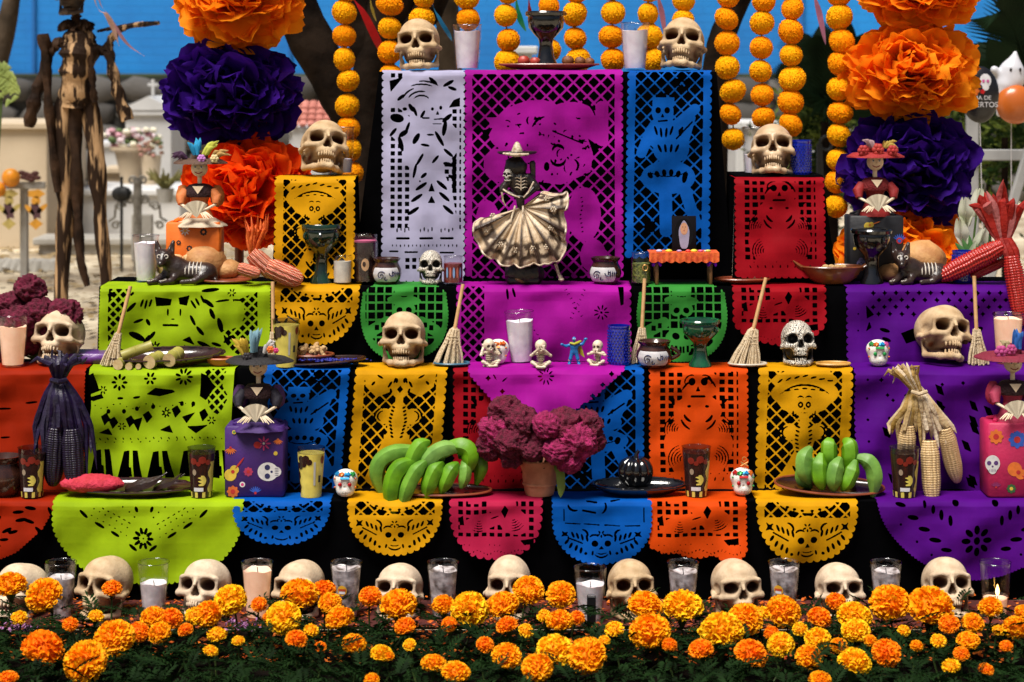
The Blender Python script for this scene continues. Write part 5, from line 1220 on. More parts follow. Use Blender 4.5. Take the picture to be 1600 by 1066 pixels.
# ------------------------------------------------------------------ reclining clay dogs
def build_dog():
    s = SDF((-.05, -.055, -.004), (.125, .055, .105), .0021); A = s.add
    A(s.ell((.055, .005, .026), (.050, .026, .025)), .01); A(s.ell((.020, .0, .036), (.026, .024, .028)), .016); A(s.ell((.092, .006, .024), (.026, .026, .024)), .012)
    A(s.cap((.010, -.002, .045), (-.002, -.010, .058), .018, .016), .012)
    A(s.ell((-.006, -.016, .064), (.020, .021, .019)), .010); A(s.cap((-.008, -.030, .058), (-.010, -.046, .050), .011, .008), .008)
    for x in (-1, 1):
        A(s.cap((-.006 + x * .014, -.008, .074), (-.006 + x * .020, -.004, .099), .010, .0045), .005)
        s.cut(s.ell((-.006 + x * .018, -.014, .088), (.0045, .004, .010)), .003)
        A(s.cap((.012 + x * .014, -.006, .022), (-.004 + x * .018, -.030, .009), .011, .008), .008); A(s.cap((-.004 + x * .018, -.030, .008), (-.022 + x * .014, -.044, .006), .0075, .0065), .004)
        A(s.cap((.088, .006 + x * .018, .018), (.070, -.006 + x * .026, .009), .013, .008), .008); A(s.cap((.070, -.004 + x * .026, .008), (.040, -.012 + x * .026, .006), .007, .006), .004)
    A(s.cap((.112, .010, .016), (.118, -.014, .006), .007, .004), .006)
    return s.mesh()
DGV, DGQ = build_dog()
dogm = mat('dark_clay_dog', (.035, .018, .014), .35, c2=(.018, .010, .008), ns=40, bump=.3, bs=120, coat=.2); chalk = mat('chalk_paint', (.66, .60, .52), .7)
def dog(tier, px, label, sc, back, flip=1, ribs=True):
    o = empty('clay_dog', on(tier, px, back), 0, sc); tag(o, label, 'dog figurine')
    link(np_mesh('dog_body', DGV, DGQ, dogm), 'dog_body', o)
    for x in (-1, 1):
        MB().tube([(-.006 + x * .0085 + .0042 * math.cos(a), -.0365, .067 + .0042 * math.sin(a)) for a in np.linspace(0, 6.283, 13)], .0014, 5).obj('painted_eye_ring', chalk, o)
        MB().ball((-.006 + x * .0085, -.0350, .067), .0022, 8, 6).obj('eye', foil['black'], o)
    for k in range(6):
        x = .036 + k * .009; MB().tube([(x, .005 - .0265 * math.cos(a), .026 + .0258 * math.sin(a)) for a in np.linspace(-.1, 1.35, 7)], [.0008, .0016, .0018, .0018, .0016, .0014, .0008], 5).obj('painted_rib', chalk, o)
    for x in (-1, 1):
        for k in (-1, 0, 1): MB().tube([(-.010 + x * .016 + k * .003, -.034, .0135), (-.022 + x * .014 + k * .004, -.049, .010)], .0011, 5).obj('painted_toe', chalk, o)
    return o
dog(3, 262, 'black clay dog with painted ribs lying on the lime paper', 1.30, .06)
dog(3, 1410, 'black clay dog with painted ribs lying on the purple paper', 1.25, .06)

# ------------------------------------------------------------------ small seated skeletons, the blue wrestler
ivory = mat('ivory_resin', (.66, .56, .42), .5, c2=(.40, .26, .15), ns=60, mixr=(.3, .5), bump=.3, bs=200)
def seated(px, label, pose, back=.03, yaw=0, sc=1.0):
    o = empty('seated_skeleton', on(2, px, back), R(yaw), sc); tag(o, label, 'figurine')
    s = SDF((-.042, -.045, -.003), (.042, .03, .088), .0018); A = s.add
    A(s.cap((0, .004, .008), (0, .004, .04), .008, .007), .004)
    for k in range(5): A(s.ell((0, .0, .022 + k * .0052), (.013 + .001 * k, .011, .0018)), .0015)
    for x in (-1, 1):
        A(s.cap((x * .008, 0, .007), (x * .026, -.018, .016), .006, .006), .004); A(s.cap((x * .026, -.018, .016), (x * .008, -.032, .005), .0055, .0045), .003)
        A(s.ell((x * .006, -.036, .004), (.010, .005, .004)), .003); A(s.cap((x * .012, .002, .044), (x * .018, .0, .042), .005), .004)
    A(s.ell((0, .0, .066), (.0175, .0185, .018)), .004); A(s.ell((0, -.009, .053), (.010, .010, .008)), .006)
    for x in (-1, 1): s.cut(s.ell((x * .0070, -.019, .062), (.0048, .007, .0050)), .0015)
    s.cut(s.ell((0, -.020, .055), (.0022, .005, .003)), .001)
    hand = {'eyes': (.008, -.022, .062), 'ears': (.019, -.002, .062), 'mouth': (.005, -.022, .050)}[pose]
    for x in (-1, 1):
        e = (x * .030, -.010, .036); A(s.cap((x * .017, .0, .043), e, .0045, .004), .003); A(s.cap(e, (x * hand[0] * 1.05, hand[1] * .95, hand[2] - .006), .004, .0042), .003)
        for k in range(3): A(s.cap((x * hand[0], hand[1], hand[2] - .006), (x * (hand[0] - .0 + (k - 1) * .004), hand[1] * 1.0, hand[2] + .006), .0024, .002), .001)
    V, Q = s.mesh(); w = np.clip((np.abs(np.sin(V[:, 2] * 600)) < .35) * (V[:, 2] < .048) * .8 + (np.linalg.norm((V - np.array([0, -.018, .061])) / np.array([.014, .01, .006]), axis=1) < 1) * (V[:, 1] > -.0165) * 1.0, 0, 1)[:, None]
    link(np_mesh('skeleton_body', V, Q, mat('ivory_wash', (.70, .60, .46), .5, c2=(.58, .46, .32), ns=60, attr='paint', bump=.2, bs=200), (1 - w) + w * np.array([.10, .05, .03])), 'skeleton_body', o)
    MB().lathe([(.001, .0), (.020, 0), (.019, .003), (.001, .0035)], 16, sy=.8).obj('base', ivory, o)
    return o
seated(764, 'seated skeleton figurine covering its ears, leftmost of three', 'ears', yaw=22, sc=.98)
seated(845, 'seated skeleton figurine covering its eyes, middle of three', 'eyes', sc=.98, back=.01)
seated(934, 'seated skeleton figurine covering its mouth, rightmost of three', 'mouth', yaw=-22, sc=.90, back=.05)
s = SDF((-.042, -.02, -.002), (.046, .02, .088), .0016); A = s.add
A(s.ell((0, 0, .054), (.013, .009, .014)), .003); A(s.ell((0, 0, .040), (.009, .007, .008)), .006); A(s.ell((0, -.002, .077), (.0062, .0065, .0075)), .003)
for x in (-1, 1):
    A(s.cap((x * .006, 0, .036), (x * .011, -.002, .018), .0065, .005), .005); A(s.cap((x * .011, -.002, .018), (x * .014, 0, .004), .005, .0045), .003); A(s.ell((x * .015, -.005, .003), (.005, .009, .003)), .003)
A(s.cap((-.011, 0, .060), (-.024, -.004, .056), .005, .0042), .004); A(s.cap((-.024, -.004, .056), (-.035, -.008, .060), .0042, .0035), .003); A(s.ell((-.037, -.009, .062), (.005, .004, .004)), .002)
A(s.cap((.011, 0, .060), (.026, -.002, .062), .005, .0042), .004); A(s.cap((.026, -.002, .062), (.033, -.004, .074), .0042, .0035), .003); A(s.ell((.035, -.005, .078), (.006, .004, .004)), .002)
o = empty('wrestler_toy', on(2, 897, .06), 0, 1.0); tag(o, 'small blue plastic wrestler toy with yellow cape, arms spread', 'toy figure')
V, Q = s.mesh(); link(np_mesh('toy_body', V, Q, mat('blue_plastic', (.010, .16, .45), .35, ns=30)), 'toy_body', o)
b = MB(); b.grid([[(-.014 + .034 * u + .012 * t, .010 + .008 * math.sin(u * 5), .066 - t * (.045 - .02 * (1 - u))) for u in np.linspace(0, 1, 8)] for t in np.linspace(0, 1, 7)]); b.tube([(-.013, -.006, .066), (0, -.010, .063), (.013, -.006, .068), (.02, .004, .070)], [.003, .004, .004, .003], 7); b.obj('cape', mat('yellow_plastic', (.42, .42, .02), .4), o)
for x in (-1, 1): MB().ball((x * .0028, -.0078, .078), (.0018, .0012, .0016), 8, 6).obj('eye', label_w, o)
for x in (-1, 1): MB().tube([(x * .0125, -.001, .012), (x * .0130, -.001, .016)], .0054, 8).obj('knee_band', mat('skin_plastic', (.55, .33, .22), .5), o)

# ------------------------------------------------------------------ the dancing skeleton statue
dress = mat('cream_dress', (.70, .57, .42), .5, c2=(.50, .36, .22), ns=28, nd=5, bump=.35, bs=90, attr='paint')
dark_res = mat('dark_resin', (.022, .013, .010), .35, c2=(.010, .006, .005), ns=30, bump=.3, bs=60)
base = on(3, 818, .05); o = empty('dancing_skeleton', base); tag(o, 'large dancing skeleton statue swirling a cream flowered skirt', 'statue')
q = lambda px, py, dy=0.0: Qd(base, px, py, dy)
waist = q(816, 323)
ring = [(845, 303, -.02), (868, 303, -.03), (885, 303, -.035), (887, 318, -.04), (880, 334, -.05), (884, 352, -.045), (882, 372, -.05), (884, 388, -.05), (874, 404, -.055), (858, 414, -.06), (842, 411, -.065), (826, 416, -.07), (808, 415, -.07), (792, 415, -.065), (776, 408, -.06), (762, 400, -.055), (748, 384, -.05), (740, 364, -.04), (742, 348, -.035), (756, 344, -.03), (772, 338, -.02)]
def closed_curve(pts, n):
    out = []; m = len(pts)
    for i in range(n):
        t = i / (n - 1) * (m - 1); k = min(int(t), m - 2); u = t - k
        p0, p1, p2, p3 = (Vector(pts[max(k - 1, 0)]), Vector(pts[k]), Vector(pts[k + 1]), Vector(pts[min(k + 2, m - 1)]))
        out.append(.5 * ((2 * p1) + (p2 - p0) * u + (2 * p0 - 5 * p1 + 4 * p2 - p3) * u * u + (3 * p1 - p0 - 3 * p2 + p3) * u ** 3))
    return out
hem = closed_curve([tuple(q(*r_)) for r_ in ring], 150); rows = []; cols = []
for j in range(26):
    t = j / 25; row = []
    for i, h_ in enumerate(hem):
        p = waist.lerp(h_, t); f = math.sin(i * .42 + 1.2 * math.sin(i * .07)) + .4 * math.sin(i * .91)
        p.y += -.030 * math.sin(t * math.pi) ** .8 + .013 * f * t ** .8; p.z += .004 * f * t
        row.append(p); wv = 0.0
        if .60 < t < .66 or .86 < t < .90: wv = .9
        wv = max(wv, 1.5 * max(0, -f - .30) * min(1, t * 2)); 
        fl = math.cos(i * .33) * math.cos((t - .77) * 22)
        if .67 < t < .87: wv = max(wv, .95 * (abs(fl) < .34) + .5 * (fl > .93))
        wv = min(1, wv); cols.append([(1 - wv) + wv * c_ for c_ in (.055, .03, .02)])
    rows.append(row)
V = np.array([tuple(p) for r_ in rows for p in r_]); I = np.arange(26 * 150).reshape(26, 150); Qf = np.stack([I[:-1, :-1], I[1:, :-1], I[1:, 1:], I[:-1, 1:]], -1).reshape(-1, 4)
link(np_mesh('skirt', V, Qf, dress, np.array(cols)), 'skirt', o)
b = MB(); b.grid([[(p.x * .96 + waist.x * .04, .035 + .03 * math.sin(k * .3), p.z) if t == 1 else (waist.lerp(p, t).x, .01 + .02 * t, waist.lerp(p, t).z) for k, p in enumerate(hem)] for t in (0, .5, 1)]); b.obj('skirt_back', dark_res, o)
MB().tube([p + Vector((0, -.001, 0)) for p in rows[-1]], .0032, 6).obj('hem_ruffle', mat('cream_edge', (.68, .58, .46), .5, c2=(.40, .28, .18), ns=60), o)
frl = mat('cream_flower', (.66, .56, .42), .5, c2=(.3, .2, .12), ns=120)
for i, t in ((8, .72), (26, .75), (44, .7), (62, .75), (76, .72), (92, .76), (108, .72), (124, .76), (138, .7)):
    p = rows[int(t * 25)][i]; b = MB()
    for k in range(6): b.ball(p + Vector((.0065 * math.cos(k * 1.047), -.004, .0065 * math.sin(k * 1.047))), (.0036, .0025, .0036), 7, 5)
    b.ball(p + Vector((0, -.006, 0)), .0028, 7, 5); b.obj('moulded_flower', frl, o)
s = SDF((-.075, -.05, .20), (.075, .05, .40), .0022)      # bodice, arms, neck: one figure (heights above the step)
zz = lambda py: q(816, py).z
xx = lambda px: q(px, 300).x
A = s.add
A(s.cap((xx(814), .0, zz(326)), (xx(812), 0, zz(300)), .011, .016), .004); A(s.ell((xx(812), .0, zz(286)), (.034, .020, .034)), .012); A(s.cap((xx(808), 0, zz(272)), (xx(800), -.004, zz(262)), .008), .006)
A(s.cap((xx(826), .0, zz(278)), (xx(838), -.008, zz(292)), .014, .012), .008); A(s.cap((xx(838), -.008, zz(292)), (xx(820), -.028, zz(308)), .011, .007), .004); A(s.cap((xx(800), -.004, zz(276)), (xx(784), -.012, zz(296)), .013, .012), .008); A(s.cap((xx(786), -.012, zz(296)), (xx(806), -.026, zz(306)), .0075, .006), .004)
A(s.ell((xx(812), -.027, zz(307)), (.014, .006, .006)), .003); A(s.cap((xx(832), .006, zz(256)), (xx(834), .008, zz(290)), .010, .006), .006)
V, Q = s.mesh(); link(np_mesh('bodice_and_arms', V, Q, dark_res), 'bodice_and_arms', o)
for k in range(4):
    for x in (-1, 1): MB().tube([(xx(814) + x * .002, -.0225, zz(279 + k * 5)), (xx(814) + x * .012, -.0205, zz(277 + k * 5)), (xx(814) + x * .019, -.016, zz(278 + k * 5))], [.0016, .0020, .0010], 6).obj('rib', frl, o)
MB().tube([(xx(814), -.0225, zz(274)), (xx(814), -.0225, zz(297))], .0022, 6).obj('breastbone', frl, o)
for pts in ([(834, 284, -.03), (826, 300, -.035), (818, 309, -.04)], [(786, 296, -.022), (796, 303, -.034), (812, 309, -.038)], [(784, 300, -.02), (786, 314, -.02), (790, 322, -.016)], [(805, 322, -.03), (800, 338, -.045), (798, 348, -.05)], [(817, 322, -.03), (817, 336, -.045), (816, 346, -.05)]): MB().tube([q(*p) for p in pts], [.0032, .0030, .0022], 6).obj('bone', frl, o)
sk = link(skull_me3, 'head', o, q(794, 283, -.010), Euler((0, 0, R(-20))), .24)
b = MB(); b.ball(q(806, 262, .01), (.036, .026, .036), 14, 10, fn=lambda p: 1 + .10 * math.sin(p.x * 9) * math.sin(p.z * 8)); b.obj('hair', dark_res, o)
b = MB(); b.lathe([(.055, .004), (.062, .009), (.060, .013), (.040, .006), (.020, .006)], 28, c=q(808, 243, 0), sy=.8, rfn=lambda a, t: 1 + .05 * math.sin(2 * a)); b.obj('hat_brim', dark_res, o)
b = MB(); b.lathe([(.019, .004), (.017, .016), (.010, .034), (.004, .042), (.0005, .043)], 20, c=q(808, 243, 0)); b.obj('hat_crown', frl, o)
b = MB(); b.tube([q(786, 240, -.045), q(805, 242.5, -.058), q(826, 241, -.05)], [.003, .0065, .003], 8); b.obj('hat_brim_edge', frl, o)
b = MB(); b.box((0, .0, .010), (.10, .06, .02), bev=.006); b.ball((.0, 0, .030), (.060, .034, .050), 18, 10, fn=lambda p: 1 + .1 * math.sin(p.x * 8 + p.y * 5)); b.obj('rock_base', dark_res, o)
b = MB(); b.ball((-.012, -.030, .012), (.016, .006, .005), 10, 6, Euler((0, .4, 0))); b.obj('brown_streak', mat('brown_gilt', (.20, .09, .03), .35), o)
b = MB(); b.cap = None; b.tube([q(868, 412, -.02), q(873, 428, -.02), q(878, 437, -.03)], [.005, .005, .007], 8); b.ball(q(877, 437, -.035), (.009, .010, .006), 10, 6); b.obj('shoe', frl, o)
# ------------------------------------------------------------------ papier-mache lady dolls on printed boxes
faceM = mat('doll_face', (.82, .66, .46), .5, c2=(.76, .58, .38), ns=20); handM = mat('doll_bone', (.80, .68, .50), .6, c2=(.68, .54, .38), ns=40)
inkM = mat('doll_ink', (.015, .008, .008), .5); lipM = mat('doll_lip', (.40, .03, .03), .5)
def prints(o, box, specs, sx, sz, yf, name='printed_motif'):
    """flat printed motifs on the front of a box: (kind, x, z, r, colour, colour2, angle) in fractions of the front"""
    pm = lambda c: mat('ink_%02d_%02d_%02d' % tuple(int(v * 99) for v in c), c, .7, ns=60)
    lay = 0
    for sp in specs:
        k, x, z, r, c = sp[:5]; c2 = sp[5] if len(sp) > 5 else c; an = R(sp[6]) if len(sp) > 6 else 0
        lay += 1; y = yf - .0009 - .00008 * lay; p = lambda dx=0, dz=0, dy=0: (x * sx + dx, y - dy, z * sz + dz)
        b = MB()
        if k == 'flower':
            b.disc(p(), r, fn=lambda a: .72 + .28 * abs(math.cos(a * 4)), n=40); b.cur = 1; b.disc(p(dy=.0004), r * .38, n=12)
        elif k == 'ring':
            b.disc(p(), r, n=20); b.cur = 1; b.disc(p(dy=.0004), r * .55, n=16)
        elif k == 'petals':
            for i in range(8): a = i * .785 + an; b.disc(p(math.cos(a) * r * .6, math.sin(a) * r * .6), r * .36, ry=r * .13, ang=a, n=10)
            b.cur = 1; b.disc(p(dy=.0004), r * .16, n=8)
        elif k == 'guitar':
            ca, sa = math.cos(an), math.sin(an)
            b.disc(p(-ca * r * .35, -sa * r * .35), r * .52, n=18); b.disc(p(ca * r * .22, sa * r * .22, .0001), r * .38, n=16); b.cur = 1
            b.disc(p(ca * r * .95, sa * r * .95, .0003), r * .62, ry=r * .08, ang=an, n=10); b.disc(p(0, 0, .0005), r * .16, n=10)
        elif k == 'skull':
            b.disc(p(), r, n=22, ry=r * .9, ang=an); ca, sa = math.cos(an), math.sin(an); b.disc(p(-sa * 0 - ca * r * .75, -sa * r * .75, .0001), r * .55, ry=r * .5, ang=an, n=14); b.cur = 1
            for s_ in (-1, 1): b.disc(p(ca * r * .05 - s_ * sa * r * .42, sa * r * .05 + s_ * ca * r * .42, .0005), r * .27, n=12)
            b.disc(p(-ca * r * .36, -sa * r * .36, .0005), r * .13, n=6)
            for i in range(5): b.disc(p(-ca * r * .85 - sa * r * .17 * (i - 2), -sa * r * .85 + ca * r * .17 * (i - 2), .0005), r * .22, ry=r * .03, ang=an, n=6)
        elif k == 'rays':
            for i in range(7): a = an + (i - 3) * .35; b.disc(p(math.cos(a) * r * .6, math.sin(a) * r * .6), r * .42, ry=r * .09, ang=a, n=8)
            b.cur = 1; b.disc(p(dy=.0004), r * .2, n=8)
        b.obj(name, [pm(c), pm(c2)], o, smooth=False)
def printed_box(tier, px, label, w, h, dp, base_c, back, specs, edge=None):
    o = empty('printed_box', on(tier, px, back)); tag(o, label, 'box')
    cm = mat('box_' + label[:14].replace(' ', '_'), base_c, .6, ns=16, bump=.25, bs=30)
    b = MB(); b.box((0, 0, h / 2), (w, dp, h), bev=.006); b.obj('wrapped_box', cm, o)
    b = MB()          # gathered cloth on the lid
    for i in range(7):
        a = -1.2 + i * .4; b.tube([(a * w * .30, -dp * .3, h + .002), (a * w * .2, 0, h + .010 + .004 * (i % 2)), (a * w * .33, dp * .3, h + .002)], [.006, .011, .006], 7, .7)
    b.obj('gathered_top', cm, o)
    prints(o, None, specs, w, h, -dp / 2)
    return o
def doll(tier, px, back, z0, label, dress_c, hat, face_yaw=0, lace=(.03, .006, .008), skirt=None, sc=1.36, puffs=None):
    """seated lady: bust, shawl, thin bone arms, folded fan, wide hat"""
    d = T[tier][0] + back; o = empty('lady_doll', on(tier, px, back) + Vector((0, 0, z0)), R(face_yaw), sc); tag(o, label, 'doll')
    dm = mat('doll_dress_%02d%02d' % (int(dress_c[0] * 99), int(dress_c[2] * 99)), dress_c, .7, ns=30, bump=.4, bs=60); lm = mat('doll_lace_%02d%02d' % (int(lace[0] * 99), int(lace[2] * 99)), lace, .8, bump=.8, bs=220)
    MB().lathe([(.001, .0), (.036, .0), (.034, .010), (.022, .035), (.019, .048), (.026, .066), (.030, .078), (.022, .086), (.008, .090)], 22, sy=.72).obj('dress', dm, o)
    b = MB(); b.lathe([(.010, .091), (.024, .088), (.034, .078), (.037, .066), (.033, .060)], 30, sy=.78, rfn=lambda a, t: 1 + .05 * math.sin(a * 11) * t); b.obj('lace_collar', lm, o)
    b = MB(); b.add([(-.013, -.0275, .086), (.013, -.0275, .086), (0, -.0305, .068)], [(0, 2, 1)]); b.obj('neckline', faceM, o)
    MB().lathe([(.0062, .080), (.0052, .092), (.0052, .106), (.006, .110)], 12).obj('neck', faceM, o)
    MB().ball((0, -.003, .126), (.0195, .0185, .022), 20, 14, fn=lambda p: 1 - .12 * max(0, -p.z) ** 2 * (1 if abs(p.x) > .2 else .5)).obj('head', faceM, o)
    for x in (-1, 1):
        h_ = MB().ball((x * .0072, -.0205, .130), (.0030, .0016, .0032), 10, 6).obj('eye', label_w, o); MB().ball((x * .0072, -.0222, .130), (.0017, .0010, .0018), 8, 5).obj('pupil', inkM, h_)
        MB().tube([(x * .0035, -.0210, .136), (x * .0072, -.0214, .1375), (x * .0112, -.0188, .1355)], .0007, 4).obj('eyebrow', inkM, o)
    MB().ball((0, -.0222, .124), (.0016, .002, .0030), 8, 6).obj('nose', faceM, o)
    MB().tube([(-.0085, -.0180, .1185), (-.0045, -.0208, .1160), (0, -.0214, .1150), (.0045, -.0208, .1160), (.0085, -.0180, .1185)], .0010, 5).obj('smile', lipM, o)
    for x in (-1, 1):
        sh, el, wr = Vector((x * .031, -.004, .074)), Vector((x * .040, -.020, .044)), Vector((x * .014, -.040, .030))
        MB().tube([sh, sh.lerp(el, .5) + Vector((x * .006, 0, 0)), el], [.011, .013, .008], 10).obj('sleeve', dm, o)
        a_ = MB().tube([el, wr], [.0034, .0030], 7).obj('forearm', handM, o)
        b = MB()
        for k in range(5): b.tube([wr, wr + Vector((-x * .006 + (k - 2) * .004 * 1.0 + x * .010, -.006, -.006)), wr + Vector((x * .014 + (k - 2) * .0055, -.010, -.016 - .003 * (k == 2)))], [.0024, .0019, .0011], 5)
        h = b.obj('hand', handM, a_)
    b = MB()           # folded fan held at the lap
    for k in range(9):
        a = R(50 + k * 10); b.add([(0, -.046, .014), (math.cos(a) * .040, -.047 - .002 * (k % 2), .014 + math.sin(a) * .040), (math.cos(a + R(10)) * .040, -.047 - .002 * ((k + 1) % 2), .014 + math.sin(a + R(10)) * .040)], [(0, 1, 2)])
    b.obj('fan', mat('fan_paper', (.66, .57, .42), .7), o, smooth=False)
    if skirt:
        sm = mat('doll_skirt_%02d%02d' % (int(skirt[0] * 99), int(skirt[2] * 99)), skirt, .7, bump=.4, bs=60)
        MB().lathe([(.034, .012), (.046, .004), (.060, -.004), (.062, -.008)], 30, sy=.8, rfn=lambda a, t: 1 + .07 * math.sin(a * 8) * t).obj('spread_skirt', sm, o)
    if puffs:
        pm = mat('doll_puff_%02d%02d' % (int(puffs[0] * 99), int(puffs[2] * 99)), puffs, .7, bump=.4, bs=60, transl=.3)
        for x in (-1, 1): MB().ball((x * .040, .008, .060), (.017, .014, .026), 12, 8, fn=lambda p: 1 + .08 * math.sin(p.z * 9)).obj('puffed_sleeve', pm, o)
    hat(o)
    return o
def hat_fn(brim, feathers, flowers, rb=.064, band=None, crown=True, droop=.012):
    def f(o):
        hm = mat('hat_%02d%02d%02d' % tuple(int(v * 99) for v in brim), brim, .75, ns=40, bump=.6, bs=160)
        hb = MB().lathe([(.016, .146), (.034, .149), (rb * .8, .147), (rb, .140), (rb * 1.02, .137), (rb * .8, .142), (.016, .141)], 36, sy=.78, rfn=lambda a, t: 1 + .06 * math.sin(a * 3 + 1) * t).obj('hat_brim', hm, o)
        if crown: MB().lathe([(.020, .145), (.019, .160), (.016, .168), (.001, .170)], 20, sy=.9).obj('hat_crown', hm, o)
        rs = rnd(int(rb * 1e4) + len(feathers))
        for i, (c, x, z, dx, dz) in enumerate(feathers):
            m = mat('feather_%02d%02d%02d' % tuple(int(v * 99) for v in c), c, .8, transl=.3); b = MB()
            for k in range(11):
                t0 = Vector((x + rs.uniform(-.006, .006), -.020 + rs.uniform(-.01, .012), z)); e = t0 + Vector((dx + rs.uniform(-.012, .012), rs.uniform(-.012, .01), dz + rs.uniform(-.008, .010)))
                leaf(b, [t0, t0.lerp(e, .5) + Vector((0, -.004, .008)), e], .0042, .3, n=5)
            b.obj('feather_plume', m, hb)
        for c, x, z, r_ in flowers:
            m = mat('petal_%02d%02d%02d' % tuple(int(v * 99) for v in c), c, .7); b = MB()
            for k in range(6): a = k * 1.047; b.ball((x + math.cos(a) * r_ * .55, -.034 - .006, z + math.sin(a) * r_ * .55), (r_ * .5, r_ * .35, r_ * .5), 8, 5)
            b.ball((x, -.044, z), r_ * .35, 7, 5); b.obj('hat_flower', m, hb)
    return f
OR, RD, BL, WH, PK, YE, GN, BK = (.72, .16, .02), (.50, .02, .02), (.03, .10, .50), (.70, .68, .66), (.62, .04, .20), (.72, .50, .05), (.08, .30, .06), (.012, .010, .012)
printed_box(1, 401, 'deep purple printed box under the doll with the black hat', .172, .205, .11, (.050, .010, .15), .075, [
    ('skull', .23, .36, .030, WH, (.02, .02, .10), 180), ('guitar', -.36, .36, .034, YE, RD, 52), ('flower', -.10, .36, .014, (.42, .03, .10), RD), ('ring', -.20, .18, .008, WH, PK), ('petals', .16, .76, .022, PK, WH), ('rays', -.40, .70, .02, OR, RD, 270), ('ring', .36, .62, .006, YE, YE),
    ('rays', .02, .06, .020, BL, RD, 90), ('flower', -.36, .08, .018, (.6, .12, .02), RD), ('ring', .05, .74, .010, RD, RD), ('rays', .40, .82, .016, OR, OR, 270), ('ring', -.34, .92, .006, YE, GN)])
doll(1, 404, .055, .202, 'doll in black lace with wide black plumed hat, left of centre', (.012, .008, .02), hat_fn(BK, [((.25, .45, .55), -.008, .160, .004, .042), (YE, -.026, .155, -.012, .026), (WH, .018, .158, .016, .020)], [(OR, .030, .168, .008), (PK, .042, .166, .006), ((.02, .015, .02), -.020, .152, .010)], rb=.072), skirt=(.05, .01, .14), puffs=(.14, .05, .20))
printed_box(3, 305, 'orange printed box with black oval under the left doll', .170, .185, .10, (.80, .16, .008), .16, [
    ('ring', .22, .36, .033, BK, (.60, .5, .45)), ('skull', .24, .30, .013, WH, BK, 270), ('flower', -.36, .40, .012, BK, OR), ('flower', -.06, .56, .010, BK, OR), ('petals', -.14, .86, .016, WH, YE), ('flower', .20, .84, .012, BK, OR), ('ring', -.22, .34, .006, RD, YE), ('flower', -.26, .66, .008, BK, OR)])
doll(3, 312, .15, .182, 'doll in black lace with rainbow feathered hat on the orange box', (.70, .20, .05), hat_fn((.10, .05, .03), [((.02, .35, .65), -.004, .158, -.006, .030), ((.65, .68, .10), .016, .158, .018, .024), ((.70, .45, .15), .036, .150, .024, .014), ((.10, .04, .10), -.030, .150, -.028, .004)], [((.5, .2, .55), .010, .150, .010), ((.75, .6, .3), .040, .150, .010)], rb=.062), puffs=(.72, .22, .04), skirt=(.62, .5, .36))
printed_box(3, 1365, 'black printed box under the red-hatted doll', .172, .205, .10, (.008, .008, .012), .17, [
    ('guitar', -.12, .86, .022, YE, OR, 20), ('flower', -.02, .70, .015, (.45, .06, .02), BK), ('flower', .16, .66, .015, (.45, .06, .02), BK), ('rays', .42, .62, .022, BL, RD, 90), ('ring', .42, .62, .010, RD, BL), ('skull', -.28, .26, .016, (.12, .10, .22), BK, 270), ('ring', -.40, .5, .005, YE, YE)])
doll(3, 1367, .15, .202, 'doll in red lace with broad red hat on the black box', (.30, .012, .012), hat_fn((.32, .012, .012), [((.45, .30, .32), -.010, .160, -.010, .010), ((.55, .40, .08), .022, .160, .016, .006)], [((.40, .02, .02), -.034, .154, .013), ((.42, .03, .02), .0, .156, .014), ((.40, .02, .02), .034, .154, .013)], rb=.066), lace=(.20, .008, .010))
printed_box(1, 1582, 'hot pink printed box at the right edge', .17, .215, .11, (.50, .014, .085), .07, [
    ('rays', .0, .78, .026, BL, BL, 90), ('flower', .0, .78, .026, BL, RD), ('guitar', .02, .34, .040, OR, RD, 320), ('flower', -.36, .82, .022, OR, RD), ('skull', -.42, .46, .024, WH, (.10, .04, .18), 90), ('flower', -.10, .12, .014, (.03, .12, .03), YE), ('rays', -.36, .14, .016, (.25, .02, .12), RD, 90), ('flower', .40, .56, .02, OR, RD)])
doll(1, 1582, .055, .212, 'doll in black lace with flat crimson hat at the right edge', (.45, .04, .10), hat_fn((.20, .008, .03), [((.03, .16, .55), .004, .160, .008, .034), ((.55, .45, .25), -.016, .156, -.004, .014)], [((.45, .05, .22), -.034, .156, .014), ((.45, .05, .20), -.012, .160, .012)], rb=.082), puffs=(.55, .04, .10))

# ------------------------------------------------------------------ little table with the portrait
o = empty('mini_table', on(3, 1067, .05)); tag(o, 'miniature wooden table with orange lace cloth in front of the blue banner', 'miniature table')
wood = mat('table_wood', (.22, .10, .035), .5, c2=(.15, .06, .02), ns=24, wave=(30, 4, (.10, .04, .015), .5, .9))
for x in (-1, 1):
    for y in (0, 1): MB().box((x * .083, -.03 + y * .06, .042), (.011, .011, .084), bev=.001).obj('leg', wood, o)
MB().box((0, 0, .087), (.185, .085, .007), bev=.001).obj('table_top', wood, o)
MB().box((0, .031, .045), (.15, .004, .07)).obj('back_panel', black, o)
b = MB(); n = 60
b.grid([[(-.108 + .216 * i / n, -.052 - .003 * math.sin(i * 1.3) * t, .0945 + .006 * (1 - t) - t * (.020 + .006 * abs(math.sin(i * .42)))) for i in range(n + 1)] for t in np.linspace(0, 1, 5)]); b.grid([[(-.108 + .216 * i / n, -.052 + .1 * t, .1005) for i in range(n + 1)] for t in (0, 1)])
b.obj('orange_cloth', mat('orange_lace', (.72, .12, .02), .7, c2=(.55, .06, .01), ns=70, mixr=(.45, .55)), o)
for x in (-1, 1): MB().grid([[(x * .085 - .016 + .032 * u, -.049, .0765 - t * (.014 + .006 * math.sin(u * 9))) for u in np.linspace(0, 1, 8)] for t in (0, 1)]).obj('purple_trim', paper_mat('purple'), o)
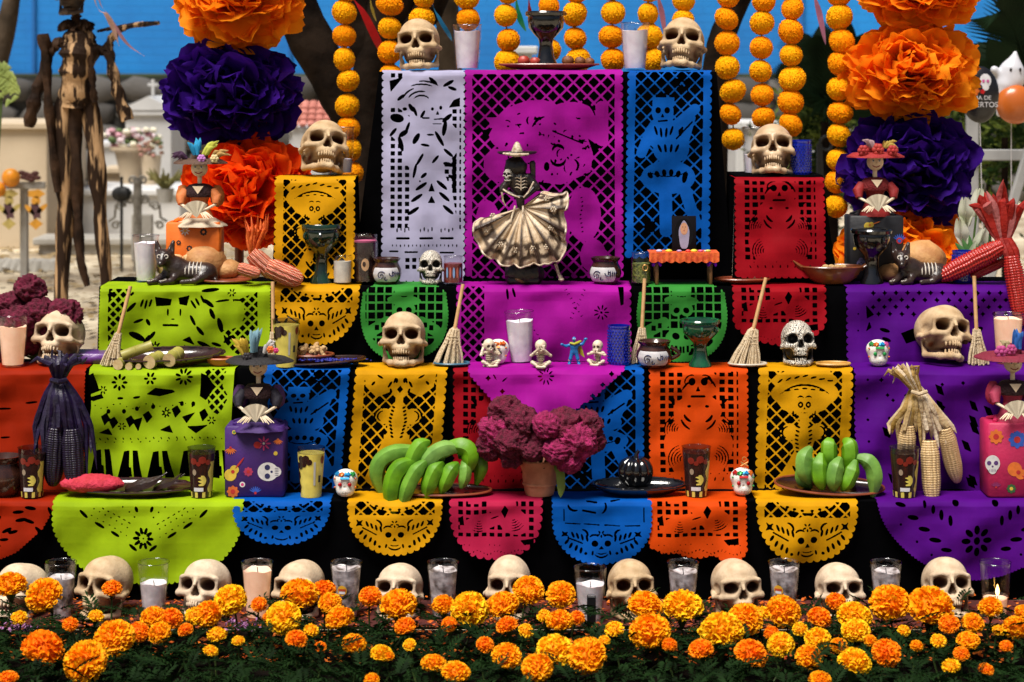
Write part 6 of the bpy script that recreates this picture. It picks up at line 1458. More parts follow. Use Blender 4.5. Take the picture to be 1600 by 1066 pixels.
for k, (x, c, r_) in enumerate(((-.076, (.55, .5, .72), .010), (-.046, (.75, .6, .03), .011), (-.052, (.7, .5, .1), .006), (.014, (.7, .05, .04), .009), (.032, (.72, .6, .05), .011), (-.014, (.5, .3, .55), .008), (.052, (.7, .12, .3), .008), (.075, (.55, .6, .08), .009), (.068, (.65, .65, .6), .006))):
    MB().ball((x, -.030, .1035), (r_, r_ * .8, r_ * .55), 10, 6).obj('sweet', mat('sweet_%d' % k, c, .5), o)
o = empty('portrait_card', on(3, 1069, .05) + Vector((0, .0, .100))); tag(o, 'small portrait of a veiled woman on a dark card', 'picture'); o.rotation_euler = (R(-6), 0, 0)
MB().box((0, 0, .055), (.076, .003, .110), bev=.0005).obj('card', mat('dark_card', (.006, .005, .007), .9, spec=.1), o)
pr_ = lambda nm, c: mat('portrait_' + nm, c, .8, ns=30, spec=.1)
MB().disc((0, -.0020, .056), .029, ry=.046, n=26, fn=lambda a: 1 + .02 * math.sin(a * 24)).obj('painted_shawl', pr_('black', (.004, .004, .005)), o)
MB().disc((0, -.0024, .050), .0165, ry=.044, n=22, fn=lambda a: 1 + .05 * math.sin(a * 5)).obj('painted_veil', pr_('veil', (.30, .28, .40)), o)
MB().disc((0, -.0028, .070), .0118, ry=.0190, n=20).obj('painted_face', pr_('skin', (.52, .27, .16)), o)
for x in (-1, 1): MB().disc((x * .0042, -.0032, .0755), .0022, ry=.0009, n=8).obj('painted_eye', pr_('ink', (.03, .02, .02)), o)
MB().disc((0, -.0032, .064), .0028, ry=.0009, n=8).obj('painted_mouth', pr_('lip', (.35, .06, .06)), o); MB().disc((.0006, -.0031, .070), .0009, ry=.0034, n=8).obj('painted_nose', pr_('shade', (.38, .19, .11)), o)

# ------------------------------------------------------------------ velvet cockscomb flowers
def comb_mesh(name, seed, m):
    V = []; n = 72; mm = 46
    th = np.linspace(0, np.pi, mm + 1)[:, None]; ph = np.linspace(0, 2 * np.pi, n, endpoint=False)[None]
    D = np.stack([np.sin(th) * np.cos(ph), np.sin(th) * np.sin(ph), np.cos(th) * np.ones_like(ph)], -1)
    r = 1 + .24 * (1 - np.abs(snoise(D, 5.5, seed))) + .20 * (1 - np.abs(snoise(D, 13, seed + 1))) + .10 * (1 - np.abs(snoise(D, 30, seed + 2)))
    V = D * (r * .74)[..., None] * np.array([1, 1, .86])
    I = np.arange((mm + 1) * n).reshape(mm + 1, n); J = np.roll(I, -1, 1)
    return np_mesh(name, V.reshape(-1, 3), np.stack([I[:-1], I[1:], J[1:], J[:-1]], -1).reshape(-1, 4), m)
velv2 = mat('cockscomb_velvet_pink', (.44, .012, .13), .85, c2=(.20, .003, .045), ns=3, bump=1.0, bs=14)
velv3 = mat('cockscomb_velvet_deep', (.20, .003, .040), .85, c2=(.08, .001, .014), ns=3, bump=1.0, bs=14)
combs = [comb_mesh('cockscomb_head', s_, m_) for s_, m_ in ((1, velv2), (5, velv3), (9, velv2), (14, velv3))]
stem_g = mat('flower_stem', (.08, .16, .03), .6)
def cockscombs(name, base, label, heads, foot, pot=False):
    o = empty(name, base); tag(o, label, 'flowers'); rs = rnd(len(heads))
    for i, (px, py, rpx, dy, k) in enumerate(heads):
        p = Qd(base, px, py, dy); link(combs[k], 'flower_head', o, p, Euler((rs.uniform(-.5, .5), rs.uniform(-.5, .5), rs.uniform(0, 6))), rpx * base.y / FPX)
        MB().tube([p, p.lerp(foot, .6) + Vector((0, .01, 0)), foot], .004, 6).obj('stem', stem_g, o)
    return o
b0 = on(1, 843, .06)
o = empty('flower_pot', b0); tag(o, 'terracotta flower pot holding the cockscombs', 'flower pot')
MB().lathe([(.001, .001), (.040, 0), (.044, .010), (.047, .030), (.050, .050), (.050, .066), (.056, .084), (.062, .100), (.060, .104), (.052, .098), (.040, .070), (.001, .060)], 36).obj('pot_body', clay_t, o)
MB().lathe([(.0485, .028), (.0505, .031), (.0505, .034), (.049, .037)], 36).obj('pot_band', clay_t, o); MB().disc((.012, -.056, .088), .003, (0, -1, 0.2), 8).obj('pot_hole', inkM, o)
b = MB(); leaf(b, [(.045, -.03, .10), (.060, -.05, .07), (.062, -.06, .03), (.060, -.062, .004)], .013, .2, side=(1, 0, 0)); b.obj('hanging_leaf', mat('yellow_green_leaf', (.20, .30, .04), .6), o)
cockscombs('cockscomb_bouquet', b0 + Vector((0, 0, .09)), 'big bouquet of magenta cockscomb flowers in the terracotta pot', [
    (790, 645, 30, -.02, 1), (775, 675, 30, -.03, 0), (800, 690, 28, -.07, 1), (765, 700, 22, -.02, 1), (815, 660, 30, -.05, 3), (855, 665, 24, -.09, 0), (880, 668, 34, -.05, 3), (915, 665, 28, -.03, 1), (900, 690, 34, -.08, 2), (870, 705, 24, -.10, 2), (925, 690, 22, -.03, 3), (890, 720, 22, -.09, 2), (800, 715, 20, -.05, 1), (845, 690, 24, -.06, 1), (832, 706, 18, -.09, 3)], Vector((0, 0, -.03)))
b0 = on(2, 55, .16)
cockscombs('cockscomb_bouquet', b0, 'dark crimson cockscomb flowers at the left edge behind the skull', [
    (15, 478, 26, -.02, 1), (48, 452, 26, -.03, 1), (28, 505, 30, -.06, 3), (62, 485, 24, -.05, 3), (100, 492, 30, -.04, 1), (-4, 500, 26, -.03, 3), (70, 520, 24, -.04, 3), (44, 535, 24, -.03, 1), (5, 540, 26, -.02, 1)], Vector((0, 0, .0)))
# ------------------------------------------------------------------ marigolds at the foot of the altar
def unit(v): return v / (np.linalg.norm(v, axis=-1, keepdims=True) + 1e-9)
def bloom_mesh(name, seed, n, m, dome=True, fuzz=False):
    """many small curled petals on a dome (flat-bottomed bloom) or a full ball"""
    rs = np.random.RandomState(seed); k = np.arange(n) + .5
    zc = 1 - (k / n) * (1.42 if dome else 2.0); ph = k * 2.399963
    D = np.stack([np.sqrt(np.clip(1 - zc ** 2, 0, 1)) * np.cos(ph), np.sqrt(np.clip(1 - zc ** 2, 0, 1)) * np.sin(ph), zc], -1)
    D = unit(D + rs.normal(0, .05, D.shape))
    A = unit(np.cross(D, rs.normal(size=D.shape))); B = np.cross(D, A)
    U = np.linspace(-1, 1, 4)[None, None, :]; S = np.linspace(0, 1, 4)[None, :, None]
    L = rs.uniform(.16, .30, n)[:, None, None] if not fuzz else rs.uniform(.14, .26, n)[:, None, None]
    Wd = (rs.uniform(.095, .15, n) if not fuzz else rs.uniform(.05, .09, n))[:, None, None]
    curl = rs.uniform(-.10, .14, n)[:, None, None]; wv = rs.uniform(0, 6.28, n)[:, None, None]
    if fuzz: L = rs.uniform(.13, .20, n)[:, None, None]; Wd = Wd * .62
    rad = (.83 if fuzz else .80) + L * S + .025 * np.sin(U * 4 + wv) * S
    if fuzz: rad = rad * (1 - .25 * np.abs(U) * S)
    side = U * Wd * (.55 + .75 * S) * (1 - .12 * S ** 4); lean = curl * S ** 2 + .05 * U ** 2 * S
    P = D[:, None, None, :] * rad[..., None] + A[:, None, None, :] * side[..., None] + B[:, None, None, :] * lean[..., None]
    P = P.reshape(-1, 3)
    if dome: P[:, 2] = np.where(P[:, 2] > 0, P[:, 2] * .80, P[:, 2] * .62)
    I = np.arange(n * 16).reshape(n, 4, 4); Q = np.stack([I[:, :-1, :-1], I[:, :-1, 1:], I[:, 1:, 1:], I[:, 1:, :-1]], -1).reshape(-1, 4)
    s_ = np.broadcast_to(S, (n, 4, 4)).reshape(-1, 1); deep = np.array([1.0, .90, .8]) if fuzz else np.array([1.0, .70, .50])   # petal bases are redder
    jit = np.repeat(rs.uniform(.86, 1.06, (n, 1)), 16, 0)
    col = (deep + (1 - deep) * s_ ** .8) * jit
    # inner ball so nothing shows through
    th = np.linspace(0, np.pi, 11)[:, None]; az = np.linspace(0, 2 * np.pi, 16, endpoint=False)[None]
    C = np.stack([np.sin(th) * np.cos(az), np.sin(th) * np.sin(az), np.cos(th) * np.ones_like(az)], -1) * (.89 if fuzz else .84)
    if dome: C[..., 2] = np.where(C[..., 2] > 0, C[..., 2] * .8, C[..., 2] * .55)
    I2 = np.arange(11 * 16).reshape(11, 16) + len(P); J2 = np.roll(I2, -1, 1)
    Q = np.concatenate([Q, np.stack([I2[:-1], I2[1:], J2[1:], J2[:-1]], -1).reshape(-1, 4)]); P = np.concatenate([P, C.reshape(-1, 3)]); col = np.concatenate([col, np.ones((176, 1)) * (np.array([[1, .8, .6]]) if fuzz else np.array([[.95, .55, .35]]))])
    return np_mesh(name, P, Q, m, col)
mg_y = mat('marigold_yellow', (.98, .62, .010), .6, c2=(.97, .53, .008), ns=4, attr='paint', transl=.15, spec=.1)
mg_o = mat('marigold_orange', (.97, .47, .006), .6, c2=(.96, .37, .005), ns=4, attr='paint', transl=.15, spec=.1)
mg_r = mat('marigold_deep', (.95, .33, .005), .6, c2=(.93, .24, .004), ns=4, attr='paint', transl=.15, spec=.1)
blooms = {'y': [bloom_mesh('flower_head', s_, 330, mg_y) for s_ in (1, 2)], 'o': [bloom_mesh('flower_head', s_, 300, mg_o) for s_ in (3, 4)], 'r': [bloom_mesh('flower_head', s_, 200, mg_r) for s_ in (5, 6)]}
bloom_open = [bloom_mesh('flower_head', s_, 110, m_) for s_, m_ in ((7, mg_o), (8, mg_y))]
calyx = MB().lathe([(.03, -1.5), (.10, -1.3), (.30, -.75), (.52, -.42), (.40, -.30)], 10).mesh('calyx', mat('calyx_green', (.06, .11, .02), .6))
BL_ = [(16, 915, 24, 'o'), (69, 931, 28, 'o'), (67, 1015, 31, 'r'), (134, 1035, 33, 'o'), (12, 1062, 16, 'r'), (179, 998, 30, 'o'), (175, 920, 15, 'r'), (240, 966, 20, 'o'), (268, 967, 17, 'r'), (250, 989, 17, 'o'), (216, 988, 17, 'r'), (325, 961, 23, 'o'), (360, 938, 24, 'y'), (305, 963, 15, 'r'),
       (468, 930, 28, 'o'), (443, 966, 26, 'y'), (506, 922, 18, 'r'), (516, 943, 18, 'o'), (531, 968, 22, 'o'), (579, 932, 17, 'r'), (553, 1008, 19, 'o'), (596, 1023, 17, 'y'), (405, 945, 12, 'r'), (339, 993, 15, 'r'), (463, 1000, 17, 'r'), (329, 1018, 12, 'r'), (581, 1063, 12, 'o'),
       (623, 947, 28, 'o'), (633, 980, 16, 'r'), (693, 947, 18, 'o'), (734, 953, 28, 'y'), (786, 947, 25, 'o'), (826, 923, 23, 'o'), (876, 930, 22, 'o'), (792, 978, 17, 'r'), (875, 972, 21, 'o'), (758, 1008, 14, 'r'), (792, 1026, 23, 'o'), (677, 1038, 19, 'o'), (712, 1051, 21, 'o'), (868, 1018, 28, 'y'), (840, 1044, 24, 'o'), (606, 1025, 10, 'o'), (850, 963, 11, 'r'),
       (917, 1025, 29, 'o'), (1008, 947, 27, 'o'), (1067, 948, 29, 'y'), (1016, 988, 31, 'o'), (1128, 988, 33, 'y'), (1165, 968, 26, 'o'), (1173, 1023, 26, 'r'), (960, 984, 15, 'o'), (1095, 1015, 19, 'r'), (1190, 959, 13, 'r'),
       (1223, 957, 26, 'o'), (1280, 966, 18, 'r'), (1306, 940, 15, 'r'), (1335, 965, 25, 'y'), (1337, 986, 21, 'y'), (1390, 943, 31, 'o'), (1454, 949, 34, 'o'), (1483, 976, 16, 'r'), (1220, 1008, 20, 'y'), (1278, 1000, 20, 'y'), (1311, 1010, 14, 'o'), (1264, 1028, 20, 'o'), (1335, 1036, 25, 'y'), (1386, 1021, 22, 'r'), (1281, 1063, 17, 'o'), (1486, 1042, 14, 'r'),
       (1520, 974, 17, 'o'), (1548, 950, 18, 'o'), (1586, 982, 19, 'o'), (1601, 959, 16, 'o'), (1540, 1047, 12, 'r'), (1513, 1002, 17, 'o')]
BL_ += [(x_, y_, 10 + (x_ * 7) % 4, 'ro'[(x_ // 3) % 2]) for x_, y_ in ((290, 985), (372, 1002), (420, 966), (486, 986), (500, 1012), (640, 1008), (702, 976), (822, 986), (902, 966), (944, 1002), (1046, 1008), (1100, 986), (1206, 990), (1250, 984), (1360, 1002), (1412, 986), (1432, 1010), (1466, 1002), (1502, 1022), (1560, 986), (1572, 1010), (30, 966), (110, 976), (150, 964))]
stemM = mat('marigold_stem', (.07, .12, .025), .6)
cnt = {}
for k, (px, py, rp, c) in enumerate(BL_):
    j = min(range(10), key=lambda i: abs(FSK[i][0] - px)); cnt.setdefault(j, []).append((px, py, rp, c, k))
def place_bloom(px, py, rp, c, k, label):
    d = 5.50 - (py - 920) / 140 * .72; p = W(px, py, d); rs = rnd(k * 7 + 1); r = rp * d / FPX
    o = empty('marigold', Vector((p.x, p.y, 0))); tag(o, label, 'marigold', 'marigolds at the foot of the altar')
    small = rp < 16; me = bloom_open[k % 2] if (small and k % 2) else blooms[c][k % 2]
    e = Euler((R(rs.uniform(2, 40)), R(rs.uniform(-16, 16)), rs.uniform(0, 6.28)), 'XYZ'); tilt = Euler((R(rs.uniform(4, 42)), R(rs.uniform(-18, 18)), 0))
    M_ = tilt.to_matrix() @ Matrix.Rotation(rs.uniform(0, 6.28), 3, 'Z')
    h = link(me, 'flower_head', o, (0, 0, p.z), M_.to_euler(), (r * rs.uniform(.96, 1.04), r * rs.uniform(.96, 1.04), r * rs.uniform(.92, 1.12)))
    link(calyx, 'calyx', o, (0, 0, p.z), M_.to_euler(), r)
    dn = M_ @ Vector((0, 0, -1)); b = MB(); a0 = Vector((0, 0, p.z)) + dn * r * 1.3
    b.tube([a0, a0 + Vector((rs.uniform(-.01, .01), .01, -.03)), Vector((rs.uniform(-.03, .03), .02, .004))], .0028, 6).obj('stem', stemM, o)
tone = {'y': 'yellow orange', 'o': 'orange', 'r': 'deep orange'}
for j, lst in cnt.items():
    lst.sort()
    for q_, (px, py, rp, c, k) in enumerate(lst):
        size = 'large' if rp >= 26 else 'medium' if rp >= 18 else 'small'
        place_bloom(px, py, rp, c, k, '%s %s marigold, %s from the left of those nearest the %s front skull' % (size, tone[c], ORD[q_], ORD[j]))

# feathery marigold leaves
def foliage(name, n, xr, dr, zr, m, seed, s0=.05):
    rs = np.random.RandomState(seed); V = []; Q = []; o = 0
    for i in range(n):
        d = rs.uniform(*dr); x = rs.uniform(*xr) * d / 5.2; z = rs.uniform(*zr) * (1 - .3 * rs.rand())
        a = rs.uniform(0, 6.28); el = rs.uniform(-.25, .9); L = s0 * rs.uniform(.7, 1.4)
        ax = np.array([math.cos(a) * math.cos(el), math.sin(a) * math.cos(el), math.sin(el)]); sd = np.cross(ax, [0, 0, 1]); sd /= np.linalg.norm(sd) + 1e-6; up = np.cross(sd, ax)
        p0 = np.array([x, d, z])
        for t in np.linspace(.15, 1, 6):
            c = p0 + ax * L * t - up * .3 * L * t * t
            for s_ in (-1, 1) if t < .99 else (0,):
                dr_ = sd * s_ * .8 + ax * .7; dr_ = dr_ / np.linalg.norm(dr_); l = L * .42 * (1.1 - .5 * abs(t - .5)); w = l * .15; nn = np.cross(dr_, up)
                e = c + dr_ * l - up * l * .18; mid = c + dr_ * l * .5 + up * l * .05
                V += [c, mid + nn * w, e, mid - nn * w]; Q.append((o, o + 1, o + 2, o + 3)); o += 4
    return link(np_mesh(name, np.array(V), np.array(Q), m), name)
leafM = mat('marigold_leaf', (.012, .034, .007), .7, c2=(.004, .011, .003), ns=14, transl=.2, spec=.08)
stuff(foliage('marigold_foliage', 3600, (-1.45, 1.45), (4.45, 5.52), (.012, .125), leafM, 4), 'dark feathery marigold foliage filling the foot of the picture', 'foliage')
# soil bed and scattered petals
b = MB(); b.grid([[(x, y, .004 + .012 * abs(math.sin(x * 9 + y * 13)) * (1 if 3.9 < y < 5.58 else 0)) for x in np.linspace(-2.6, 2.6, 80)] for y in np.linspace(3.8, 5.6, 28)])
struct(b.obj('soil', mat('dark_soil', (.007, .005, .004), .95, c2=(.003, .002, .002), spec=.02, ns=30, bump=.8, bs=40)))
pet = mat('fallen_petals', (.85, .22, .008), .7, c2=(.60, .07, .006), ns=40, transl=.3); rs = np.random.RandomState(5); V = []; Q = []
for i in range(3000):
    d = rs.uniform(5.22, 5.90); x = rs.uniform(-1.55, 1.55); z = (.010 if d > 5.6 else .022) + rs.uniform(0, .014); a = rs.uniform(0, 6.28); L = rs.uniform(.008, .02); w = L * .34
    ax = np.array([math.cos(a), math.sin(a), rs.uniform(-.3, .5)]) * L; sd = np.array([-math.sin(a), math.cos(a), rs.uniform(-.5, .5)]) * w; p0 = np.array([x, d, z])
    o_ = len(V); V += [p0 - ax * .5, p0 - sd, p0 + ax * .6, p0 + sd]; Q.append((o_, o_ + 1, o_ + 2, o_ + 3))
stuff(link(np_mesh('fallen_petals', np.array(V), np.array(Q), pet), 'fallen_petals'), 'carpet of loose orange marigold petals around the front skulls', 'petals')
b = MB(); b.grid([[(x, y, .0075) for x in np.linspace(-1.95, 1.95, 10)] for y in (5.615, 5.90)]); struct(b.obj('floor_cloth', mat('red_floor_cloth', (.10, .010, .005), .9, c2=(.05, .005, .003), ns=12)))
lil = mat('lilac_petal', (.52, .22, .48), .7, transl=.3)
for px, py, lb in ((30, 985, 'pink petal cluster among the leaves at the lower left corner'), (378, 982, 'pink petal cluster below the lit candle glass')):
    b = MB(); rs_ = rnd(px)
    for i in range(34):
        c_ = Vector((rs_.gauss(0, .022), rs_.gauss(0, .02), rs_.uniform(0, .02))); b.ball(c_, (.006, .004, .002), 6, 4, Euler((rs_.random(), rs_.random(), rs_.random() * 6)))
    p_ = W(px, py, 5.3); tag(b.obj('pink_petals', lil, loc=p_), lb, 'petals')

# ------------------------------------------------------------------ hanging garlands of yarn-like marigold balls
gm = [mat('garland_yellow', (1.0, .56, .008), .8, c2=(1.0, .49, .007), ns=4, attr='paint', transl=.12, spec=.05), mat('garland_orange', (1.0, .45, .006), .8, c2=(1.0, .38, .005), ns=4, attr='paint', transl=.12, spec=.05)]
gb = [bloom_mesh('garland_ball', 21 + i, 1500, gm[i % 2], dome=False, fuzz=True) for i in range(4)]
STR = [([538, 540, 540, 542, 544, 545, 548, 548], 20, 36, 0), ([607, 610, 610, 610], 8, 36, 0), ([660, 660], -4, 36, 0), ([730, 731, 731], -6, 36, 0), ([791, 791, 792, 794], -10, 36, 0), ([856, 856, 858], 8, 36, 0), ([900, 897, 902], 22, 36, 0), ([957, 957, 957], 20, 37, 0), ([1013, 1015, 1020], 20, 36, 0), ([1068, 1070, 1070], 0, 30, 0),
       ([1136, 1136, 1136, 1138, 1143, 1144, 1147], -6, 37, 1), ([1191, 1190, 1190, 1191, 1190, 1191], 0, 37, 1), ([1236, 1235, 1236, 1236, 1235, 1235], 14, 36, 1), ([1311, 1312, 1314, 1312, 1312, 1311, 1311, 1309, 1308, 1308], -10, 37, 1)]
DG = 6.98
for i, (xs, y0, st, oc) in enumerate(STR):
    o = empty('marigold_garland', W(xs[0], -230, DG)); tag(o, 'hanging string of fluffy orange marigold balls, %s string from the left' % ORD[i], 'garland', 'garlands hanging behind the altar')
    top = -1
    while y0 - (top) * -1 * st > -175 and y0 + top * st > -180: top -= 1
    ys = [(xs[0] + .3 * k, y0 + k * st) for k in range(top, 0)] + [(x, y0 + k * st) for k, x in enumerate(xs)]
    b = MB(); b.tube([W(x, y, DG) - o.location for x, y in [(xs[0], -230)] + ys], .0025, 5).obj('string', stemM, o)
    for k, (x, y) in enumerate(ys):
        rs_ = rnd(i * 40 + k); r = 20.6 * DG / FPX * rs_.uniform(.90, 1.07)
        link(gb[(k * 3 + i + (1 if rs_.random() < .5 * oc + .25 else 0)) % 4 if rs_.random() < .8 else oc], 'garland_ball', o, W(x + rs_.uniform(-2.6, 2.6), y + rs_.uniform(-2, 2), DG) - o.location, Euler((rs_.random() * 6, rs_.random() * 6, 0)), (r * rs_.uniform(.98, 1.1), r * 1.04, r * rs_.uniform(.88, .98)))

# ------------------------------------------------------------------ tissue pompoms on two poles with a beam
def pompom_mesh(name, seed, m, n=230, full=.30):
    rs = np.random.RandomState(seed); k = np.arange(n) + .5; zc = 1 - 2 * k / n; ph = k * 2.399963
    D = unit(np.stack([np.sqrt(1 - zc ** 2) * np.cos(ph), np.sqrt(1 - zc ** 2) * np.sin(ph), zc], -1) + rs.normal(0, .14, (n, 3)))
    ref = np.array([0, -1.0, .25]); up = unit(ref - (D @ ref)[:, None] * D + rs.normal(0, .25, (n, 3))); sd = unit(np.cross(D, up))
    S = np.linspace(0, 1, 7)[None, :, None]; U = np.linspace(-1, 1, 7)[None, None, :]
    w = rs.uniform(.20, .34, n)[:, None, None]; ln = rs.uniform(.84, 1.08, n)[:, None, None]; ph1 = rs.uniform(0, 6.28, n)[:, None, None]; cu = rs.uniform(-.02, .22, n)[:, None, None]
    rad = (full + (1 - full) * S) * ln - .10 * U ** 2 * S ** 2 * ln - .035 * np.abs(np.sin(U * 5 + ph1)) * (S > .95)
    side = U * w * np.sin(np.pi * (.18 + .60 * S)) * 1.0
    lean = cu * S ** 2 + .10 * U ** 2 * S + .05 * np.sin(U * 3.3 + ph1 + S * 2) * S + .03 * np.sin(U * 7 + ph1 * 2) * S ** 2
    P = D[:, None, None, :] * rad[..., None] + sd[:, None, None, :] * side[..., None] + up[:, None, None, :] * lean[..., None]
    I = np.arange(n * 49).reshape(n, 7, 7); Q = np.stack([I[:, :-1, :-1], I[:, :-1, 1:], I[:, 1:, 1:], I[:, 1:, :-1]], -1).reshape(-1, 4)
    return np_mesh(name, P.reshape(-1, 3), Q, m)
tis = {'orange': mat('tissue_pom_orange', (.98, .34, .012), .7, c2=(.97, .26, .008), ns=3, transl=.45, bump=.15, bs=9, spec=.08), 'purple': mat('tissue_pom_purple', (.040, .006, .21), .7, c2=(.022, .003, .13), ns=3, transl=.35, bump=.15, bs=9, spec=.08), 'red': mat('tissue_pom_red', (.96, .12, .008), .7, c2=(.93, .085, .006), ns=3, transl=.45, bump=.15, bs=9, spec=.08)}
for k, (px, py, rx, ry, c, lb) in enumerate(((372, -6, 104, 92, 'orange', 'orange tissue pompom at the top of the left pole'), (362, 145, 112, 92, 'purple', 'purple tissue pompom in the middle of the left pole'), (388, 300, 106, 96, 'red', 'red orange tissue pompom at the bottom of the left pole'),
                                  (1437, -22, 104, 76, 'orange', 'topmost orange tissue pompom on the right pole'), (1424, 112, 110, 84, 'orange', 'wide orange tissue pompom in the middle of the right pole'), (1420, 264, 112, 98, 'purple', 'dark purple tissue pompom behind the red-hatted doll'), (1412, 400, 106, 90, 'orange', 'lowest orange tissue pompom behind the black printed box'))):
    d = 6.92 + .01 * (k % 2); o = link(pompom_mesh('tissue_pompom', 31 + k, tis[c]), 'tissue_pompom', None, W(px, py, d), None, (rx * d / FPX, .19, ry * d / FPX)); tag(o, lb, 'pompom', 'tissue pompoms on the poles')
poleM = mat('painted_pole', (.30, .12, .05), .6)
o = empty('arch_frame', (0, 6.98, 0)); tag(o, 'slim wooden arch frame carrying the pompoms and garlands', 'frame')
for px in (372, 1424): x = wx(px, 6.98); MB().tube([(x, .03, .0), (x, .03, 2.33)], .016, 10).obj('post', poleM, o)
MB().tube([(wx(372, 6.98) - .1, .03, 2.30), (wx(1424, 6.98) + .1, .03, 2.30)], .018, 10).obj('beam', poleM, o)
# ------------------------------------------------------------------ cemetery behind
wallM = mat('blue_wall_paint', (.005, .245, .70), .75, c2=(.004, .165, .52), ns=.8, nd=6, bump=.2, bs=8)
nt = wallM.node_tree; N = nt.nodes; L = nt.links
bk = N.new('ShaderNodeTexBrick'); bk.inputs['Scale'].default_value = 1; bk.inputs['Brick Width'].default_value = .30; bk.inputs['Row Height'].default_value = .095; bk.inputs['Mortar Size'].default_value = .008
tc = N.new('ShaderNodeTexCoord'); mp = N.new('ShaderNodeMapping'); mp.inputs['Rotation'].default_value = (R(90), 0, 0); L.new(tc.outputs['Object'], mp.inputs[0]); L.new(mp.outputs[0], bk.inputs['Vector'])
bp = N.new('ShaderNodeBump'); bp.inputs['Strength'].default_value = .9; bp.inputs['Distance'].default_value = .03; bp.invert = True; L.new(bk.outputs['Fac'], bp.inputs['Height']); L.new(bp.outputs[0], N['Principled BSDF'].inputs['Normal'])
o = empty('painted_wall', (0, 24, 0)); tag(o, 'bright blue painted brick wall along the back of the cemetery', 'wall')
MB().box((0, .15, 2.74), (40, .3, 2.5)).obj('brick_face', wallM, o, smooth=False)
MB().box((0, .12, 1.46), (40, .4, .07), bev=.02).obj('mossy_ledge', mat('mossy_ledge', (.035, .055, .022), .9, c2=(.02, .025, .015), ns=3, bump=.6, bs=10), o, smooth=False)
for x in range(-18, 19, 3): MB().box((x + .4, -.012, 2.74), (.035, .05, 2.5)).obj('wall_joint', mat('blue_joint', (.006, .13, .42), .8), o, smooth=False)
o = empty('stone_wall', (0, 23.8, 0)); tag(o, 'low dark stone wall below the blue wall', 'wall')
stM = [mat('dark_stone_%d' % i, c, .9, ns=3, bump=.6, bs=14) for i, c in enumerate(((.095, .088, .082), (.065, .06, .056), (.125, .115, .105)))]
MB().box((0, .2, .72), (40, .3, 1.44)).obj('mortar', mat('mortar', (.035, .033, .03), .95), o, smooth=False)
stones = []
for k in range(8):
    rs_ = rnd(k + 50); stones.append(MB().ball((0, 0, 0), (.25, .10, .16), 9, 6, fn=lambda p: 1 + .14 * math.sin(p.x * 5 + k) * math.cos(p.z * 4 + k) + (.10 if abs(p.x) > .6 and abs(p.z) > .5 else 0)).mesh('stone', stM[k % 3], smooth=True))
rs_ = rnd(77)
for row in range(5):
    x = -6.9 + rs_.random() * .3
    while x < 7.2:
        w = rs_.uniform(.75, 1.25); link(stones[rs_.randrange(8)], 'stone', o, (x + .24 * w, .02, .16 + row * .285), Euler((0, rs_.uniform(-.2, .2), 0)), (w, 1, rs_.uniform(.9, 1.1))); x += .49 * w
greyp = mat('grey_paint', (.34, .34, .34), .8, c2=(.22, .22, .22), ns=4, nd=6); white = mat('whitewash', (.62, .62, .62), .8, c2=(.50, .50, .50), ns=2, nd=7, bump=.15, bs=20); beige = mat('beige_plaster', (.58, .47, .33), .85, c2=(.48, .38, .26), ns=2, nd=7, bump=.2, bs=20); concrete = mat('concrete', (.40, .38, .34), .9, c2=(.28, .26, .23), ns=3, nd=8, bump=.4, bs=25)
def grave(name, px0, px1, py0, py1, d, dep, label, m, cat='tomb', cap=True, roof=None):
    a, b_ = W(px0, py1, d), W(px1, py0, d); w, h = b_.x - a.x, b_.z - max(0, a.z); z0 = max(0, a.z)
    o = empty(name, ((a.x + b_.x) / 2, d + dep / 2, 0)); tag(o, label, cat)
    zt = b_.z
    MB().box((0, 0, (zt - (.06 if cap else 0)) / 2), (w, dep, zt - (.06 if cap else 0)), bev=.01).obj('body', m, o, smooth=False)
    if cap: MB().box((0, 0, zt - .03), (w + .08, dep + .08, .06), bev=.012).obj('cap_slab', m, o, smooth=False)
    if roof:
        rh = roof; b = MB(); b.add([(-w / 2 - .05, -dep / 2 - .05, zt), (w / 2 + .05, -dep / 2 - .05, zt), (0, -dep / 2 - .05, zt + rh), (-w / 2 - .05, dep / 2, zt), (w / 2 + .05, dep / 2, zt), (0, dep / 2, zt + rh)], [(0, 1, 2), (3, 5, 4), (0, 2, 5, 3), (1, 4, 5, 2), (0, 3, 4, 1)]); b.obj('gable', m, o, smooth=False)
    return o
def cross(o, x, y, z, h, m, t=.03):
    b = MB(); b.box((x, y, z + h / 2), (t, t, h), bev=.004); b.box((x, y, z + h * .68), (h * .62, t * .98, t), bev=.004); b.obj('cross', m, o, smooth=False)
grave('tomb', -70, 74, 192, 386, 17.6, 1.6, 'large beige plaster tomb at the left edge', beige)
o = grave('tomb', 196, 268, 172, 300, 20.8, .9, 'white gabled tomb topped with a small cross', white, roof=.14); cross(o, .02, -.3, 1.27, .17, white)
grave('grave_slab', 122, 282, 296, 372, 18.6, 1.2, 'long white grave slab behind the iron scrollwork', white, 'grave')
grave('grave_box', 164, 212, 262, 300, 20.0, .5, 'low cream grave box beside the flower urn', beige, 'grave')
grave('grave_slab', 60, 280, 372, 398, 17.0, .4, 'low grey concrete kerb in front of the graves', concrete, 'grave')
grave('tomb', 150, 245, 222, 300, 22.0, .7, 'plain white tomb far behind the flower urn', white)
grave('grave_marker', 205, 238, 335, 372, 16.4, .06, 'small grey leaning headstone behind the iron scrollwork', concrete, 'headstone', cap=False)
o = empty('flower_urn', W(205, 0, 19.6) * 1); o.location.z = .0; tag(o, 'tall cream flower urn with pink and white blossoms', 'urn')
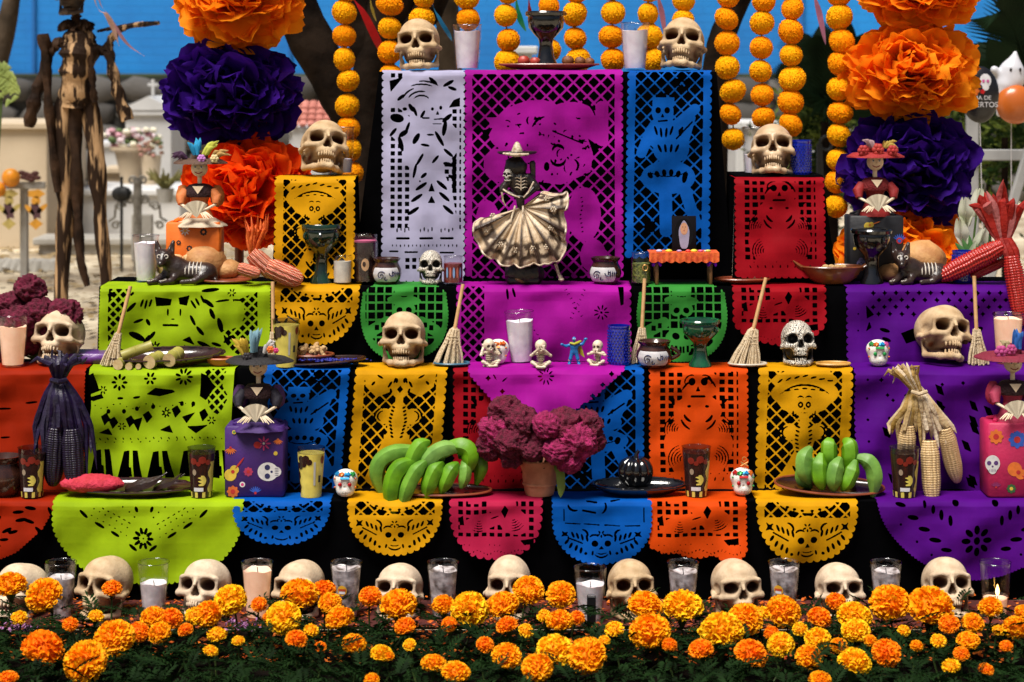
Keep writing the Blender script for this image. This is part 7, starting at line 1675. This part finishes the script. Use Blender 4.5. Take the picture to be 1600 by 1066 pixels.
zt = W(205, 229, 19.6).z; MB().lathe([(.001, .4), (.10, .4), (.11, .55), (.16, zt - .05), (.20, zt - .03), (.20, zt), (.15, zt - .01), (.001, zt - .06)], 20).obj('urn_body', beige, o); MB().box((0, 0, .2), (.3, .3, .4)).obj('urn_base', beige, o, smooth=False)
rs_ = rnd(3)
for c, nm in (((.70, .55, .58), 'pink_blossom'), ((.75, .70, .55), 'white_blossom'), ((.60, .30, .36), 'rose_blossom'), ((.10, .16, .05), 'leaf_tuft')):
    b = MB()
    for k in range(16): b.ball((rs_.gauss(.0, .13), rs_.gauss(0, .07), zt + rs_.uniform(0, .16)), (.035, .03, .026), 7, 5, fn=lambda p: 1 + .3 * math.sin(p.x * 9) * math.cos(p.z * 8))
    b.obj(nm, mat('bloom_' + nm, c, .7), o)
o = empty('small_urn', Vector((W(236, 0, 19.4).x, 19.4, 0))); tag(o, 'smaller cream urn right of the tall flower urn', 'urn'); zt = W(236, 243, 19.4).z
MB().lathe([(.001, .3), (.06, .3), (.10, zt), (.08, zt - .01), (.001, zt - .05)], 16).obj('urn_body', beige, o); b = MB()
for k in range(22): b.ball((rs_.gauss(0, .06), rs_.gauss(0, .05), zt + rs_.uniform(0, .14)), (.025, .022, .02), 7, 5)
stuff(b.obj('dry_rose_flowers', mat('bloom_dry', (.45, .20, .18), .8, c2=(.14, .12, .05), ns=9), o))
o = empty('plant_pot', Vector((W(258, 0, 17.8).x, 17.8, .83))); tag(o, 'small grey plant pot with yellowing leaves on the slab', 'plant pot'); o.location.z = W(258, 296, 18.9).z - .05
MB().lathe([(.001, .0), (.06, 0), (.08, .12), (.06, .11), (.001, .1)], 16).obj('pot_body', concrete, o); b = MB()
for k in range(34): a = rs_.uniform(0, 6.28); leaf(b, [(0, 0, .1), (math.cos(a) * .09, math.sin(a) * .06, .2), (math.cos(a) * .17, math.sin(a) * .1, .16 + rs_.uniform(0, .16))], .014)
b.obj('leaves', mat('yellowing_leaf', (.28, .24, .08), .7, c2=(.14, .14, .04), ns=8, transl=.3), o)
# iron scroll fence
iron = mat('weathered_iron', (.34, .32, .28), .5, c2=(.18, .16, .13), ns=20, metal=.3)
b0 = Vector((W(215, 0, 15.6).x, 15.6, 0)); o = empty('iron_scrollwork', b0); tag(o, 'grey iron grave post with curled scrollwork arms', 'iron railing'); q = lambda px, py: W(px, py, 15.6) - b0
MB().tube([(0, 0, 0), q(215, 282)], .032, 8).obj('post', iron, o)
def scroll(cx, cy, r, s, a0, turns=1.3): MB().tube([q(cx + s * r * (1 - .75 * t) * math.cos(a0 + t * turns * 6.28), cy + r * (1 - .75 * t) * math.sin(a0 + t * turns * 6.28)) for t in np.linspace(0, 1, 22)], .010, 6).obj('scroll', iron, o)
for s in (-1, 1):
    MB().tube([q(215 + s * x, y) for x, y in ((2, 330), (10, 306), (22, 322), (34, 320), (36, 340), (46, 346))], .011, 6).obj('arm', iron, o); scroll(215 + s * 8, 282, 7, s, 3.2); scroll(215 + s * 11, 312, 8, s, 3.3); scroll(215 + s * 27, 322, 8, s, 3.0); scroll(215 + s * 34, 352, 7, s, 3.4)
b = MB(); pz = q(190, 303); b.ball(pz, (.075, .05, .055), 14, 8, fn=lambda p: 1 + .08 * math.cos(math.atan2(p.y, p.x) * 7)); b.tube([pz, pz + Vector((0, 0, .13))], .012, 6); b.tube([pz + Vector((0, 0, 0)), Vector((pz.x, 0, 0))], .012, 6)
tag(b.obj('pumpkin_stake', mat('black_iron', (.012, .012, .012), .6), loc=b0), 'black metal pumpkin on a stake beside the iron scrollwork', 'garden stake')
# orange decorations on a white post
b0 = Vector((W(38, 0, 15.0).x, 15.0, 0)); q = lambda px, py, dy=0: W(px, py, 15.0 + dy) - b0
o = empty('marker_post', b0); tag(o, 'pale wooden cross marker with hung decorations at the left', 'grave marker')
MB().box((0, 0, q(38, 285).z / 2), (.055, .05, q(38, 285).z), bev=.006).obj('upright', concrete, o, smooth=False); MB().box((0, -.03, q(38, 285).z - .02), (.32, .04, .05), bev=.006).obj('crossbar', concrete, o, smooth=False)
orb = mat('orange_plastic', (.85, .30, .01), .4)
tag(MB().ball((0, 0, 0), (.066, .05, .066), 18, 12, fn=lambda p: 1 + .03 * math.cos(math.atan2(p.y, p.x) * 8)).obj('orange_lantern', orb, loc=W(17, 278, 14.9)), 'round orange lantern hanging left of the marker post', 'lantern')
tag(MB().ball((0, 0, 0), (.05, .04, .055), 16, 10, fn=lambda p: 1 + .03 * math.cos(math.atan2(p.y, p.x) * 8)).obj('orange_lantern', orb, loc=W(-2, 296, 14.9)), 'orange lantern cut off by the left edge of the picture', 'lantern')
b = MB(); 
for k in range(9): b.ball(q(34 + k * 3, 270 + (k * 7 % 12), -.06), (.03, .015, .018), 7, 5)
b.obj('dried_garland', mat('dried_brown', (.10, .03, .025), .8), o)
cut1 = mat('paper_skeleton_orange', (.80, .36, .03), .6); cut2 = mat('paper_skeleton_dark', (.10, .04, .05), .6); cut3 = mat('paper_skeleton_yellow', (.55, .42, .12), .6)
for px, lb, c_ in ((56, 'orange paper skeleton cutout hanging right of the marker post', cut1), (14, 'yellow paper skeleton cutout hanging left of the marker post', cut3)):
    o = empty('paper_skeleton', W(px, 300, 14.9)); tag(o, lb, 'paper cutout'); m_ = lambda py, dx=0: (dx, 0, -(py - 300) * 14.9 / FPX)
    MB().disc(m_(303), .062, ry=.03, n=14, th=.004, fn=lambda a: 1 + .15 * math.cos(a * 5)).obj('hat', c_, o, smooth=False); MB().disc(m_(314), .034, n=12, th=.004).obj('head', c_, o, smooth=False)
    MB().disc(m_(330), .042, ry=.06, n=12, th=.004, ang=.2, fn=lambda a: 1 + .2 * math.cos(a * 6)).obj('body', cut2, o, smooth=False); MB().disc(m_(326, .045), .05, ry=.018, n=10, th=.003, ang=.7).obj('arm', c_, o, smooth=False); MB().disc(m_(328, -.045), .05, ry=.018, n=10, th=.003, ang=-.8).obj('arm', c_, o, smooth=False)
    MB().disc(m_(350), .042, ry=.035, n=12, th=.004, fn=lambda a: 1 + .25 * math.cos(a * 4)).obj('skirt', c_, o, smooth=False)
rs_ = rnd(31)
for k in range(9):
    c_ = W(-4 + k * 11, 384 + (k % 2) * 4, 15.6); tag(MB().box((0, 0, .045), (.15, .11, .10), Euler((rs_.uniform(-.3, .3), rs_.uniform(-.5, .5), rs_.uniform(0, 3))), taper=.7, bev=.02).obj('border_stone', concrete, loc=(c_.x, 15.6, .0)), 'grey border stone at the left grave, %s from the left' % ORD[k], 'stone', 'stones edging the grave')
# leaf litter
lit = mat('leaf_litter', (.30, .21, .09), .9, c2=(.14, .09, .04), ns=4); rs2 = np.random.RandomState(8); V = []; Q = []
for i in range(3800):
    y = rs2.uniform(11, 21); x = rs2.uniform(-.29, -.05) * y if rs2.rand() < .75 else rs2.uniform(.1, .3) * y; a = rs2.uniform(0, 6.28); L_ = rs2.uniform(.02, .06); o_ = len(V); ax = np.array([math.cos(a), math.sin(a), rs2.uniform(-.2, .3)]) * L_; sd = np.array([-math.sin(a), math.cos(a), rs2.uniform(-.3, .3)]) * L_ * .5; p0 = np.array([x, y, .02])
    V += [p0 - ax, p0 - sd, p0 + ax, p0 + sd]; Q.append((o_, o_ + 1, o_ + 2, o_ + 3))
stuff(link(np_mesh('leaf_litter', np.array(V), np.array(Q), lit), 'leaf_litter'), 'dry fallen leaves scattered over the gravel', 'leaves')
# ------------------------------------------------------------------ carved driftwood figure
dw = mat('charred_driftwood', (.50, .31, .16), .7, c2=(.028, .015, .009), ns=5, nd=6, mixr=(.50, .57), bump=.8, bs=26, spec=.1)
N = dw.node_tree.nodes; L = dw.node_tree.links; tc = N.new('ShaderNodeTexCoord'); mp = N.new('ShaderNodeMapping'); mp.inputs['Scale'].default_value = (6, 6, .55); L.new(tc.outputs['Object'], mp.inputs[0])
for nd in N:
    if nd.type == 'TEX_NOISE': L.new(mp.outputs[0], nd.inputs['Vector'])
dark_w = mat('charred_wood', (.060, .031, .017), .65, c2=(.016, .009, .006), ns=9, bump=.7, bs=30, spec=.1)
DF = 10.0; b0 = Vector((W(122, 0, DF).x, DF, 0)); o = empty('driftwood_figure', b0); tag(o, 'tall skeletal figure carved from charred driftwood', 'wooden figure'); q = lambda px, py, dy=0.0: W(px, py, DF + dy) - b0
def limb(name, pts, rad, m=dw, n=10):
    P = [Vector(q(*p)) for p in pts]; C = closed_curve([tuple(p) for p in P], 14); rr = [float(np.interp(i / 13, np.linspace(0, 1, len(rad)), rad)) * DF / FPX * (1 + .10 * math.sin(i * 2.1 + len(pts))) for i in range(14)]
    b = MB().tube(C, rr, n); vs_ = []
    for i, v in enumerate(b.v): vs_.append(tuple(Vector(v) + Vector((.006 * math.sin(i * 1.7), .006 * math.cos(i * 2.3), 0))))
    b.v = vs_; return b.obj(name, m, o)
limb('torso', [(122, 46, 0), (124, 80, -.02), (120, 120, -.02), (118, 165, 0)], [19, 29, 25, 26]); limb('rib_strip', [(138, 60, -.06), (142, 100, -.07), (147, 160, -.05)], [4, 5, 5], dark_w); limb('rib_strip', [(106, 62, -.06), (104, 110, -.07), (108, 160, -.06)], [6, 5, 6])
limb('leg', [(104, 150, 0), (97, 230, 0), (102, 330, 0), (97, 420, 0), (93, 605, 0)], [15, 17, 13, 12, 9]); limb('leg', [(116, 160, -.02), (119, 250, -.02), (122, 340, 0), (125, 400, 0), (136, 447, 0)], [9, 10, 8, 7, 4], dark_w); limb('leg', [(138, 150, 0), (150, 240, 0), (156, 330, 0), (166, 450, 0), (168, 605, 0)], [13, 15, 11, 9, 8])
limb('upper_arm', [(108, 66, 0), (90, 68, -.02), (76, 84, -.04)], [9, 9, 8], dark_w); limb('forearm', [(78, 80, -.02), (62, 130, -.03), (52, 165, -.03), (45, 198, -.02)], [7, 8, 11, 8], dark_w); limb('staff', [(68, 53, -.06), (72, 100, -.06), (78, 190, -.06), (90, 300, -.05)], [10, 7, 6, 6], dark_w)
limb('upper_arm', [(138, 66, 0), (156, 80, 0), (170, 74, 0)], [9, 8, 8]); limb('forearm', [(168, 72, 0), (176, 110, -.02), (186, 150, -.02), (199, 188, -.02)], [7, 8, 9, 11]); limb('raised_branch', [(168, 76, 0), (176, 58, 0), (196, 42, 0), (248, 36, 0)], [7, 6, 5, 3.5]); limb('twig', [(152, 49, 0), (172, 45, 0), (196, 41, 0)], [2, 3, 3], dark_w)
limb('neck', [(121, 48, 0), (119, 30, 0), (118, 18, 0)], [11, 7, 8], dark_w)
b = MB(); rs_ = rnd(2)
for k in range(16): a = R(180 + k * 12 - 6); leaf(b, [q(119, 36), q(119 + 18 * math.cos(a), 38 + 3 * math.sin(k), -.05 * abs(math.sin(a))), q(119 + 30 * math.cos(a), 44 + 5 * math.sin(k * 2), -.09 * abs(math.sin(a)))], .022)
b.obj('bark_collar', dark_w, o)
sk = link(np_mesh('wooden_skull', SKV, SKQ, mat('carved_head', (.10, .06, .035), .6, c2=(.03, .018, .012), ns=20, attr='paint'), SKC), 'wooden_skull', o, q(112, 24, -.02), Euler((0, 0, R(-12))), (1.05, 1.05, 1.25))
MB().lathe([(.16, .0), (.17, .012), (.10, .03), (.075, .035), (.070, .15), (.001, .16)], 24, c=q(114, -6)).obj('hat', dark_w, o)
# ------------------------------------------------------------------ trees
barkM = mat('dark_bark', (.020, .013, .009), .9, c2=(.006, .004, .003), ns=7, nd=7, bump=1.0, bs=16, spec=.04); bark2 = mat('grey_bark', (.10, .072, .05), .9, c2=(.035, .026, .018), ns=6, nd=7, bump=1.0, bs=14, spec=.05)
leaf_t = mat('tree_leaf', (.07, .13, .025), .6, c2=(.04, .08, .015), ns=1.5, transl=.35)
def crown(name, c, rad, n, seed, s0, parent, m):
    rs = np.random.RandomState(seed); V = []; Q = []
    cl = rs.normal(size=(26, 3)); cl = unit(cl) * rs.uniform(.25, 1, (26, 1)) ** .5
    for i in range(n):
        p = np.array(c) + (cl[rs.randint(26)] + rs.normal(0, .17, 3)) * np.array(rad); a = unit(rs.normal(size=3)); b_ = unit(np.cross(a, rs.normal(size=3))); L_ = s0 * rs.uniform(.6, 1.3); o_ = len(V)
        V += [p - a * L_, p - b_ * L_ * .4, p + a * L_, p + b_ * L_ * .4]; Q.append((o_, o_ + 1, o_ + 2, o_ + 3))
    me = np_mesh(name, np.array(V), np.array(Q), m); ob = link(me, name, parent); ob.matrix_parent_inverse = parent.matrix_basis.inverted(); return ob
def tree(px, d, label, branches, m, crowns):
    base = Vector((W(px, 0, d).x, d, 0)); o = empty('tree', base); tag(o, label, 'tree')
    for k, (pts, rad) in enumerate(branches):
        C = closed_curve([tuple((Vector((W(*p[:2], d).x, d + (p[2] if len(p) > 2 else 0), W(p[0], p[1], d).z)) if not isinstance(p, Vector) else p) - base) for p in pts], 16)
        rr = [float(np.interp(i / 15, np.linspace(0, 1, len(rad)), rad)) * d / FPX * (1 + .06 * math.sin(i * 1.9 + k)) for i in range(16)]
        MB().tube(C, rr, 14).obj('trunk' if k == 0 else 'limb', m, o)
    for i, (c, rad, n) in enumerate(crowns): crown('crown', c, rad, n, px + i, .09, o, leaf_t)
    return o
tree(575, 9.2, 'dark forked tree trunk leaning behind the left garlands', [([(578, 650), (578, 300), (575, 200), (582, 110), (606, 20), (640, -120), (650, -500)], [48, 26, 24, 30, 40, 40, 26]), ([(590, 235), (545, 175), (500, 90), (462, 10), (420, -110), (330, -420)], [22, 30, 34, 36, 34, 22]), ([(584, 140), (568, 60), (560, -20), (545, -200), (520, -520)], [14, 26, 28, 26, 16]), ([(612, 60), (660, 20), (690, -60), (760, -400)], [26, 28, 28, 16])], barkM, [((-.9, 10.2, 4.3), (2.2, 1.4, .9), 3200)])
tree(698, 10.5, 'grey barked tree trunk behind the top left glass', [([(706, 600), (706, 250), (704, 120), (700, 40), (688, -60), (670, -420)], [22, 20, 19, 20, 22, 14])], bark2, [((-.3, 11.6, 4.6), (1.8, 1.4, .8), 1600)])
tree(1130, 9.6, 'dark slanting tree trunk behind the right garlands', [([(1108, 620), (1112, 300), (1116, 130), (1128, 60), (1152, 0), (1180, -110), (1220, -480)], [30, 26, 22, 20, 20, 24, 14])], barkM, [((1.5, 10.6, 4.3), (1.8, 1.3, .8), 2000)])
tree(8, 13.0, 'grey tree trunk slanting across the upper left corner', [([(-70, 500), (-30, 220), (0, 90), (18, 0), (30, -80), (60, -420)], [20, 17, 15, 14, 14, 9])], bark2, [((-3.4, 13.6, 4.0), (1.2, 1.0, .7), 1100)])
b0 = Vector((W(8, 0, 12.4).x, 12.4, 0)); o = empty('sapling', b0); tag(o, 'yellow green leafy sprig at the left edge below the blue wall', 'sapling'); b = MB(); rs_ = rnd(6)
MB().tube([(-.12, 0, 0), (-.06, 0, .8), (-.02, 0, 1.4)], .010, 6).obj('stem', stemM, o)
for k in range(46): p = W(rs_.gauss(6, 9), rs_.gauss(128, 14), 12.4) - b0; leaf(b, [p, p + Vector((rs_.uniform(-.04, .04), -.02, .02)), p + Vector((rs_.uniform(-.08, .08), -.03, -.03))], .016)
b.obj('leaves', mat('sunny_leaf', (.40, .48, .12), .6, c2=(.20, .28, .06), ns=6, transl=.4), o)
# ------------------------------------------------------------------ between and right of the garlands
grave('tomb', 452, 500, 196, 330, 17.5, .8, 'white tomb partly hidden behind the leaning tree', white)
o = empty('tiled_tomb', Vector((W(480, 0, 16.6).x, 16.6, 0))); tag(o, 'little tomb with a pink tiled roof left of the garlands', 'tomb'); zb = W(480, 200, 16.6).z
MB().box((0, .2, zb / 2), (.24, .4, zb)).obj('body', white, o, smooth=False); rt = mat('pink_tile', (.52, .20, .16), .7, c2=(.40, .13, .10), ns=14)
for k in range(4):
    for j in range(6): MB().tube([(-.16 + j * .064, -.04 + k * .05, zb + .02 + k * .045), (-.16 + j * .064, .05 + k * .05, zb + .075 + k * .045)], .030, 8, .5).obj('roof_tile', rt, o)
grave('tomb', 800, 832, 72, 260, 15.0, .5, 'pale grey stepped tomb behind the goblet', white, roof=None)
o = empty('angel_statue', Vector((W(584, 0, 12.0).x, 12.0, 0))); tag(o, 'small white angel statue beside the leaning tree', 'statue'); s = SDF((-.11, -.09, 1.15), (.11, .09, 1.58), .007); A = s.add; zc = lambda py: W(584, py, 12.0).z
A(s.cap((0, 0, zc(215)), (0, 0, zc(150)), .058, .050), .01); A(s.ell((-.005, -.01, zc(112)), (.033, .036, .042)), .01); A(s.cap((0, 0, zc(150)), (0, 0, zc(125)), .052, .03), .02); A(s.cap((-.04, -.01, zc(132)), (-.03, -.06, zc(150)), .018, .015), .01); A(s.cap((.04, .04, zc(160)), (.06, .05, zc(104)), .030, .014), .012); A(s.cap((.03, -.02, zc(135)), (0, -.06, zc(148)), .018, .014), .01)
V, Q = s.mesh(); link(np_mesh('angel_body', V, Q, white), 'angel_body', o); MB().box((0, 0, .58), (.26, .26, 1.16), bev=.02).obj('pedestal', white, o, smooth=False)
grave('tomb', 1150, 1225, 190, 330, 16.0, .8, 'white tomb behind the right garlands', white)
grave('tomb', 1255, 1300, 240, 330, 14.0, .5, 'low white tomb behind the blue glass on the pedestal', white)
palmM = mat('palm_leaf', (.010, .026, .009), .6, c2=(.004, .010, .004), ns=4, transl=.1, spec=.08)
for kx, (px, d, spec, lb) in enumerate(((1285, 12.5, ((1275, 60, 26), (1262, 105, 10), (1300, 80, 40), (1330, 60, 20), (1290, 160, 20), (1350, 150, 10)), 'dark palm behind the right garlands'), (1580, 10.5, ((1548, 20, 60), (1575, 70, 20), (1610, -10, 40), (1530, 95, 0), (1620, 90, 30), (1590, 130, 10), (1640, 40, 0)), 'dark palm at the upper right corner'))):
    b0 = Vector((W(px, 0, d).x, d, 0)); o = empty('palm', b0); tag(o, lb, 'palm'); root = W(px + (10 if kx == 0 else 40), 190, d) - b0; MB().tube([(root.x, 0, 0), root], [.07, .05], 10).obj('trunk', barkM, o); rs_ = rnd(kx)
    for ex, ey, cu in spec:
        e = W(ex, ey, d) - b0; e.y = rs_.uniform(-.3, .2); mid = root.lerp(e, .55) + Vector((0, 0, cu * .004)); P = [root * (1 - t) ** 2 + mid * 2 * t * (1 - t) + e * t * t for t in np.linspace(0, 1, 26)]; b = MB().tube(P, [.010 * (1 - t * .8) for t in np.linspace(0, 1, 26)], 5)
        for i in range(3, 26):
            t_ = (P[i] - P[i - 1]).normalized()
            for s_ in (-1, 1):
                sd = t_.cross(Vector((0, 1, 0))) * s_; L_ = .30 * (1 - abs(i / 26 - .45)); leaf(b, [P[i], P[i] + (sd * .6 + t_ * .6) * L_ * .5, P[i] + (sd * .8 + t_ * .9 + Vector((0, 0, -.25))) * L_], .010, n=3)
        b.obj('frond', palmM, o)
bush = mat('bush_leaf', (.22, .28, .05), .6, c2=(.02, .045, .01), ns=7, mixr=(.45, .65), transl=.3, spec=.1)
for px, py, d, r_, lb in ((1278, 215, 12.8, .22, 'sunny green bush behind the blue glass on the right'), (1570, 215, 11.6, .28, 'green bush behind the white post at the right'), (1545, 250, 13.2, .62, 'wide dark green bush at the right edge behind the balloons'), (1300, 250, 14.5, .55, 'wide green bush behind the rightmost garland')):
    o = empty('bush', Vector((W(px, 0, d).x, d, 0))); tag(o, lb, 'bush'); c_ = W(px, py, d); MB().tube([(0, 0, 0), (0, 0, c_.z)], .02, 6).obj('stem', barkM, o); crown('leaves', tuple(c_), (r_, .2, r_), 700 if r_ < .4 else 2600, px, .035, o, bush)
b = MB(); b0 = Vector((W(1292, 0, 12.0).x, 12.0, 0)); q = lambda px, py: W(px, py, 12.0) - b0
b.tube([q(1292 + 14 * math.cos(t) * (1 - t * .07), 225 - 14 * math.sin(t) * (1 - t * .07)) for t in np.linspace(0, 7, 24)], .010, 6); b.tube([q(1284, 300), q(1280, 225)], .018, 6); b.tube([q(1280, 225), (q(1280, 225).x, 0, 0)], .018, 6); tag(b.obj('iron_curl', mat('black_iron', (.012, .012, .012), .6), loc=b0), 'black iron curl standing right of the pedestal glass', 'iron railing')
# white wooden crosses, balloons and lilies at the right
for px, lb, py0, w_, rz, d_ in ((1519, 'tall white wooden cross post behind the right purple pompom', 150, .06, 0, 10.0), (1556, 'slanting white wooden slat beside the ghost balloon', 195, .045, .30, 9.8)):
    o = empty('white_post', Vector((W(px, 0, d_).x, d_, 0))); tag(o, lb, 'post'); zt = W(px, py0, d_).z; MB().box((0, 0, zt / 2), (w_, .04, zt), Euler((0, rz, 0)), bev=.006).obj('upright', greyp, o, smooth=False)
    if rz == 0: MB().box((.12, -.03, W(0, 242, d_).z), (.36, .035, .055), bev=.005).obj('crossbar', greyp, o, smooth=False)
o = empty('skull_balloon', W(1531, 148, 9.0)); tag(o, 'black foil balloon with printed sugar skull and lettering', 'balloon'); bm = mat('black_foil', (.012, .011, .014), .25, ns=10)
MB().ball((0, 0, 0), (.085, .035, .125), 24, 16).obj('foil_body', bm, o); wpr = mat('white_print', (.60, .58, .60), .5)
def shell(c, rx, rz, m, nm, off=0.0, fn=None, n=22):
    b = MB(); P = []
    for i in range(n): a = 2 * math.pi * i / n; k = fn(a) if fn else 1; x, z = c[0] + rx * k * math.cos(a), c[1] + rz * k * math.sin(a); P.append((x, -.035 * math.sqrt(max(.02, 1 - (x / .085) ** 2 - (z / .125) ** 2)) - .002 - off, z))
    b.add(P + [(c[0], -.035 * math.sqrt(max(.02, 1 - (c[0] / .085) ** 2 - (c[1] / .125) ** 2)) - .003 - off, c[1])], [(i, (i + 1) % n, n) for i in range(n)]); b.obj(nm, m, o)
shell((.018, .062), .026, .030, wpr, 'printed_skull'); shell((.018, .034), .015, .016, wpr, 'printed_jaw')
for x in (.008, .028): shell((x, .060), .006, .007, foil['pink'], 'printed_eye', .002)
shell((-.022, .050), .017, .016, foil['pink'], 'printed_flower', .0, lambda a: 1 + .2 * math.cos(a * 5)); shell((-.028, .016), .017, .018, foil['orange'], 'printed_flower', .0, lambda a: 1 + .2 * math.cos(a * 5)); shell((.004, .014), .010, .010, foil['red'], 'printed_flower', .001, lambda a: 1 + .2 * math.cos(a * 5))
def text(body, size, loc, m, parent, rot=(R(90), 0, 0)):
    cu = bpy.data.curves.new('lettering', 'FONT'); cu.body = body; cu.size = size; cu.align_x = 'CENTER'; cu.extrude = .0004; ot = bpy.data.objects.new('lettering_curve', cu); COL.objects.link(ot); bpy.context.view_layer.update()
    me = bpy.data.meshes.new_from_object(ot.evaluated_get(bpy.context.evaluated_depsgraph_get())); bpy.data.objects.remove(ot); me.materials.clear(); me.materials.append(m); return link(me, 'lettering', parent, loc, rot)
text('DIA DE', .026, (.0, -.037, -.022), wpr, o); text('MUERTOS', .032, (.0, -.036, -.054), wpr, o)
MB().tube([(0, 0, -.12), (.01, 0, -.5), (.02, 0, -(W(1531, 148, 9.0).z - .01))], .002, 5).obj('string', wpr, o)
o = empty('ghost_balloon', W(1580, 130, 9.2)); tag(o, 'white ghost balloon holding an orange pumpkin at the right edge', 'balloon'); s = SDF((-.12, -.07, -.16), (.12, .07, .16), .006); A = s.add
A(s.ell((.0, 0, .03), (.062, .045, .075)), .01); A(s.cap((.008, 0, .07), (.018, 0, .135), .040, .010), .02); A(s.cap((-.05, 0, .03), (-.078, -.01, .060), .016, .018), .012); A(s.cap((-.03, 0, -.01), (-.055, 0, -.14), .04, .012), .02); V, Q = s.mesh(); link(np_mesh('ghost_body', V, Q, mat('white_foil', (.66, .66, .72), .3, ns=6)), 'ghost_body', o)
MB().ball((.012, -.03, -.095), (.085, .05, .085), 24, 14, fn=lambda p: 1 + .04 * abs(math.cos(math.atan2(p.y, p.x) * 4))).obj('pumpkin', mat('orange_foil', (.50, .12, .02), .25, ns=8), o)
for x in (-.012, .03): MB().ball((x, -.044, .06), (.006, .004, .009), 8, 6).obj('eye', inkM, o)
MB().tube([(0, 0, -.15), (0, 0, -W(1580, 130, 9.2).z + .01)], .002, 5).obj('string', wpr, o)
lily = mat('lily_petal', (.66, .64, .58), .5, c2=(.50, .55, .36), ns=14, transl=.3)
b0 = on(3, 1520, .15); o = empty('lily_bouquet', b0); tag(o, 'white lilies standing behind the cobalt glass at the right', 'flowers')
for ex, ey, dy in ((1508, 312, 0), (1530, 298, .02), (1538, 360, -.02), (1500, 345, .0), (1528, 380, -.03)):
    p = Qd(b0, ex, ey, dy); ft = Vector((-.01, 0, .02)); dn = (p - ft).normalized(); b = MB()
    for k in range(5): a = k * 1.257; sd = Vector((math.cos(a), math.sin(a), 0)); leaf(b, [p - dn * .085, p - dn * .04 + sd * .016, p + sd * .010 + dn * .008], .014, .4, side=dn.cross(sd))
    b.obj('lily_flower', lily, o); MB().tube([ft, p - dn * .07], .0035, 6).obj('stem', stem_g, o)
b = MB()
for k in range(7): leaf(b, [(0, 0, .03), (-.03 + k * .012, -.02, .09), (-.06 + k * .022, -.02, .12 + .012 * (k % 3))], .010)
b.obj('leaves', mat('lily_leaf', (.07, .20, .05), .5), o)
# white carved tile behind red corn, lower bits left of the third step
tag(MB().box((0, 0, .015), (.16, .12, .03), bev=.010).obj('purple_bundle', mat('purple_satin', (.12, .03, .22), .35, ns=14, bump=.5, bs=30), loc=on(2, 145, .13)), 'folded purple satin bundle between the left skull and lime banner', 'cloth bundle')
# ------------------------------------------------------------------ loose ribbons in the air, hanging from the beam and trees
def ribbon(color, pts, d, label, w=.018):
    m = mat('ribbon_%02d%02d%02d' % tuple(int(v * 99) for v in color), color, .5, transl=.4); P = [W(x, y, d + .02 * k) for k, (x, y) in enumerate(pts)]; b0 = P[0].copy(); C = closed_curve([tuple(p - b0) for p in P], 20)
    b = MB(); b.grid([[p + Vector((-w * (math.cos(i * .25)), w * .6 * math.sin(i * .25), 0)), p + Vector((w * math.cos(i * .25), -w * .6 * math.sin(i * .25), 0))] for i, p in enumerate(C)]); tag(b.obj('ribbon', m, loc=b0), label, 'ribbon')
ribbon((.62, .30, .36), [(140, -140), (152, -10), (170, 24), (180, 42), (200, 70), (226, 88)], 9.6, 'long pink ribbon trailing above the figure\'s raised arm', .010)
ribbon((.70, .42, .34), [(130, -140), (148, 0), (166, 22), (176, 42), (186, 72)], 9.5, 'short peach ribbon beside the pink one at the left', .014)
ribbon((.50, .005, .005), [(520, -140), (545, -20), (568, 20), (592, 70), (600, 90)], 8.0, 'red ribbon crossing behind the second garland', .018)
ribbon((.02, .25, .55), [(640, -140), (672, -6), (686, 28), (700, 52), (706, 64)], 8.0, 'blue ribbon behind the left top skull', .010)
ribbon((.60, .45, .06), [(570, -140), (578, -10), (582, 16), (588, 34)], 8.05, 'thin yellow ribbon between the garlands', .006)
ribbon((.02, .40, .16), [(800, -140), (806, -10), (812, 28), (822, 50)], 8.0, 'green ribbon left of the black goblet', .012)
ribbon((.50, .02, .03), [(822, -140), (826, -10), (828, 20), (830, 44)], 8.1, 'short red ribbon beside the green one', .008)
ribbon((.62, .22, .30), [(1010, -140), (1026, -20), (1034, 20), (1040, 60)], 8.0, 'pink ribbon left of the right top skull', .011)
ribbon((.62, .22, .36), [(1250, -140), (1270, -20), (1280, 20), (1290, 70)], 8.0, 'pink ribbon right of the garlands', .012)
